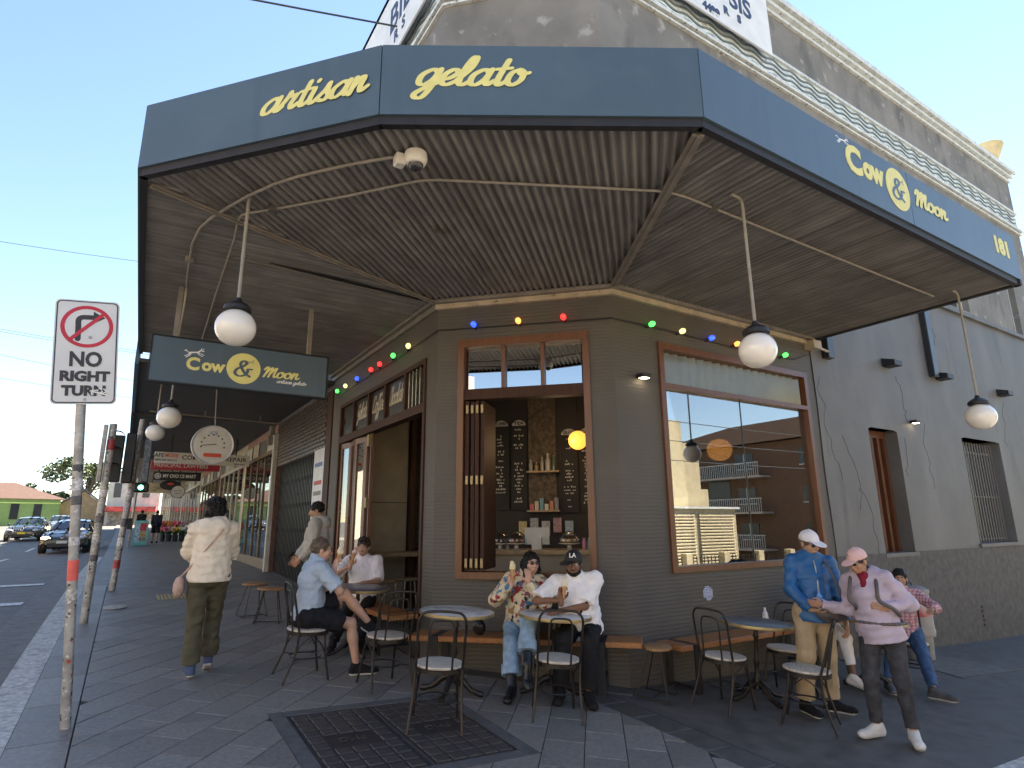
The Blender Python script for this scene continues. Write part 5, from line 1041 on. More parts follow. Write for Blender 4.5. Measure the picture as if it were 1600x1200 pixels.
for k in range(5):
    mb = MB(); s = .28+k*.2; z = 1.5+.05*(k % 2); chbox(mb, s, s+.14, -3.495, -3.49, z, z+.24); tag(mb.build('wall_notice', mat('wall_notice_%d' % k, ((.5, .42, .2), (.4, .4, .38), (.45, .45, .43), (.4, .25, .25), (.3, .4, .45))[k], .6, .3, 25.)), ('ochre', 'pale', 'white', 'pink', 'blue')[k]+' notice pinned behind the serving counter', 'notice')
tl = thing('till', ch(.86, -2.0, 1.33), 'white point of sale screen on the serving counter', 'till')
mb = MB(); chbox(mb, .68, 1.04, -2.06, -2.03, 1.4, 1.64); mb.build('screen', mat('till_white', (.62, .62, .58), .4, .05), tl); mb = MB(); chbox(mb, .8, .94, -2.02, -1.92, 1.331, 1.5); mb.build('card_reader', MATS['till_white'], tl); mb = MB(); chbox(mb, .82, .9, -2.1, -2.0, 1.331, 1.41); mb.build('stand', m_blk, tl)
for k, (s, nm) in enumerate(((.3, 'dark pastries'), (.55, 'brown cakes'), (1.33, 'golden cakes'))):
    c = ch(s, -2.05, 1.331); t = thing('cake_stand', c, 'glass domed cake stand of %s on the counter' % nm, 'cake stand', 'cake stands on the counter')
    mb = MB(); mb.lathe([(.08, 0), (.03, .02), (.03, .06), (.16, .08), (.16, .09), (.001, .09)], 24, None, c); mb.build('stand', mat('ceramic', (.6, .58, .52), .25, .05), t, smooth=True)
    mb = MB(); mb.lathe([(.15, .092), (.15, .12), (.13, .19), (.08, .24), (.01, .26)], 24, None, c); mb.build('dome', glass('dome_glass', .12, (.93, .95, .95)), t, smooth='all')
    mb = MB()
    for j in range(7): a = 2*PI*j/7; mb.ball(c+Vector((.08*math.cos(a), .08*math.sin(a), .12)), .04, .04, .03, 10)
    mb.build('cakes', mat('cake_%d' % k, ((.2, .1, .05), (.35, .16, .06), (.55, .35, .12))[k], .6, .3, 20.), t, smooth=True)
for k in range(7):
    mb = MB(); s = (.05, .12, .2, .42, 1.55, 1.62, 1.7)[k]; c = ch(s, -2.0-.05*(k % 2), 1.331); mb.lathe([(.03, 0), (.032, .1), (.02, .13), (.022, .16), (.001, .16)], 12, None, c); tag(mb.build('jar', mat('jar_%d' % k, ((.5, .45, .4), (.1, .1, .1), (.4, .3, .2), (.3, .3, .3), (.5, .2, .3), (.3, .45, .5), (.5, .5, .45))[k], .25, .1), smooth=True), ('pale', 'black', 'brown', 'grey', 'pink', 'blue', 'cream')[k]+' jar standing on the serving counter', 'jar', 'jars on the counter')
gl = thing('pendant_lamp', ch(1.42, -3.1, 3.1), 'lit amber globe lamp hanging inside the gelato bar', 'lamp')
mb = MB(); mb.ball(ch(1.44, -2.6, 2.98), .15, n=24); mb.build('globe', mat('amber_lit', (1, .36, .06), .4, 0, emit=.4), gl, smooth='all'); mb = MB(); mb.tube([ch(1.44, -2.6, 3.13), ch(1.44, -2.6, 4.24)], .008, 6); mb.build('cord', m_blk, gl)
ld = bpy.data.lights.new('amber_lamp', 'POINT'); ld.energy = 2.5; ld.color = (1, .72, .42); ld.shadow_soft_size = .15; lo = bpy.data.objects.new('amber_lamp', ld); COL.objects.link(lo); lo.location = ch(1.2, -2.3, 2.9)
t2 = thing('pendant_lamp', (7.62, Y0+1., 2.6), 'amber globe lamp hung behind the big shop window', 'lamp'); mb = MB(); mb.ball((7.62, Y0+1., 2.78), .19, .19, .17, 24); mb.build('globe', mat('amber_window_lamp', (1, .42, .1), .4, 0, emit=1.2), t2, smooth='all'); mb = MB(); mb.tube([(7.62, Y0+1., 2.95), (7.62, Y0+1., 4.24)], .008, 6); mb.build('cord', m_blk, t2)
br = thing('window_bar', (3.95, 9.9, .2), 'timber eating bar just inside the open doors', 'counter'); mb = MB(); mb.bbox(3.45, 4.5, 9.75, 10.15, 1.17, 1.25, .01); mb.build('top', mat('pale_timber', (.22, .17, .1), .5, .25, 6., stretch=(1, 6, 6)), br)
for x in (3.55, 4.4): mb = MB(); mb.box(x-.03, x+.03, 10.0, 10.06, .12, 1.169); mb.build('leg', m_blk, br)
for k, (x, y) in enumerate(((3.62, 9.35), (3.98, 9.45))):
    t = thing('bar_stool', (x, y, .12), 'wire legged bar stool by the timber eating bar, '+('next to the door leaf' if k == 0 else 'next to the pillar'), 'stool', 'bar stools inside'); mb = MB(); mb.lathe([(.16, 0), (.17, .02), (.15, .04), (.001, .04)], 20, None, (x, y, .82)); mb.build('seat', MATS['pale_timber'], t)
    for a in range(4): an = PI/4+a*PI/2; mb = MB(); mb.tube([(x+.11*math.cos(an), y+.11*math.sin(an), .82), (x+.2*math.cos(an), y+.2*math.sin(an), .12)], .01, 6); mb.build('leg', m_steel, t)
    mb = MB(); mb.tube([(x+.17*math.cos(a*PI/8), y+.17*math.sin(a*PI/8), .36) for a in range(16)], .008, 6, closed=True); mb.build('foot_ring', m_steel, t)
# ------------------------------------------------------------------ outdoor furniture
m_iron = mat('dark_iron', (.03, .026, .023), .42, .3, 20., metal=.5); m_marb = mat('marble', (.62, .63, .62), .25, .12, 6.); overlay(m_marb, (.4, .42, .44), 7., .55, .62)
m_seat = mat('worn_seat', (.5, .46, .4), .5, .2, 4., stretch=(2, 16, 2)); overlay(m_seat, (.3, .24, .18), 6., .55, .7, stretch=(2, 14, 2)); m_brass = mat('brass_edge', (.36, .29, .15), .35, .15, 12., metal=.7)
m_dtop = mat('grey_table_top', (.1, .105, .115), .3, .15, 6.); m_bench = mat('bench_timber', (.34, .14, .05), .35, .3, 5., .08, 40., stretch=(1.2, 14, 14)); m_stool = mat('stool_timber', (.36, .2, .09), .45, .3, 6., stretch=(1, 8, 1))
def arch(w0, h, y0, y1, w1=None, z0=.45):
    """hoop of the chair back: from seat up and over; leaning back"""
    w1 = w1 or w0; P = [(-w0, 0, 0), (-(w0+w1)/2, 0, h*.45), (-w1, 0, h*.78), (-w1*.93, 0, h*.9), (-w1*.75, 0, h*.985), (-w1*.35, 0, h*1.01), (w1*.35, 0, h*1.01), (w1*.75, 0, h*.985), (w1*.93, 0, h*.9), (w1, 0, h*.78), ((w0+w1)/2, 0, h*.45), (w0, 0, 0)]
    P = crom(P, 3); return [(p[0], y0+(y1-y0)*p[2]/h, z0+p[2]) for p in P]
def make_chair():
    t = thing('cafe_chair', (0, 0, 0), 'x', 'chair', 'metal bentwood style cafe chairs', rz=.001); K = dict(local=True)
    mb = MB(); mb.lathe([(.17, .445), (.195, .448), (.2, .458), (.196, .468), (.17, .474), (.001, .475)], 32); mb.build('seat', m_seat, t, smooth=True, **K)
    mb = MB(); mb.lathe([(.19, .415), (.205, .415), (.205, .444), (.19, .444)], 32); mb.build('seat_ring', m_iron, t, smooth=True, **K)
    mb = MB(); mb.tube(arch(.185, .44, -.13, -.24, .19), .011, 8); mb.build('outer_hoop', m_iron, t, smooth=True, **K)
    mb = MB(); mb.tube(arch(.1, .37, -.175, -.225, .1), .0085, 8); mb.build('inner_hoop', m_iron, t, smooth=True, **K)
    for sx in (-1, 1):
        mb = MB(); mb.tube(crom([(sx*.185, -.13, .45), (sx*.19, -.15, .25), (sx*.21, -.24, .0)], 4), .0115, 8); mb.build('leg', m_iron, t, smooth=True, **K)
        mb = MB(); mb.tube(crom([(sx*.15, .13, .43), (sx*.165, .15, .25), (sx*.185, .2, .0)], 4), .0115, 8); mb.build('leg', m_iron, t, smooth=True, **K)
        mb = MB(); mb.tube(crom([(sx*.195, -.16, .24), (sx*.19, -.11, .33), (sx*.2, -.06, .38), (sx*.2, -.0, .415)], 5), .006, 6); mb.tube(crom([(sx*.16, .15, .24), (sx*.17, .1, .33), (sx*.19, .05, .38), (sx*.2, .01, .415)], 5), .006, 6); mb.build('brace', m_iron, t, smooth=True, **K)
    mb = MB(); mb.tube([(.15*math.cos(a*PI/12), .15*math.sin(a*PI/12), .2+.0*a) for a in range(24)], .007, 6, closed=True)
    for a in (-1, 1): mb.tube([(a*.13, -.08, .2), (a*.192, -.165, .2)], .006, 6); mb.tube([(a*.13, .08, .2), (a*.168, .155, .2)], .006, 6)
    mb.build('stretcher_ring', m_iron, t, smooth=True, **K); return t
def ground_tilt(o, x, y, rz):
    """stand a four-legged thing on the sloping footpath"""
    e = .2; n = Vector((-(gz(x+e, y)-gz(x-e, y))/(2*e), -(gz(x, y+e)-gz(x, y-e))/(2*e), 1)).normalized()
    q = Vector((0, 0, 1)).rotation_difference(n) @ Quaternion((0, 0, 1), rz); o.rotation_mode = 'QUATERNION'; o.rotation_quaternion = q; o.location = (x, y, gz(x, y)+.012)
chair0 = make_chair()
CH = [(2.29, 4.80, 2.29, 4.8, 'empty cafe chair drawn up to the marble table without people'), (3.36, 4.63, .45, .75, 'empty cafe chair at the marble table of the seated couple'),
      (5.03, 4.18, 1, .05, 'cafe chair at the grey table, beside the oval stool'), (6.05, 4.2, -1, -.25, 'cafe chair at the grey table, behind the person in the blue jacket'),
      (5.36, 3.55, -.45, .9, 'cafe chair at the grey table, in front of the person in the blue jacket'), (1.66, 6.52, .95, .02, 'cafe chair under the seated person in the pale blue shirt'),
      (2.29, 5.98, -.05, 1, 'empty cafe chair at the table of the two seated people eating cones'), (8.04, 3.94, -.75, -.66, 'cafe chair under the seated person in the plaid shirt'), (7.36, 4.57, -.6, -.8, 'cafe chair under the person in white trousers')]
for i, (x, y, fx, fy, lb) in enumerate(CH):
    o = chair0 if i == 0 else copy_tree(chair0); o['label'] = lb; ground_tilt(o, x, y, math.atan2(-fx, fy))
def make_table(top, edge_r=.36):
    t = thing('cafe_table', (0, 0, 0), 'x', 'table', 'round pedestal cafe tables', rz=.001); K = dict(local=True, smooth=True)
    mb = MB(); mb.lathe([(.001, .715), (edge_r-.01, .715), (edge_r-.004, .72), (edge_r-.004, .738), (edge_r-.012, .742), (.001, .742)], 48); mb.build('top', top, t, **K)
    mb = MB(); mb.lathe([(edge_r-.0035, .712), (edge_r+.004, .714), (edge_r+.005, .727), (edge_r+.004, .7405), (edge_r-.0035, .7408)], 48); mb.build('brass_edge', m_brass, t, **K)
    mb = MB(); mb.lathe([(.04, .1), (.045, .14), (.03, .17), (.035, .2), (.024, .24), (.022, .33), (.034, .36), (.022, .4), (.02, .58), (.032, .6), (.022, .63), (.022, .68), (.1, .7), (.1, .7145)], 20); mb.build('column', m_iron, t, **K)
    for k in range(4):
        a = PI/4+k*PI/2; c, s = math.cos(a), math.sin(a); mb = MB(); P = crom([(.03, .16), (.1, .13), (.18, .06), (.25, .035), (.31, .025)], 4); mb.tube([(p[0]*c, p[0]*s, p[1]) for p in P], [.034, .033, .032, .031, .03, .028, .027, .026, .025, .024, .023, .023, .024, .026, .027, .026, .022], 8); mb.build('foot', m_iron, t, **K)
    return t
tab_m = make_table(m_marb); tab_g = make_table(m_dtop)
for i, (o, x, y, lb) in enumerate(((tab_m, 2.79, 5.5, 'round marble topped cafe table with nobody sitting at it'), (None, 3.68, 5.12, 'round marble topped cafe table in front of the seated couple'), (tab_g, 5.57, 4.22, 'round grey topped cafe table by the shop window'), (None, 2.4, 7.28, 'round grey topped cafe table between the two seated people eating cones'), (None, 7.25, 3.95, 'round grey topped cafe table behind the person in the lilac jacket'))):
    if o is None: o = copy_tree(tab_m if i == 1 else tab_g)
    o['label'] = lb; ground_tilt(o, x, y, .3*i)
# benches on folded black steel legs
def bench(A, B, w, z, legs, label):
    """A,B = ends of the back edge (2D), width w to the right of A->B"""
    A = Vector(A); B = Vector(B); d = (B-A).normalized(); n = Vector((d.y, -d.x)); L_ = (B-A).length; t = thing('timber_bench', (A.x, A.y, gz(A.x, A.y)), label, 'bench', 'timber benches along the walls')
    q = Matrix(((d.x, n.x, 0, A.x), (d.y, n.y, 0, A.y), (0, 0, 1, 0), (0, 0, 0, 1)))
    cuts = [0]+[c for l in legs for c in (l-.045, l+.045)]+[L_]
    for k in range(0, len(cuts), 2):
        a, b2 = cuts[k], cuts[k+1]; mb = MB(); mb.bbox(a+.002, b2-.002, 0, w, z-.055, z, .006, q); mb.build('seat_board', m_bench, t)
    for l in legs:
        mb = MB(); mb.box(l-.042, l+.042, -.0, w+.004, z-.05, z-.004, q)
        for yy in (0, w-.012+.016):
            p = A+d*l+n*yy; mb.box(l-.042, l+.042, yy-.012, yy, gz(p.x, p.y)-.01, z-.0505, q)
        mb.box(l-.042, l+.042, .0, w-.01, gz(A.x, A.y)+.012, gz(A.x, A.y)+.026, q); mb.build('leg_frame', m_blk, t)
    return t
bz = .545
bench(ch(-.12, .05, 0)[:2], ch(2.34, .05, 0)[:2], .38, bz, (.3, 2.05), 'timber bench under the servery window, carrying the seated couple')
bench((4.95, Y0-.06), (7.9, Y0-.06), .38, .46, (.22, 2.35), 'timber bench against the wall under the big shop window')
bench((X0-.05, 8.9), (X0-.05, 6.85), .36, .68, (.35, 1.75), 'timber bench at the open doors behind the person in the white t-shirt')
def make_stool():
    t = thing('oval_stool', (0, 0, 0), 'x', 'stool', 'timber topped wire stools', rz=.001)
    mb = MB(); mb.lathe([(.001, .44), (.15, .44), (.165, .45), (.165, .465), (.155, .472), (.001, .472)], 32, Matrix.Diagonal((1.15, .85, 1, 1))); mb.build('seat', m_stool, t, local=True, smooth=True)
    for sx in (-1, 1):
        mb = MB(); mb.tube(crom([(sx*.09, -.06, .44), (sx*.13, -.11, .2), (sx*.165, -.15, .03), (sx*.168, -.14, .012), (sx*.168, .14, .012), (sx*.165, .15, .03), (sx*.13, .11, .2), (sx*.09, .06, .44)], 4), .007, 6); mb.build('wire_leg', m_iron, t, local=True, smooth=True)
    mb = MB(); mb.tube([(-.165, 0, .012), (.165, 0, .012)], .006, 6); mb.build('tie_wire', m_iron, t, local=True); return t
st0 = make_stool()
for i, (x, y, a, lb) in enumerate(((4.66, 4.7, .5, 'oval timber stool between the two wall benches'), (1.74, 9.95, .2, 'oval timber stool further along the footpath, closer to the grille'), (1.86, 9.4, -.3, 'oval timber stool on the open footpath behind the blue shirted person'))):
    o = st0 if i == 0 else copy_tree(st0); o['label'] = lb; ground_tilt(o, x, y, a)
# rubbish bin and worn mat
g = gz(9.8, 4.65); bn = thing('rubbish_bin', (9.8, 4.65, g), 'stickered pale metal rubbish bin against the rough plinth', 'bin')
mb = MB(); mb.lathe([(.17, .0), (.19, .02), (.2, .3), (.2, .32), (.24, .33), (.25, .4), (.24, .42), (.23, .9), (.24, .91), (.24, .95), (.15, 1.0), (.001, 1.0)], 24, None, (9.8, 4.65, g)); mb.build('drum', mat('bin_pale', (.27, .265, .255), .5, .15, 8., metal=.3), bn, smooth=True)
mb = MB(); mb.lathe([(.245, .0), (.245, .22)], 24, None, (9.8, 4.65, g+.6)); mb.build('sticker_band', mat('bin_sticker', (.5, .45, .42), .5, .1, 3., col2=(.45, .04, .05), detail=2.), bn, smooth=True)
mb = MB(); mb.tube([(9.72, 4.65, g+1.0), (9.75, 4.65, g+1.05), (9.85, 4.65, g+1.05), (9.88, 4.65, g+1.0)], .01, 6); mb.build('handle', m_blk, bn)
mb = MB(); mb.prism([(x, y, gz(x, y)+.002) for x, y in ((9.1, 3.85), (10.6, 3.75), (10.4, 4.6), (9.3, 4.6))], (0, 0, .006)); tag(mb.build('concrete_patch', mat('patch_grey', (.13, .125, .115), .85, .25, 9., .5, 60.)), 'worn concrete patch in the asphalt before the rubbish bin', 'patch')
# bottles and small things on the furniture
def bottle(x, y, z, h, m, label, cap=(.7, .7, .7)):
    t = thing('water_bottle', (x, y, z), label, 'bottle'); mb = MB(); r = h*.145; mb.lathe([(r*.9, 0), (r, .01), (r, h*.6), (r*.85, h*.66), (r, h*.72), (r*.4, h*.88), (r*.4, h*.93), (.001, h*.93)], 16, None, (x, y, z)); mb.build('body', m, t, smooth=True)
    mb = MB(); mb.lathe([(r*.45, h*.92), (r*.45, h), (.001, h)], 12, None, (x, y, z)); mb.build('cap', mat('cap_%.1f' % cap[0], cap, .4, 0), t); return t
bottle(6.55, 4.75, .461, .24, mat('clear_plastic', (.6, .63, .65), .1, .05, spec=.7), 'clear water bottle standing on the bench under the shop window')
# ------------------------------------------------------------------ people: implicit surfaces meshed with surface nets
f32 = np.float32
def nv(a): a = np.array(a, float); return a/(np.linalg.norm(a)+1e-9)
class Field:
    def __init__(s, lo, hi, h):
        s.h = h; s.lo = np.array(lo, float)-3*h; n = np.ceil((np.array(hi)+3*h-s.lo)/h).astype(int)+1; s.n = n
        s.F = np.full(n, 1., f32); s.ax = [(s.lo[i]+h*np.arange(n[i])).astype(f32) for i in range(3)]
    def sub(s, lo, hi):
        a = np.clip(((np.array(lo)-s.lo)/s.h).astype(int), 0, s.n); b = np.clip(np.ceil((np.array(hi)-s.lo)/s.h).astype(int)+1, 0, s.n)
        sl = tuple(slice(a[i], b[i]) for i in range(3)); X, Y, Z = np.meshgrid(*[s.ax[i][sl[i]] for i in range(3)], indexing='ij', sparse=True)
        return sl, X, Y, Z
    def add(s, d, sl, k, op='u'):
        A = s.F[sl]
        if A.size == 0: return
        if op == 'u':
            if k > 0: hh = np.clip(.5+.5*(A-d)/k, 0, 1); s.F[sl] = A*(1-hh)+d*hh-k*hh*(1-hh)
            else: s.F[sl] = np.minimum(A, d)
        elif op == 's': s.F[sl] = np.maximum(A, -d)
        elif op == 'i': s.F[sl] = np.maximum(A, d)
    def prim(s, p, inf=0., k=.02):
        t = p[0]; op = 'u'
        if t.startswith('-'): op = 's'; t = t[1:]; k = 0
        m = k+2.5*s.h+abs(inf)
        if t == 'rc' or t == 'rcf':
            a, b, r1, r2 = np.array(p[1], float), np.array(p[2], float), p[3]+inf, p[4]+inf; r = max(r1, r2)+m
            sl, X, Y, Z = s.sub(np.minimum(a, b)-r, np.maximum(a, b)+r); ba = b-a; L2 = ba@ba+1e-9
            tt = ((X-a[0])*ba[0]+(Y-a[1])*ba[1]+(Z-a[2])*ba[2])/L2; tc = np.clip(tt, 0, 1)
            d = np.sqrt((X-a[0]-tc*ba[0])**2+(Y-a[1]-tc*ba[1])**2+(Z-a[2]-tc*ba[2])**2)-(r1+(r2-r1)*tc)
            if t == 'rcf': d = np.maximum(d, (tt-1)*math.sqrt(L2))
        elif t == 'el':
            c, Rm, rad = np.array(p[1], float), np.array(p[2], float), np.array(p[3], float)+inf; r = max(rad)+m
            sl, X, Y, Z = s.sub(c-r, c+r); q = [((X-c[0])*Rm[i][0]+(Y-c[1])*Rm[i][1]+(Z-c[2])*Rm[i][2]) for i in range(3)]
            k0 = np.sqrt(sum((q[i]/rad[i])**2 for i in range(3))); k1 = np.sqrt(sum((q[i]/rad[i]**2)**2 for i in range(3)))+1e-6; d = k0*(k0-1)/k1
        s.add(d.astype(f32), sl, k, op)
    def plane(s, p, n):
        X, Y, Z = np.meshgrid(*s.ax, indexing='ij', sparse=True); s.F = np.maximum(s.F, ((X-p[0])*n[0]+(Y-p[1])*n[1]+(Z-p[2])*n[2]).astype(f32))
    def folds(s, amp, seed, wl=.09, n=7):
        r = np.random.RandomState(seed); X, Y, Z = np.meshgrid(*s.ax, indexing='ij', sparse=True); N_ = 0
        for i in range(n):
            v = r.normal(size=3); v[2] *= 1.3; v = v/np.linalg.norm(v)*2*PI/(wl*(.7+1.2*r.rand())); N_ = N_+np.sin(X*v[0]+Y*v[1]+Z*v[2]+r.rand()*6+1.2*np.sin((X+Y*.7-Z)*r.uniform(9, 20)))
        s.F = s.F+(amp*N_/math.sqrt(n)).astype(f32)
    def mesh(s):
        F = s.F; S_ = F < 0; n = s.n; cnt = np.zeros(n-1, f32); acc = [np.zeros(n-1, f32) for _ in range(3)]; quads = []
        edges = []
        for ax in range(3):
            a = tuple(slice(0, -1) if i == ax else slice(None) for i in range(3)); b = tuple(slice(1, None) if i == ax else slice(None) for i in range(3))
            idx = np.argwhere(S_[a] != S_[b]); 
            if len(idx) == 0: edges.append(None); continue
            i2 = idx.copy(); i2[:, ax] += 1; fa = F[tuple(idx.T)]; fb = F[tuple(i2.T)]; t = fa/(fa-fb); pos = idx.astype(f32); pos[:, ax] += t
            o1, o2 = [j for j in range(3) if j != ax]
            for d1 in (0, 1):
                for d2 in (0, 1):
                    c = idx.copy(); c[:, o1] -= d1; c[:, o2] -= d2; ok = np.all((c >= 0) & (c < n-1), axis=1); cc = tuple(c[ok].T)
                    np.add.at(cnt, cc, 1)
                    for j in range(3): np.add.at(acc[j], cc, pos[ok, j])
            edges.append((idx, fa < 0, o1, o2))
        vi = np.argwhere(cnt > 0); vid = -np.ones(n-1, int); vid[tuple(vi.T)] = np.arange(len(vi)); w = cnt[tuple(vi.T)]
        V_ = np.stack([acc[j][tuple(vi.T)]/w for j in range(3)], 1)*s.h+s.lo
        for ax, e in enumerate(edges):
            if e is None: continue
            idx, ins, o1, o2 = e; ok = np.all(idx[:, [o1, o2]] > 0, axis=1) & (idx[:, o1] < n[o1]-1) & (idx[:, o2] < n[o2]-1); idx = idx[ok]; ins = ins[ok]
            def cell(d1, d2): c = idx.copy(); c[:, o1] -= d1; c[:, o2] -= d2; return vid[tuple(c.T)]
            q = np.stack([cell(1, 1), cell(0, 1), cell(0, 0), cell(1, 0)], 1); fl = ins if ax != 1 else ~ins; q[~fl] = q[~fl][:, ::-1]; quads.append(q)
        return V_, (np.concatenate(quads) if quads else np.zeros((0, 4), int))
def sdf_obj(name, grids, m, parent, matfn=None):
    Vs, Fs, o = [], [], 0
    for V_, Q in grids: Vs.append(V_); Fs.append(Q+o); o += len(V_)
    V_ = np.concatenate(Vs); Q = np.concatenate(Fs); me = bpy.data.meshes.new(name)
    me.vertices.add(len(V_)); me.vertices.foreach_set('co', V_.astype(f32).ravel()); me.loops.add(len(Q)*4); me.loops.foreach_set('vertex_index', Q.astype(np.int32).ravel())
    me.polygons.add(len(Q)); me.polygons.foreach_set('loop_start', np.arange(0, len(Q)*4, 4, dtype=np.int32)); me.polygons.foreach_set('use_smooth', np.ones(len(Q), bool))
    ms = m if isinstance(m, (list, tuple)) else [m]
    for x in ms: me.materials.append(x)
    if matfn is not None: me.polygons.foreach_set('material_index', matfn(V_[Q].mean(1)).astype(np.int32))
    me.update(); me.validate(); return link(name, me, parent)
def bounds(prims, inf):
    lo, hi = [], []
    for p in prims:
        if p[0].startswith('-'): continue
        if p[0].startswith('rc'):
            r = max(p[3], p[4])+inf; lo += [np.minimum(p[1], p[2])-r]; hi += [np.maximum(p[1], p[2])+r]
        else: r = max(p[3])+inf; lo += [np.array(p[1])-r]; hi += [np.array(p[1])+r]
    return np.min(lo, 0), np.max(hi, 0)
def surf(prims, h, inf=0., k=.02, planes=(), folds=None, subs=()):
    lo, hi = bounds(prims, inf); f = Field(lo, hi, h)
    for p in prims: f.prim(p, 0 if p[0].startswith('-') else inf, k)
    if folds: f.folds(*folds)
    for pl in planes: f.plane(*pl)
    for p in subs: f.prim(p)
    return f.mesh()
def ik(a, t, l1, l2, pole):
    a, t = np.array(a, float), np.array(t, float); d = t-a; L_ = np.linalg.norm(d); L_ = min(L_, (l1+l2)*.999); u = nv(d); x = (l1*l1-l2*l2+L_*L_)/(2*L_)
    hgt = math.sqrt(max(0, l1*l1-x*x)); p = np.array(pole, float); p = nv(p-u*(p@u)); return a+u*x+p*hgt, a+u*L_
m_skin = {k: mat('skin_'+k, c, .5, .06, 14., spec=.35) for k, c in (('fair', (.56, .34, .25)), ('tan', (.42, .24, .155)), ('brown', (.2, .1, .06)), ('olive', (.46, .28, .19)))}
for m in m_skin.values():
    N, L, b = nodes(m); b.inputs['Subsurface Weight'].default_value = .12; b.inputs['Subsurface Radius'].default_value = (.02, .008, .005)
m_hairb = mat('hair_black', (.007, .006, .006), .5, .3, 40., .6, 150., stretch=(1, 1, .3), spec=.25); m_hairg = mat('hair_brown_grey', (.1, .07, .05), .55, .35, 50., .5, 150.); m_hairbr = mat('hair_dark_brown', (.025, .016, .011), .5, .3, 40., .5, 150., stretch=(1, 1, .3))
m_lens = mat('sunglass_black', (.01, .01, .012), .1, 0, spec=.8); m_eye = mat('eye_dark', (.03, .02, .015), .2, 0)
def fab(name, c, var=.1, sc=9., rough=.85, bump=.25): return mat(name, c, rough, var, sc, .55, 42., spec=.2)
def hand(W, d, n, side, curl=.5, spread=1., s=1.):
    """palm + five fingers; n = out of the palm, side = towards the thumb"""
    W = np.array(W); d = nv(d); n = nv(np.array(n)-d*(np.dot(n, d))); sd = np.cross(d, n); sd = sd if np.dot(sd, side) > 0 else -sd
    P = [('el', W+d*.05*s, (sd, d, n), (.04*s, .052*s, .0155*s)), ('rc', W-d*.03*s, W+d*.03*s, .026*s, .024*s)]
    for i, (o, ln) in enumerate(((.03, .07), (.011, .08), (-.009, .074), (-.028, .058))):
        b = W+(d*.088+sd*o)*s; c = curl*(1+.12*i); p = b
        for j, fr in enumerate((.45, .32, .27)):
            a = c*(j*.95+.55); q = p+(d*math.cos(a)+n*math.sin(a)+sd*o*.4*spread)*ln*fr*s*1.12; P.append(('rc', p, q, (.0092-.0009*j)*s, (.0086-.0009*j)*s)); p = q
    b = W+(d*.02+sd*.03)*s; q = b+(d*.026+sd*.026+n*.012)*s; r = q+(d*.026+sd*(.012-.02*curl)+n*(.01+.02*curl))*s
    P += [('rc', b, q, .0125*s, .0105*s), ('rc', q, r, .0105*s, .0085*s)]; return P
def cone_of(parent_label, tip, top, scoopm, label, rr=.028):
    """ice cream cone: tip below, scoop at top"""
    tip = np.array(tip); top = np.array(top); t = thing('ice_cream_cone', tuple(tip), label, 'ice cream', 'ice cream cones'); mb = MB(); mb.tube([tuple(tip), tuple(tip+(top-tip)*.95)], [.006, rr], 12); mb.build('wafer', mat('wafer', (.5, .29, .11), .7, .25, 60., .4, 120.), t, smooth=True)
    u = nv(top-tip); sd = nv(np.cross(u, (0, 0, 1.) if abs(u[2]) < .9 else (1., 0, 0))); g = surf([('el', top+u*.012, (sd, np.cross(u, sd), u), (.033, .033, .035)), ('el', top+u*.045+sd*.006, (sd, np.cross(u, sd), u), (.024, .024, .03))], .005, k=.012, folds=(.002, 5, .03))
    sdf_obj('scoop', [g], scoopm, t); return t
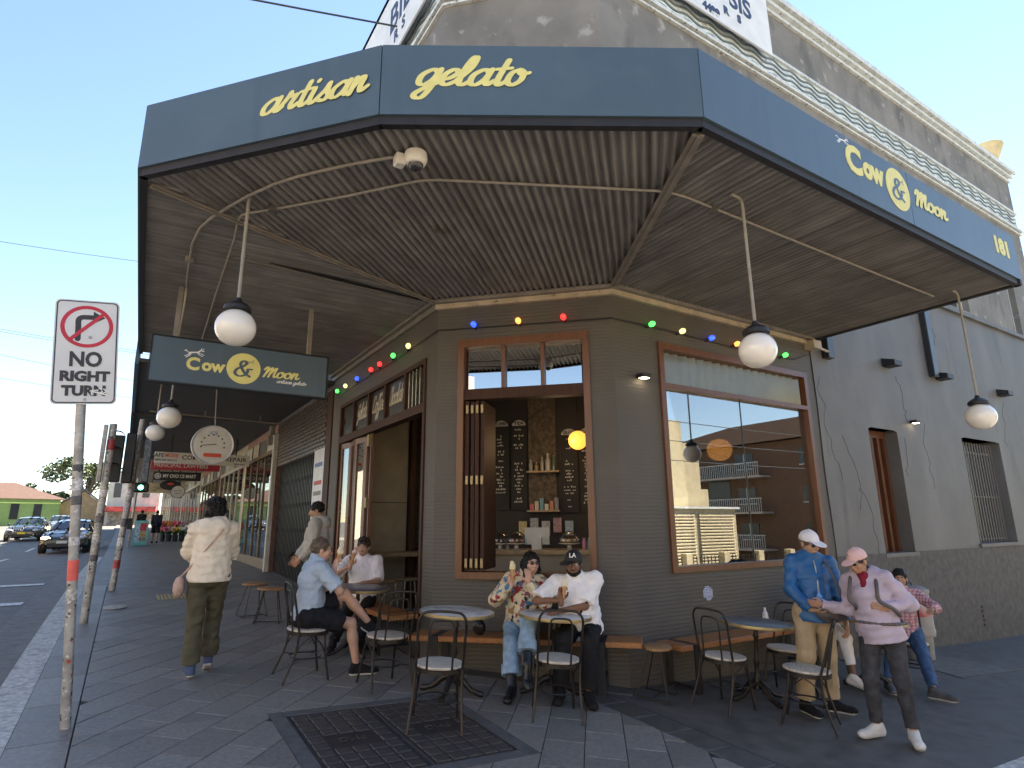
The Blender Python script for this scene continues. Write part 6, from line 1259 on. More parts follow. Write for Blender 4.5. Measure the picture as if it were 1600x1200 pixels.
def person(label, pel, f, H=1.7, sp=(0, 0, 1), female=False, look=None, wr=None, wl=None, pr=(0, 0, -1), pl=(0, 0, -1), ar=None, al=None, kr=None, kl=None, tr=None, tl=None, skin='tan', top=None, bottom=None, shoes=None, hair=None, cap=None, build=1., hands=None, specs=None, beard=None, sf=None, seed=1, headoff=(0, 0, 0), skirt=0, chest_up=1.):
    s = H/1.72; pel = np.array(pel, float); f = nv(f); up = np.array((0, 0, 1.)); left = np.cross(up, f); sp = nv(sp); S = m_skin[skin]
    cf = nv(np.array(sf)) if sf is not None else f; cf = nv(cf-sp*(cf@sp)); cl = np.cross(sp, cf)
    hw = (.088 if not female else .09)*s; shw = (.182 if not female else .155)*s*build**.5; t_ = .50*s
    chest = pel+sp*.33*s+(up-sp)*0; neckb = pel+sp*.50*s; hip = {1: pel+left*hw, -1: pel-left*hw}; sh = {1: pel+sp*.455*s+cl*shw, -1: pel+sp*.455*s-cl*shw}
    la1, la2, ll1, ll2 = .29*s, .255*s, .43*s, .425*s
    tgt = {1: wl if wl is not None else sh[1]-up*.5*s+f*.06, -1: wr if wr is not None else sh[-1]-up*.5*s+f*.06}; pol = {1: pl, -1: pr}
    el, wrp = {}, {}
    for i in (1, -1): el[i], wrp[i] = ik(sh[i], tgt[i], la1, la2, pol[i])
    ank = {1: np.array(al if al is not None else hip[1]-up*.85*s, float), -1: np.array(ar if ar is not None else hip[-1]-up*.85*s, float)}; kp = {1: kl if kl is not None else f, -1: kr if kr is not None else f}; kn = {}
    for i in (1, -1): kn[i], ank[i] = ik(hip[i], ank[i], ll1, ll2, kp[i])
    toe = {1: nv(tl) if tl is not None else f, -1: nv(tr) if tr is not None else f}
    look = nv(look) if look is not None else f; B = build
    hc = neckb+sp*.117*s+nv(cf)*.025*s+up*.02+np.array(headoff); hu = nv(up-look*(up@look)*.75); lk = nv(look-hu*(look@hu)); hl = np.cross(hu, lk); hs = (.97 if not female else .93)*s
    def hp(x, y, z): return hc+(hl*x+lk*y+hu*z)*hs
    HR = (hl, lk, hu); HE = lambda c, r, sg='': (sg+'el', hp(*c), HR, np.array(r)*hs)
    t = thing('person', (float(pel[0]), float(pel[1]), float(min(ank[1][2], ank[-1][2])-.08)), label, 'person')
    CR = (cl, cf, sp); w = (.165 if not female else .14)*s*B; dp = (.115 if not female else .1)*s*B
    torso = [('el', pel+sp*.0, (left, f, up), (.165*s*B if not female else .168*s, .118*s*B, .115*s)), ('el', pel+sp*.16*s, CR, ((.15 if not female else .128)*s*B, .105*s*B, .14*s)), ('el', pel+sp*.335*s, CR, (w, dp, .16*s)), ('rc', sh[1]-sp*.015*s-cl*.03*s, sh[-1]-sp*.015*s+cl*.03*s, .066*s, .066*s), ('rc', pel+sp*.42*s, neckb+sp*.02, .085*s, .06*s)]
    if female: torso += [('el', pel+sp*.33*s+cf*.075*s+cl*.06*s*i, CR, (.055*s, .045*s, .055*s)) for i in (1, -1)]
    else: torso.append(('el', pel+sp*.15*s+cf*.02*s*B, CR, (.135*s*B, .105*s*B, .12*s)))
    rs = 1. if not female else .87
    def arm(i, e=1.): return [('rc', sh[i], el[i], .052*s*rs*e, .041*s*rs*e), ('rc', el[i], wrp[i], .04*s*rs*e, .027*s*rs)]
    def leg(i): return [('rc', hip[i], kn[i], .088*s*B**.5, .056*s), ('rc', kn[i], kn[i]+(ank[i]-kn[i])*.35, .054*s, .055*s), ('rc', kn[i]+(ank[i]-kn[i])*.3, ank[i], .055*s, .035*s)]
    neck = [('rc', neckb-sp*.03, hc-hu*.05*s-lk*.012, .058*s*(1 if not female else .86), .054*s*(1 if not female else .86))]
    def thin(P, q): return [(p[0], p[1], p[2], p[3]*q, p[4]*q) if p[0].startswith('rc') else (p[0], p[1], p[2], np.array(p[3])*q) for p in P]
    qa = .8 if top and top['sleeve'] == 'long' else 1.; ql = .8 if bottom and bottom['len'] > .5 else 1.
    bA = [p for i in (1, -1) for p in (thin(arm(i), qa)[:1]+[(arm(i)[1][0], arm(i)[1][1], arm(i)[1][2], arm(i)[1][3]*qa, arm(i)[1][4])])]
    bL = [p for i in (1, -1) for p in (thin(leg(i), ql)[:2]+[(leg(i)[2][0], leg(i)[2][1], leg(i)[2][2], leg(i)[2][3]*ql, leg(i)[2][4])])]
    body = surf(thin(torso, .9)+neck+bA+bL, .0105, -.004, .025)
    hd = surf([HE((0, -.012, .03), (.077, .096, .09)), HE((0, .02, -.03), (.063, .074, .086)), HE((0, .036, -.082), (.044, .045, .034)), HE((0, .075, .022), (.05, .02, .013)), HE((.036, .062, -.03), (.026, .026, .028)), HE((-.036, .062, -.03), (.026, .026, .028)),
               ('rc', hp(0, .092, .008), hp(0, .112, -.03), .009*hs, .0145*hs), HE((.012, .1, -.034), (.01, .012, .009)), HE((-.012, .1, -.034), (.01, .012, .009)), HE((0, .09, -.06), (.025, .011, .007)), HE((0, .088, -.07), (.02, .011, .007)), HE((.078, -.005, -.008), (.011, .021, .031)), HE((-.078, -.005, -.008), (.011, .021, .031))]+[('rc', hc-hu*.12*s-lk*.015, hc-hu*.04*s-lk*.012, .055*s*(1 if not female else .86), .056*s*(1 if not female else .88))], .0052, 0, .013, subs=[HE((.031, .106, .004), (.017, .016, .010), '-'), HE((-.031, .106, .004), (.017, .016, .010), '-')])
    G_ = [body, hd]; hands = hands or {}
    for i in (1, -1):
        fd = nv(wrp[i]-el[i]); o = hands.get(i, {}); hdn = o.get('d', fd); n_ = o.get('n', -left*i if abs(np.dot(fd, up)) > .7 else -up); th = o.get('th', f if abs(np.dot(fd, up)) > .7 else up)
        G_.append(surf(hand(wrp[i], hdn, n_, th, o.get('curl', .45), 1., s*(1 if not female else .9)), .0042, 0, .007))
    sdf_obj('body', G_, S, t)
    for sx in (1, -1):
        mb = MB(); mb.ball(tuple(hp(sx*.031, .082, .004)), .0125*hs, n=10); e_ = mb.build('eye', mat('eye_white', (.6, .58, .55), .2, 0), t, smooth='all'); mb = MB(); mb.ball(tuple(hp(sx*.031, .0905, .004)), .0062*hs, n=8); mb.build('iris', m_eye, e_, smooth='all')
        if hair: mb = MB(); mb.tube([tuple(hp(sx*.015, .097, .022)), tuple(hp(sx*.032, .094, .028)), tuple(hp(sx*.048, .078, .022))], [.0035, .004, .002], 6); mb.build('eyebrow', hair[1] if not cap else m_hairbr, t)
    mb = MB(); mb.tube([tuple(hp(-.02, .1, -.0655)), tuple(hp(0, .1045, -.065)), tuple(hp(.02, .1, -.0655))], [.002, .004, .002], 6); mb.build('lips', mat('lips_'+skin, tuple(c*q for c, q in zip(m_skin[skin].node_tree.nodes['Color Ramp'].color_ramp.elements[1].color[:3], (.75, .5, .5))), .45, 0), t)
    if hair:
        kind, hm = hair[0], hair[1]; P = [HE((0, -.016, .035), (.086, .104, .098))]; sub = [HE((0, .115, -.05), (.085, .085, .105), '-'), HE((0, .06, -.13), (.1, .12, .09), '-')]; lowcut = -.06
        if kind == 'bob': P += [HE((0, -.05, -.02), (.085, .07, .08)), HE((.07, -.02, -.02), (.025, .05, .06)), HE((-.07, -.02, -.02), (.025, .05, .06))]
        if kind == 'long':
            for k_ in range(6): a = -.075+.03*k_; P.append(('rc', hp(a, -.06, .0), hp(a*1.25, -.075+.02*abs(k_-2.5), -.3-.02*(k_ % 2)), .035*hs, .022*hs))
            P += [('rc', hp(.07, .0, .03), hp(.1, .03, -.26), .028*hs, .02*hs), ('rc', hp(-.07, .0, .03), hp(-.095, .02, -.2), .026*hs, .02*hs)]; sub = sub[:1]
        if kind in ('pony', 'bun'): P += [HE((0, -.12, -.03), (.04, .045, .05)), ('rc', hp(0, -.11, -.03), hp(0, -.13, -.14), .03*hs, .02*hs)]
        if kind == 'quiff': P += [HE((0, .05, .105), (.065, .05, .03)), HE((.02, .02, .115), (.06, .06, .025))]
        if kind == 'wild': P += [HE((0, -.03, .06), (.1, .105, .095)), HE((0, -.06, -.02), (.095, .06, .09)), HE((.05, -.06, .0), (.05, .05, .07)), HE((-.05, -.06, .0), (.05, .05, .07)), HE((.06, -.05, .07), (.05, .05, .05)), HE((-.04, -.04, .09), (.05, .06, .04)), HE((.085, -.07, -.05), (.02, .02, .03))]; sub = sub[:1]
        sdf_obj('hair', [surf(P, .0062, 0, .02, folds=(.007 if kind in ('wild', 'long') else .0045, seed, .03), subs=sub)], hm, t)
    if beard is not None: sdf_obj('beard', [surf([HE((0, .042, -.085), (.052, .052, .036)), HE((.05, .025, -.055), (.022, .04, .045)), HE((-.05, .025, -.055), (.022, .04, .045)), HE((0, .095, -.048), (.028, .012, .006))], .005, 0, .012, folds=(.0015, 3, .02), subs=[HE((0, .1, -.064), (.024, .02, .008), '-'), HE((0, .1, -.01), (.05, .04, .032), '-')])], beard, t)
    if specs:
        fm, lens = specs
        for sx in (1, -1):
            mb = MB(); q = Matrix(((hl[0], lk[0], hu[0], 0), (hl[1], lk[1], hu[1], 0), (hl[2], lk[2], hu[2], 0), (0, 0, 0, 1)))
            if lens: mb.ball(tuple(hp(sx*.032, .106, .004)), .026*hs, .006*hs, .017*hs, 14, q)
            else: mb.tube([tuple(hp(sx*(.032+0)+.024*math.cos(a*PI/8), .106, .002+.017*math.sin(a*PI/8))) for a in range(16)], .0022, 5, closed=True)
            g_ = mb.build('glasses', fm, t, smooth='all'); mb = MB(); mb.tube([tuple(hp(sx*.056, .102, .008)), tuple(hp(sx*.08, .03, .01)), tuple(hp(sx*.082, -.02, .005))], .0025, 5); mb.tube([tuple(hp(0, .112, .008)), tuple(hp(sx*.012, .111, .008))], .0025, 5); mb.build('temple', fm, g_)
    if cap:
        cm = cap[0]; vis = nv(cap[1]) if len(cap) > 1 else lk; vy = nv(vis-hu*(vis@hu)); vx = np.cross(vy, hu); HV = (vx, vy, hu)
        cr = surf([('el', hp(0, -.012, .04), HR, np.array((.092, .108, .1))*hs)], .006, 0, .01, planes=[(hp(0, 0, .03), -hu)], folds=(.001, 4, .05)); br_ = surf([('el', hc+(vy*.115+hu*.028)*hs, (vx, nv(vy-hu*.25), nv(hu+vy*.25)), np.array((.075, .085, .007))*hs)], .0045, 0, .01, planes=[(hc+vy*.06*hs, -vy)])
        c_ = sdf_obj('cap', [cr], cm, t); sdf_obj('cap_peak', [br_], cap[2] if len(cap) > 2 else cm, c_); mb = MB(); mb.ball(tuple(hp(0, -.012, .14)), .008, n=8); mb.build('cap_button', cm, c_)
    if top:
        inf = top.get('inf', .014); P = list(torso); pls = [(pel-sp*top.get('hem', .06), -sp)]
        for i in (1, -1):
            A_ = arm(i, top.get('e', 1.08))
            if top['sleeve'] == 'short': fr = top.get('fr', .62); P.append(('rcf', sh[i], sh[i]+(el[i]-sh[i])*fr, .058*s*rs, .062*s*rs))
            else: P += [A_[0], ('rcf', el[i], el[i]+(wrp[i]-el[i])*.97, A_[1][3], .033*s*rs)]
        if top.get('hood'): P += [('rc', neckb-cf*.05*s+sp*.005-cl*.07*s, neckb-cf*.05*s+sp*.005+cl*.07*s, .045*s, .045*s), ('el', neckb-cf*.1*s-sp*.04, CR, (.115*s, .065*s, .085*s)), ('rc', neckb+cl*.08*s+cf*.01, neckb+cf*.06*s-sp*.07*s, .032*s, .022*s), ('rc', neckb-cl*.085*s+cf*.01, neckb+cf*.06*s-sp*.07*s, .032*s, .022*s)]
        if top.get('loose'): P += [('rc', pel+sp*.3*s, pel-sp*top.get('hem', .06), .15*s*B, (.165 if not female else .17)*s*B)]
        sub = [('-rc', neckb+sp*.035, hc, .062*s, .075*s)]
        if top.get('collar'): P.append(('rc', neckb+sp*.01, neckb+sp*.045, .066*s, .06*s)); sub = [('-rc', neckb+sp*.03, hc, .053*s, .075*s)]
        sh_ = sdf_obj('top', [surf(P, .0088, inf, .028, planes=pls, folds=(top.get('fold', .0045), seed, .085), subs=sub)], top['m'], t)
        if top.get('collar_m'): mb = MB(); mb.tube([tuple(neckb+sp*.035+(cl*math.cos(a*PI/9)+cf*math.sin(a*PI/9)*1.0)*.066*s-sp*.02*max(0, math.sin(a*PI/9))) for a in range(18)], .014, 6, closed=True); mb.build('collar', top['collar_m'], sh_, smooth='all')
        if top.get('zip') is not None: mb = MB(); mb.tube([tuple(pel+sp*(zz*s)+cf*(rr_*s*B+inf)) for zz, rr_ in ((-.06, .168), (.05, .165), (.15, .155), (.25, .152), (.33, .14), (.42, .112), (.47, .085))], .007, 5); mb.build('zip', top['zip'], sh_)
    if bottom:
        inf = bottom.get('inf', .014); P = [('el', pel-sp*.02*s, (left, f, up), (.16*s*B, .112*s*B, .105*s))]; fr = bottom['len']; fl = bottom.get('flare', 0.)
        for i in (1, -1):
            A_ = leg(i); P.append(A_[0] if fr > .5 else ('rcf', hip[i], hip[i]+(kn[i]-hip[i])*fr*2, .094*s, .082*s))
            if fr > .5: e = kn[i]+(ank[i]-kn[i])*(fr-.5)*2; P.append(('rcf', kn[i], e, .055*s, (.042+fl)*s))
        sdf_obj('trousers' if fr > .5 else 'shorts', [surf(P, .0088, inf, .03, folds=(bottom.get('fold', .0045), seed+7, .09))], bottom['m'], t)
        if bottom.get('cuff'):
            for i in (1, -1): e = kn[i]+(ank[i]-kn[i])*(fr-.5)*2; e0 = e-nv(ank[i]-kn[i])*.09; mb = MB(); mb.tube([tuple(e0), tuple(e)], (.042+fl)*s+inf+.007, 20); mb.build('turn_up', bottom['cuff'], t, smooth=True)
    if shoes:
        um, sm = shoes[0], shoes[1]
        for i in (1, -1):
            a = ank[i]; d = toe[i]; pitch_ = d[2]; hz_ = nv((d[0], d[1], 0)) if abs(d[2]) < .95 else d; sd = nv(np.cross(d, up)); u = np.cross(sd, d); bs = a-u*.062*s
            P = [('rc', bs-d*.035*s+u*.008, bs+d*.155*s+u*.006, .036*s, .038*s), ('el', bs+d*.165*s+u*.01, (sd, d, u), (.043*s, .06*s, .034*s)), ('rc', a-d*.012+u*.0, bs+d*.1*s+u*.025, .045*s, .034*s), ('el', bs-d*.03*s+u*.02, (sd, d, u), (.037*s, .042*s, .045*s))]
            if shoes[2:] and shoes[2] == 'boot': P.append(('rcf', a, a+(kn[i]-a)*.3, .046*s, .05*s))
            lowz = bs-u*.022
            sdf_obj('shoe', [surf(P, .006, .002, .018, planes=[(lowz, -u)])], [um, sm], t, lambda C_, lz=lowz, u=u: ((C_-lz)@u < .018))
            if not (shoes[2:] and shoes[2] == 'boot'):
                mb = MB(); 
                for j in range(3): c = bs+d*(.06+.03*j)*s+u*(.052-.006*j)*s; mb.tube([tuple(c-sd*.022), tuple(c+u*.004), tuple(c+sd*.022)], .003, 4)
                mb.build('laces', sm, t)
    return dict(t=t, hp=hp, wr=wrp, el=el, sh=sh, pel=pel, neck=neckb, f=f, cf=cf, cl=cl, sp=sp, left=left, kn=kn, ank=ank, hip=hip, hu=hu, lk=lk, hl=hl, s=s)
# ------------------------------------------------------------------ the people in the picture
def gg(x, y, up=0.): return np.array((x, y, gz(x, y)+.012+up))
A3 = np.array
m_cream = fab('cream_jacket', (.74, .67, .55), .08); m_olive = fab('olive_trousers', (.085, .08, .052), .15); m_blue = fab('pale_blue_polo', (.36, .46, .58), .07); m_navyb = fab('black_shorts', (.014, .015, .02), .2)
m_white = fab('white_cotton', (.82, .81, .82), .04); m_blackf = fab('black_cloth', (.014, .014, .016), .2); m_grey = fab('grey_hoodie', (.42, .42, .38), .08); m_denim = fab('light_denim', (.27, .4, .54), .25, 14.); m_denimd = fab('blue_denim', (.05, .1, .2), .25, 14.); m_char = fab('charcoal_denim', (.05, .052, .06), .3, 14.)
m_jblue = mat('blue_shell', (.012, .1, .27), .5, .15, 5., .2, 60.); m_khaki = fab('khaki', (.4, .31, .2), .1); m_lilac = mat('lilac_shell', (.43, .37, .46), .55, .1, 6., .2, 60.); m_wj = fab('white_jeans', (.8, .79, .78), .06)
m_soleW = mat('white_sole', (.65, .64, .6), .6, .08, 20.); m_shoeB = fab('black_shoe', (.015, .015, .018), .2); m_shoeN = fab('navy_shoe', (.07, .1, .18), .2); m_shoeW = fab('white_shoe', (.65, .64, .6), .1); m_bootB = mat('black_boot', (.012, .012, .013), .3, .2, 10.); m_shoeG = fab('grey_shoe', (.1, .1, .11), .3)
m_floral = mat('floral_knit', (.62, .54, .38), .8, 0, 5., .3, 200.)
N, L, b = nodes(m_floral); tc = N.new('ShaderNodeTexCoord'); src = tc.outputs['Object']; prev = None
b.inputs['Base Color'].default_value = (.62, .54, .38, 1)
for sc_, lo_, hi_, c_ in ((13., .56, .6, (.32, .02, .02)), (11., .58, .62, (.04, .16, .3)), (16., .6, .63, (.03, .025, .02)), (9., .62, .66, (.3, .16, .05))): overlay(m_floral, c_, sc_, lo_, hi_)
m_plaid = fab('plaid_shirt', (.5, .3, .33), .1); N, L, b = nodes(m_plaid); tc = N.new('ShaderNodeTexCoord')
for di, c_ in (('X', (.3, .06, .1)), ('Z', (.62, .55, .55)), ('Y', (.25, .05, .09))):
    wv = N.new('ShaderNodeTexWave'); wv.wave_type = 'BANDS'; wv.bands_direction = di; wv.inputs['Scale'].default_value = 9.; wv.inputs['Distortion'].default_value = 1.5; L.new(tc.outputs['Object'], wv.inputs[0]); r_ = N.new('ShaderNodeMapRange'); r_.inputs['From Min'].default_value = .6; r_.inputs['From Max'].default_value = .8; r_.inputs['To Max'].default_value = .55; L.new(wv.outputs['Fac'], r_.inputs[0])
    mx = N.new('ShaderNodeMix'); mx.data_type = 'RGBA'; L.new(r_.outputs[0], mx.inputs['Factor']); L.new(b.inputs['Base Color'].links[0].from_socket, mx.inputs['A']); mx.inputs['B'].default_value = (*c_, 1); L.new(mx.outputs['Result'], b.inputs['Base Color'])
def strap(parent, pts, r, m, name='strap'): mb = MB(); mb.tube([tuple(p) for p in crom(pts, 5)], r, 6); return mb.build(name, m, parent, smooth='all')
def bag(label, c, R_, rad, m, name='shoulder_bag', straps=(), sr=.012):
    t = thing(name, tuple(float(x) for x in c), label, 'bag'); sdf_obj('pouch', [surf([('el', c, R_, rad)], .009, 0, .02, folds=(.003, 9, .07))], m, t)
    for p in straps: strap(t, p, sr, m)
    return t
# woman walking away
x, y = .79, 6.87; f = nv((.04, 1, 0)); lf = np.cross((0, 0, 1), f)
pA = person('person in a cream hooded jacket and olive trousers walking away along the footpath', A3((.775, 6.86, gz(x, y)+.945)), f, 1.68, female=True, look=(.05, 1, -.12), sf=(.0, 1, 0), wl=A3((.72, 7.2, 1.33)), wr=A3((.85, 7.2, 1.33)), pl=(-1, -.2, -.45), pr=(1, -.2, -.45), al=gg(.69, 6.83, .1), ar=gg(.86, 7.04, .125), tl=(-.03, 1, 0), tr=(.1, 1, -.35), skin='tan', seed=3,
    top=dict(m=m_cream, sleeve='long', hood=True, hem=.06, loose=True, inf=.026, e=1.25, fold=.006), bottom=dict(m=m_olive, len=.97, flare=.022, inf=.02, fold=.006), shoes=(m_shoeN, m_soleW), hair=('wild', m_hairb), hands={1: dict(curl=.8), -1: dict(curl=.8)})
c = A3((.52, 6.9, 1.12)); bag('small pink beige shoulder bag on the hip of the walking person', c, (lf, f, A3((0, 0, 1.))), (.05, .11, .1), fab('bag_pink', (.5, .36, .3), .1), straps=[[c+A3((0, 0, .08)), pA['neck']-f*.19-lf*-.02-A3((0, 0, .18)), pA['neck']-f*.115-lf*.1-A3((0, 0, .01)), pA['neck']+f*.1-lf*.07-A3((0, 0, .08))]], sr=.009)
# man in pale blue shirt, legs crossed
f = nv((.95, .02, 0)); pelB = A3((1.66, 6.52, gz(1.66, 6.52)+.585))
pB = person('person in a pale blue polo shirt and black shorts seated, eating a cone', pelB, f, 1.74, sp=nv((.14, .02, 1)), look=nv((.97, -.12, -.06)), wr=A3((1.88, 6.40, 1.25)), wl=A3((2.05, 6.78, 1.0)), pr=(.3, -.55, -.8), pl=(0, .6, -.8), ar=A3((2.17, 6.42, gz(2.2, 6.4)+.1)), al=A3((2.33, 6.5, gz(2.2, 6.5)+.47)), kr=(.6, -.1, 1), kl=(.6, -.15, 1), tr=(.95, -.3, 0), tl=(.75, -.35, -.55), skin='fair', seed=5, build=1.1,
    top=dict(m=m_blue, sleeve='short', hem=.05, fr=.85, inf=.016, collar=True, collar_m=m_blue), bottom=dict(m=m_navyb, len=.4, inf=.02), shoes=(m_shoeB, m_soleW), hair=('short', m_hairg), specs=(m_lens, False), hands={-1: dict(curl=1.0, d=nv((.25, .15, 1)), n=nv((.8, .3, .1)), th=nv((-.4, 1, 0))), 1: dict(curl=.7)})
hB = pB['wr'][-1]; cone_of('', hB+A3((.03, .02, .03)), hB+A3((.055, .01, .165)), mat('gelato_cream', (.75, .66, .48), .5, .08, 20.), 'cream gelato cone held by the person in the pale blue polo shirt')
# young man in white, facing the street
f = nv((-.42, -.9, 0)); pelC = A3((2.74, 8.02, .68+.1))
pC = person('person in a white t-shirt with a pendant seated, eating a pink cone', pelC, f, 1.72, sp=nv((-.04, -.1, 1)), look=nv((-.6, -.78, -.12)), wr=A3((2.47, 7.72, 1.2)), wl=A3((2.62, 7.62, .99)), pr=(-.8, .1, -.6), pl=(.9, .3, -.45), ar=gg(2.2, 7.42, .09), al=gg(2.5, 7.3, .09), kr=(-.3, -.5, 1), kl=(-.1, -.5, 1), skin='olive', seed=8,
    top=dict(m=m_white, sleeve='short', fr=.95, hem=.06, inf=.02, loose=True), bottom=dict(m=m_blackf, len=.95, inf=.016), shoes=(m_shoeB, m_soleW), hair=('quiff', m_hairbr), hands={-1: dict(curl=1.0, d=nv((.15, .1, 1)), n=nv((-.1, -.8, .2)), th=nv((1, 0, 0))), 1: dict(curl=.3)})
hC = pC['wr'][-1]; cone_of('', hC+A3((0, -.04, .03)), hC+A3((.03, -.045, .15)), mat('gelato_pink', (.68, .12, .16), .5, .1, 20., col2=(.72, .65, .6)), 'pink and white gelato cone held by the person in the white t-shirt')
strap(pC['t'], [pC['neck']+pC['cl']*.07+pC['sp']*.0, pC['neck']+pC['cf']*.13-pC['sp']*.1+pC['cl']*.04, pC['neck']+pC['cf']*.15-pC['sp']*.2, pC['neck']+pC['cf']*.13-pC['sp']*.1-pC['cl']*.04, pC['neck']-pC['cl']*.07], .0025, m_al, 'necklace')
# standing man in grey hoodie, behind
f = nv((-.86, .45, 0)); x, y = 2.33, 8.85
pD = person('person in a grey hooded top standing with a phone behind the seated men', A3((x, y, gz(x, y)+.955)), f, 1.72, look=nv((-.9, .35, -.3)), wl=A3((2.1, 8.78, 1.25)), wr=A3((2.1, 9.0, 1.25)), pl=(.3, -.3, -1), pr=(.3, .3, -1), al=gg(x-.05, y-.12, .085), ar=gg(x+.05, y+.12, .085), skin='tan', seed=12,
    top=dict(m=m_grey, sleeve='long', hood=True, hem=.06, inf=.018, e=1.2, loose=True), bottom=dict(m=m_blackf, len=.95, inf=.015), shoes=(m_shoeB, m_soleW), hair=('short', m_hairb), hands={1: dict(curl=.5), -1: dict(curl=.5)})
mb = MB(); mb.bbox(-.037, .037, -.004, .004, -.075, .075, .003, Matrix.Translation((2.0, 8.9, 1.29)) @ Matrix.Rotation(.5, 4, 'Z') @ Matrix.Rotation(.9, 4, 'X')); tag(mb.build('phone', m_lens), 'black phone in the hands of the person in grey', 'phone')
# couple on the bench
f = nv((-.62, -.78, 0)); pelE = A3((3.66, 5.60, bz+.11))
pE = person('person with long dark hair, sunglasses, floral knit and light jeans on the bench', pelE, f, 1.72, sp=nv((.03, -.1, 1)), female=True, look=nv((-.2, -.98, -.02)), wr=A3((3.415, 5.43, 1.1)), wl=A3((3.56, 5.32, 1.11)), pr=(-.75, .1, -.8), pl=(.45, -.5, -.9), ar=A3((3.24, 5.15, gz(3.2, 5.1)+.1)), al=A3((3.33, 5.02, gz(3.3, 5.)+.33)), kr=(-.3, -.3, 1), kl=(-.3, -.35, 1), tr=nv((-.7, -.7, 0)), tl=nv((-.3, -.6, -.65)), skin='fair', seed=15, headoff=(.05, -.03, 0),
    top=dict(m=m_floral, sleeve='long', hem=.05, inf=.02, e=1.35, fold=.006, loose=True), bottom=dict(m=m_denim, len=.86, flare=.03, inf=.016, cuff=m_denim), shoes=(m_bootB, m_bootB, 'boot'), hair=('long', m_hairb), specs=(m_lens, True), hands={-1: dict(curl=1.1, d=nv((0, .05, 1)), n=nv((.1, -1, .1)), th=nv((1, .3, 0))), 1: dict(curl=.35, d=nv((.15, .3, 1)), n=nv((.3, .9, 0)), th=nv((-.3, 0, 1)))})
hE = pE['wr'][-1]; cone_of('', hE+A3((.0, -.04, .03)), hE+A3((-.005, -.045, .15)), mat('gelato_vanilla', (.72, .62, .36), .5, .06, 20.), 'vanilla gelato cone raised by the person with sunglasses')
c = pelE+A3((-.2, .1, -.02)); bag('small black shoulder bag on the bench beside the person in the floral knit', A3((3.34, 5.95, bz+.075)), (nv((1, -1, 0)), nv((1, 1, 0)), A3((0, 0, 1.))), (.07, .05, .085), m_bootB)
f = nv((-.6, -.8, 0)); pelF = A3((4.1, 5.16, bz+.105))
pF = person('person in a black cap and white top leaning on the marble table', pelF, f, 1.8, sp=nv((-.22, -.13, 1)), look=nv((-.68, -.72, -.12)), wr=A3((3.71, 4.97, .96)), wl=A3((3.72, 4.99, .86)), pr=(-1, .2, -.5), pl=(.9, -.3, -.4), ar=A3((3.66, 4.95, gz(3.66, 4.95)+.1)), al=A3((3.83, 4.74, gz(3.8, 4.75)+.1)), kr=(-.4, -.5, 1), kl=(-.35, -.5, 1), tr=nv((-.7, -.7, 0)), tl=nv((-.45, -.9, 0)), skin='brown', seed=18, build=1.13,
    top=dict(m=m_white, sleeve='short', fr=.9, hem=.05, inf=.022, loose=True, fold=.006), bottom=dict(m=m_blackf, len=.95, inf=.02, flare=.015), shoes=(m_shoeB, m_shoeB), hair=('short', m_hairb), beard=m_hairb, cap=(mat('cap_black', (.012, .012, .014), .7, .15, 20., .2, 200.), nv((-.95, -.3, -.15))), hands={-1: dict(curl=1.1, d=nv((.1, .05, 1)), n=nv((-.2, -1, .1)), th=nv((1, 0, 0))), 1: dict(curl=.5)})
hF = pF['wr'][-1]; cone_of('', hF+A3((0, -.04, .02)), hF+A3((.01, -.045, .14)), MATS['gelato_cream'], 'pale gelato cone held by the person in the black cap')
hp = pF['hp']; text_obj('cap_emblem', 'LA', .062, tuple(hp(.0, .088, .095)+pF['lk']*.012), tuple(pF['hl']), tuple(pF['hu']-pF['lk']*.3), m_wht, [c for c in pF['t'].children if c.name.startswith('cap')][0], bold=.001, depth=.003)
strap(pF['t'], [pF['sh'][1]-pF['cl']*.06+pF['sp']*.07, pF['neck']+pF['cf']*.18-pF['sp']*.16+pF['cl']*.1, pF['pel']+pF['sp']*.2+pF['cf']*.2-pF['cl']*.02, pF['pel']+pF['sp']*.08+pF['cf']*.16-pF['cl']*.14], .013, m_blackf)
mb = MB(); q = pF['neck']+pF['cf']*.17-pF['sp']*.17
for sg in (-1, 1): mb.ball(tuple(q+pF['sp']*.02*sg), .022, .012, .016, 10)
tag(mb.build('folded_sunglasses', m_lens, smooth='all'), 'dark sunglasses hooked on the white top of the person in the black cap', 'sunglasses')
# man in blue jacket
f = nv((-.62, -.78, 0)); x, y = 5.78, 3.72; lf = np.cross((0, 0, 1), f)
pG = person('person in a blue shell jacket, white cap and khaki trousers standing with a bottle', A3((5.8, 3.66, gz(x, y)+.94)), f, 1.7, sp=nv((.05, -.02, 1)), look=nv((-.35, -.85, -.3)), wr=A3((5.585, 3.54, .885)), wl=A3((5.93, 3.42, .72)), pr=(-.6, .8, -.4), pl=(.5, -.6, .1), ar=gg(5.66, 3.76, .085), al=gg(5.92, 3.66, .085), tr=nv((-.35, -.9, 0)), tl=nv((.35, -.9, 0)), skin='olive', seed=21,
    top=dict(m=m_jblue, sleeve='long', hem=.1, inf=.016, e=1.02, fold=.0045, loose=True, collar=True, hood=True, zip=m_steel), bottom=dict(m=m_khaki, len=.95, inf=.02, flare=.02), shoes=(m_shoeB, m_soleW), hair=('short', m_hairg), specs=(m_lens, True), cap=(mat('cap_white', (.72, .72, .76), .7, .05, 20., .2, 200.), nv((-.2, -.95, -.2))), hands={-1: dict(curl=1.1, d=nv((.4, -.5, -.15)), n=nv((.2, -.2, 1)), th=nv((-.4, -.3, 1))), 1: dict(curl=.5)})
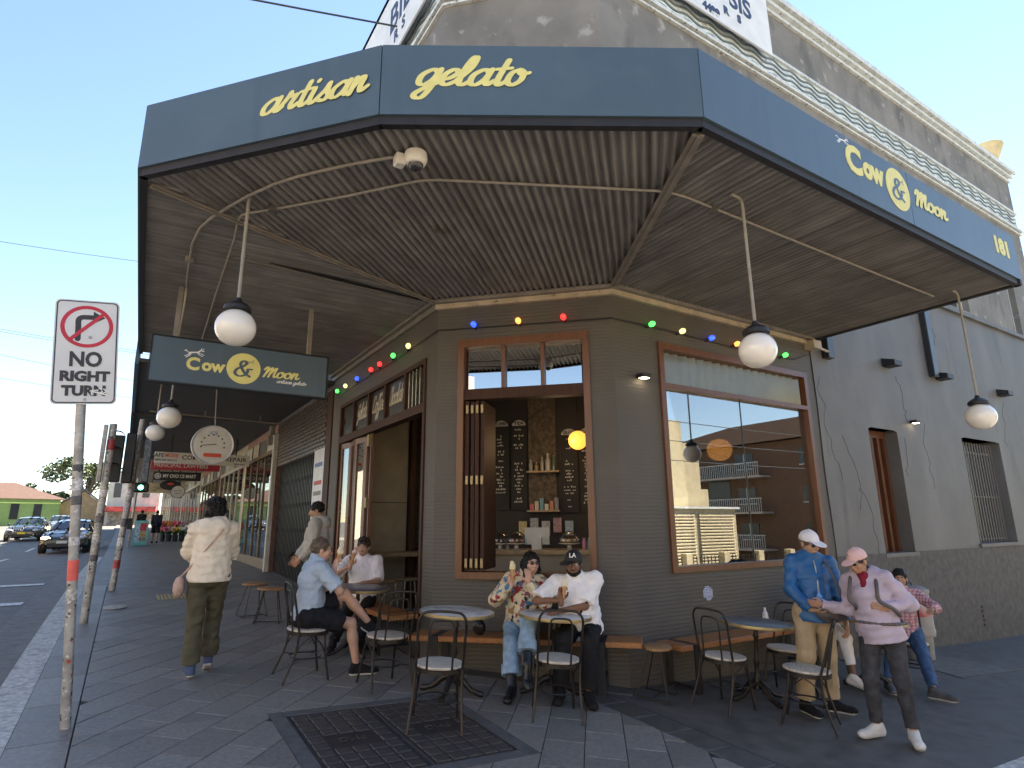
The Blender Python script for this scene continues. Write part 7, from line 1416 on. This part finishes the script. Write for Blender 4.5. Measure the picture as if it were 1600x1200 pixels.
hG = pG['wr'][-1]; bottle(float(hG[0]+.05), float(hG[1]-.06), float(hG[2]-.03), .2, mat('blue_plastic', (.12, .3, .6), .1, .1, 5., spec=.7), 'blue water bottle held between the two standing people', (.1, .2, .5))
c = A3((5.72, 3.42, .86)); bag('dark grey crossbody bag hanging before the person in the blue jacket', c, (lf, f, A3((0, 0, 1.))), (.15, .055, .095), mat('bag_grey', (.1, .085, .085), .6, .15, 8., .2, 90.), 'crossbody_bag', [[c+lf*.14+A3((0, 0, .05)), pG['neck']+f*.16+lf*.12-A3((0, 0, .12)), pG['neck']+lf*.1+f*.04+A3((0, 0, .0))], [c-lf*.13+A3((0, 0, .04)), pG['pel']-lf*.2+A3((0, 0, .15))]])
# woman in lilac
f = nv((-.9, -.32, 0)); x, y = 5.7, 2.97; lf = np.cross((0, 0, 1), f)
pH = person('person in a lilac shell jacket, pink cap and backpack reaching for a bottle', A3((5.695, 2.99, gz(x, y)+.885)), f, 1.6, sp=nv((-.08, .12, 1)), female=True, look=nv((-.85, .1, -.35)), wr=A3((5.53, 3.4, .95)), wl=A3((5.6, 2.87, .96)), pr=(.2, .1, -1), pl=(.35, -.5, -.8), ar=gg(5.645, 3.1, .085), al=gg(5.745, 2.86, .085), kr=(-1, -.2, 0), tr=nv((-.95, .25, 0)), tl=nv((-.8, -.6, 0)), skin='tan', seed=24, headoff=(-.04, .0, -.01),
    top=dict(m=m_lilac, sleeve='long', hem=.09, inf=.02, e=1.22, fold=.006, hood=True, loose=True), bottom=dict(m=m_char, len=.95, inf=.012, fold=.004), shoes=(m_shoeW, m_soleW), hair=('short', m_hairbr), specs=(m_lens, True), cap=(mat('cap_pink', (.68, .45, .43), .7, .05, 20., .2, 200.), nv((-.9, .2, -.25))), hands={-1: dict(curl=.9, d=nv((-.2, .9, 0)), n=nv((-.9, -.2, .2)), th=nv((0, 0, 1))), 1: dict(curl=.6, d=nv((-.6, .5, .25)), n=nv((.4, .5, -.3)), th=nv((0, 0, 1)))})
sdf_obj('scarf', [surf([('rc', pH['neck']-lf*.055+f*.02, pH['neck']+f*.075-A3((0, 0, .01)), .03, .034), ('rc', pH['neck']+lf*.055+f*.02, pH['neck']+f*.075-A3((0, 0, .01)), .03, .034), ('rc', pH['neck']+f*.075, pH['neck']+f*.11-A3((0, 0, .09)), .032, .022)], .006, 0, .015, folds=(.002, 4, .03))], fab('red_scarf', (.2, .015, .03), .2), pH['t'])
bc = pH['pel']-f*.21+A3((0, 0, .2)); bp_ = thing('backpack', tuple(bc), 'teal and grey hiking backpack worn over the lilac jacket', 'backpack')
sdf_obj('pack', [surf([('el', bc, (lf, f, A3((0, 0, 1.))), (.13, .085, .22)), ('el', bc-A3((0, 0, .1))-f*.03, (lf, f, A3((0, 0, 1.))), (.12, .08, .12))], .009, 0, .03, folds=(.003, 2, .08))], mat('pack_teal', (.03, .14, .17), .6, .4, 9., .2, 60.), bp_)
for sg in (1, -1): strap(bp_, [bc+lf*.08*sg+f*.05+A3((0, 0, .18)), pH['neck']+lf*.095*sg-A3((0, 0, .005)), pH['neck']+lf*.105*sg+f*.145-A3((0, 0, .1)), pH['neck']+lf*.115*sg+f*.17-A3((0, 0, .2)), pH['pel']+lf*.14*sg+f*.16+A3((0, 0, .2)), pH['pel']+lf*.17*sg+f*.02+A3((0, 0, .13))], .016, MATS['bag_grey'])
sdf_obj('hip_belt', [surf([('rc', pH['pel']+A3((0, 0, .07))+(lf*math.cos(a*PI/12)*.185+f*math.sin(a*PI/12)*.168), pH['pel']+A3((0, 0, .07))+(lf*math.cos((a+1)*PI/12)*.185+f*math.sin((a+1)*PI/12)*.168), .013, .013) for a in range(24)], .008, 0, .008)], MATS['bag_grey'], bp_)
# two people seated further along
f = nv((-.75, -.66, 0)); pelI = A3((8.02, 3.92, gz(8., 3.9)+.58))
pI = person('person in a red plaid shirt and blue jeans seated behind the lilac jacket', pelI, f, 1.66, sp=nv((.02, -.02, 1)), female=True, look=nv((-.85, -.4, -.05)), wr=A3((7.65, 3.95, .75)), wl=A3((7.8, 3.5, .72)), pr=(0, .6, -.8), pl=(.6, -.7, -.5), ar=gg(7.35, 3.85, .09), al=gg(7.52, 3.47, .085), kr=(-.6, -.3, 1), kl=(-.1, -.4, 1), tl=nv((.1, -1, 0)), skin='tan', seed=27, top=dict(m=m_plaid, sleeve='long', hem=.06, inf=.018, e=1.2), bottom=dict(m=m_denimd, len=.95, inf=.012), shoes=(m_shoeG, m_soleW), hair=('pony', m_hairb))
f = nv((-.6, -.8, 0)); pelJ = A3((7.34, 4.55, gz(7.34, 4.55)+.58))
pJ = person('person in white trousers and a dark top sitting behind the blue jacket', pelJ, f, 1.66, sp=nv((.0, .04, 1)), look=nv((.3, -.9, -.1)), al=A3((7.09, 4.08, gz(7.1, 4.1)+.12)), ar=A3((6.95, 4.3, gz(7., 4.3)+.09)), kl=(-.2, -.3, 1), kr=(-.5, -.3, 1), tl=nv((.25, -.8, -.25)), skin='brown', seed=30, wr=A3((7.05, 4.35, .7)), wl=A3((7.2, 4.2, .72)), pl=(.5, .2, -.8), pr=(-.5, .3, -.8), top=dict(m=m_blackf, sleeve='long', hem=.06, inf=.016), bottom=dict(m=m_wj, len=.84, inf=.014), shoes=(m_shoeW, m_soleW), hair=('short', m_hairb))
# distant walkers
f = nv((.15, 1, 0)); x, y = 1.42, 37.; person('person in dark clothes and shorts walking past the flower stall', A3((x, y, gz(x, y)+.95)), f, 1.74, al=gg(x-.1, y+.15, .085), ar=gg(x+.1, y-.2, .085), skin='tan', seed=33, top=dict(m=fab('navy_top', (.02, .025, .04), .1), sleeve='long', hem=.06, inf=.018), bottom=dict(m=m_navyb, len=.45, inf=.02), shoes=(m_shoeB, m_soleW), hair=('short', m_hairb))
x, y = .85, 43.; person('person in a dark jacket walking behind the advertising board', A3((x, y, gz(x, y)+.95)), f, 1.74, al=gg(x-.1, y-.15, .085), ar=gg(x+.1, y+.2, .085), skin='tan', seed=36, top=dict(m=m_blackf, sleeve='long', hem=.08, inf=.02), bottom=dict(m=m_char, len=.95, inf=.015), shoes=(m_shoeB, m_soleW), hair=('short', m_hairb))
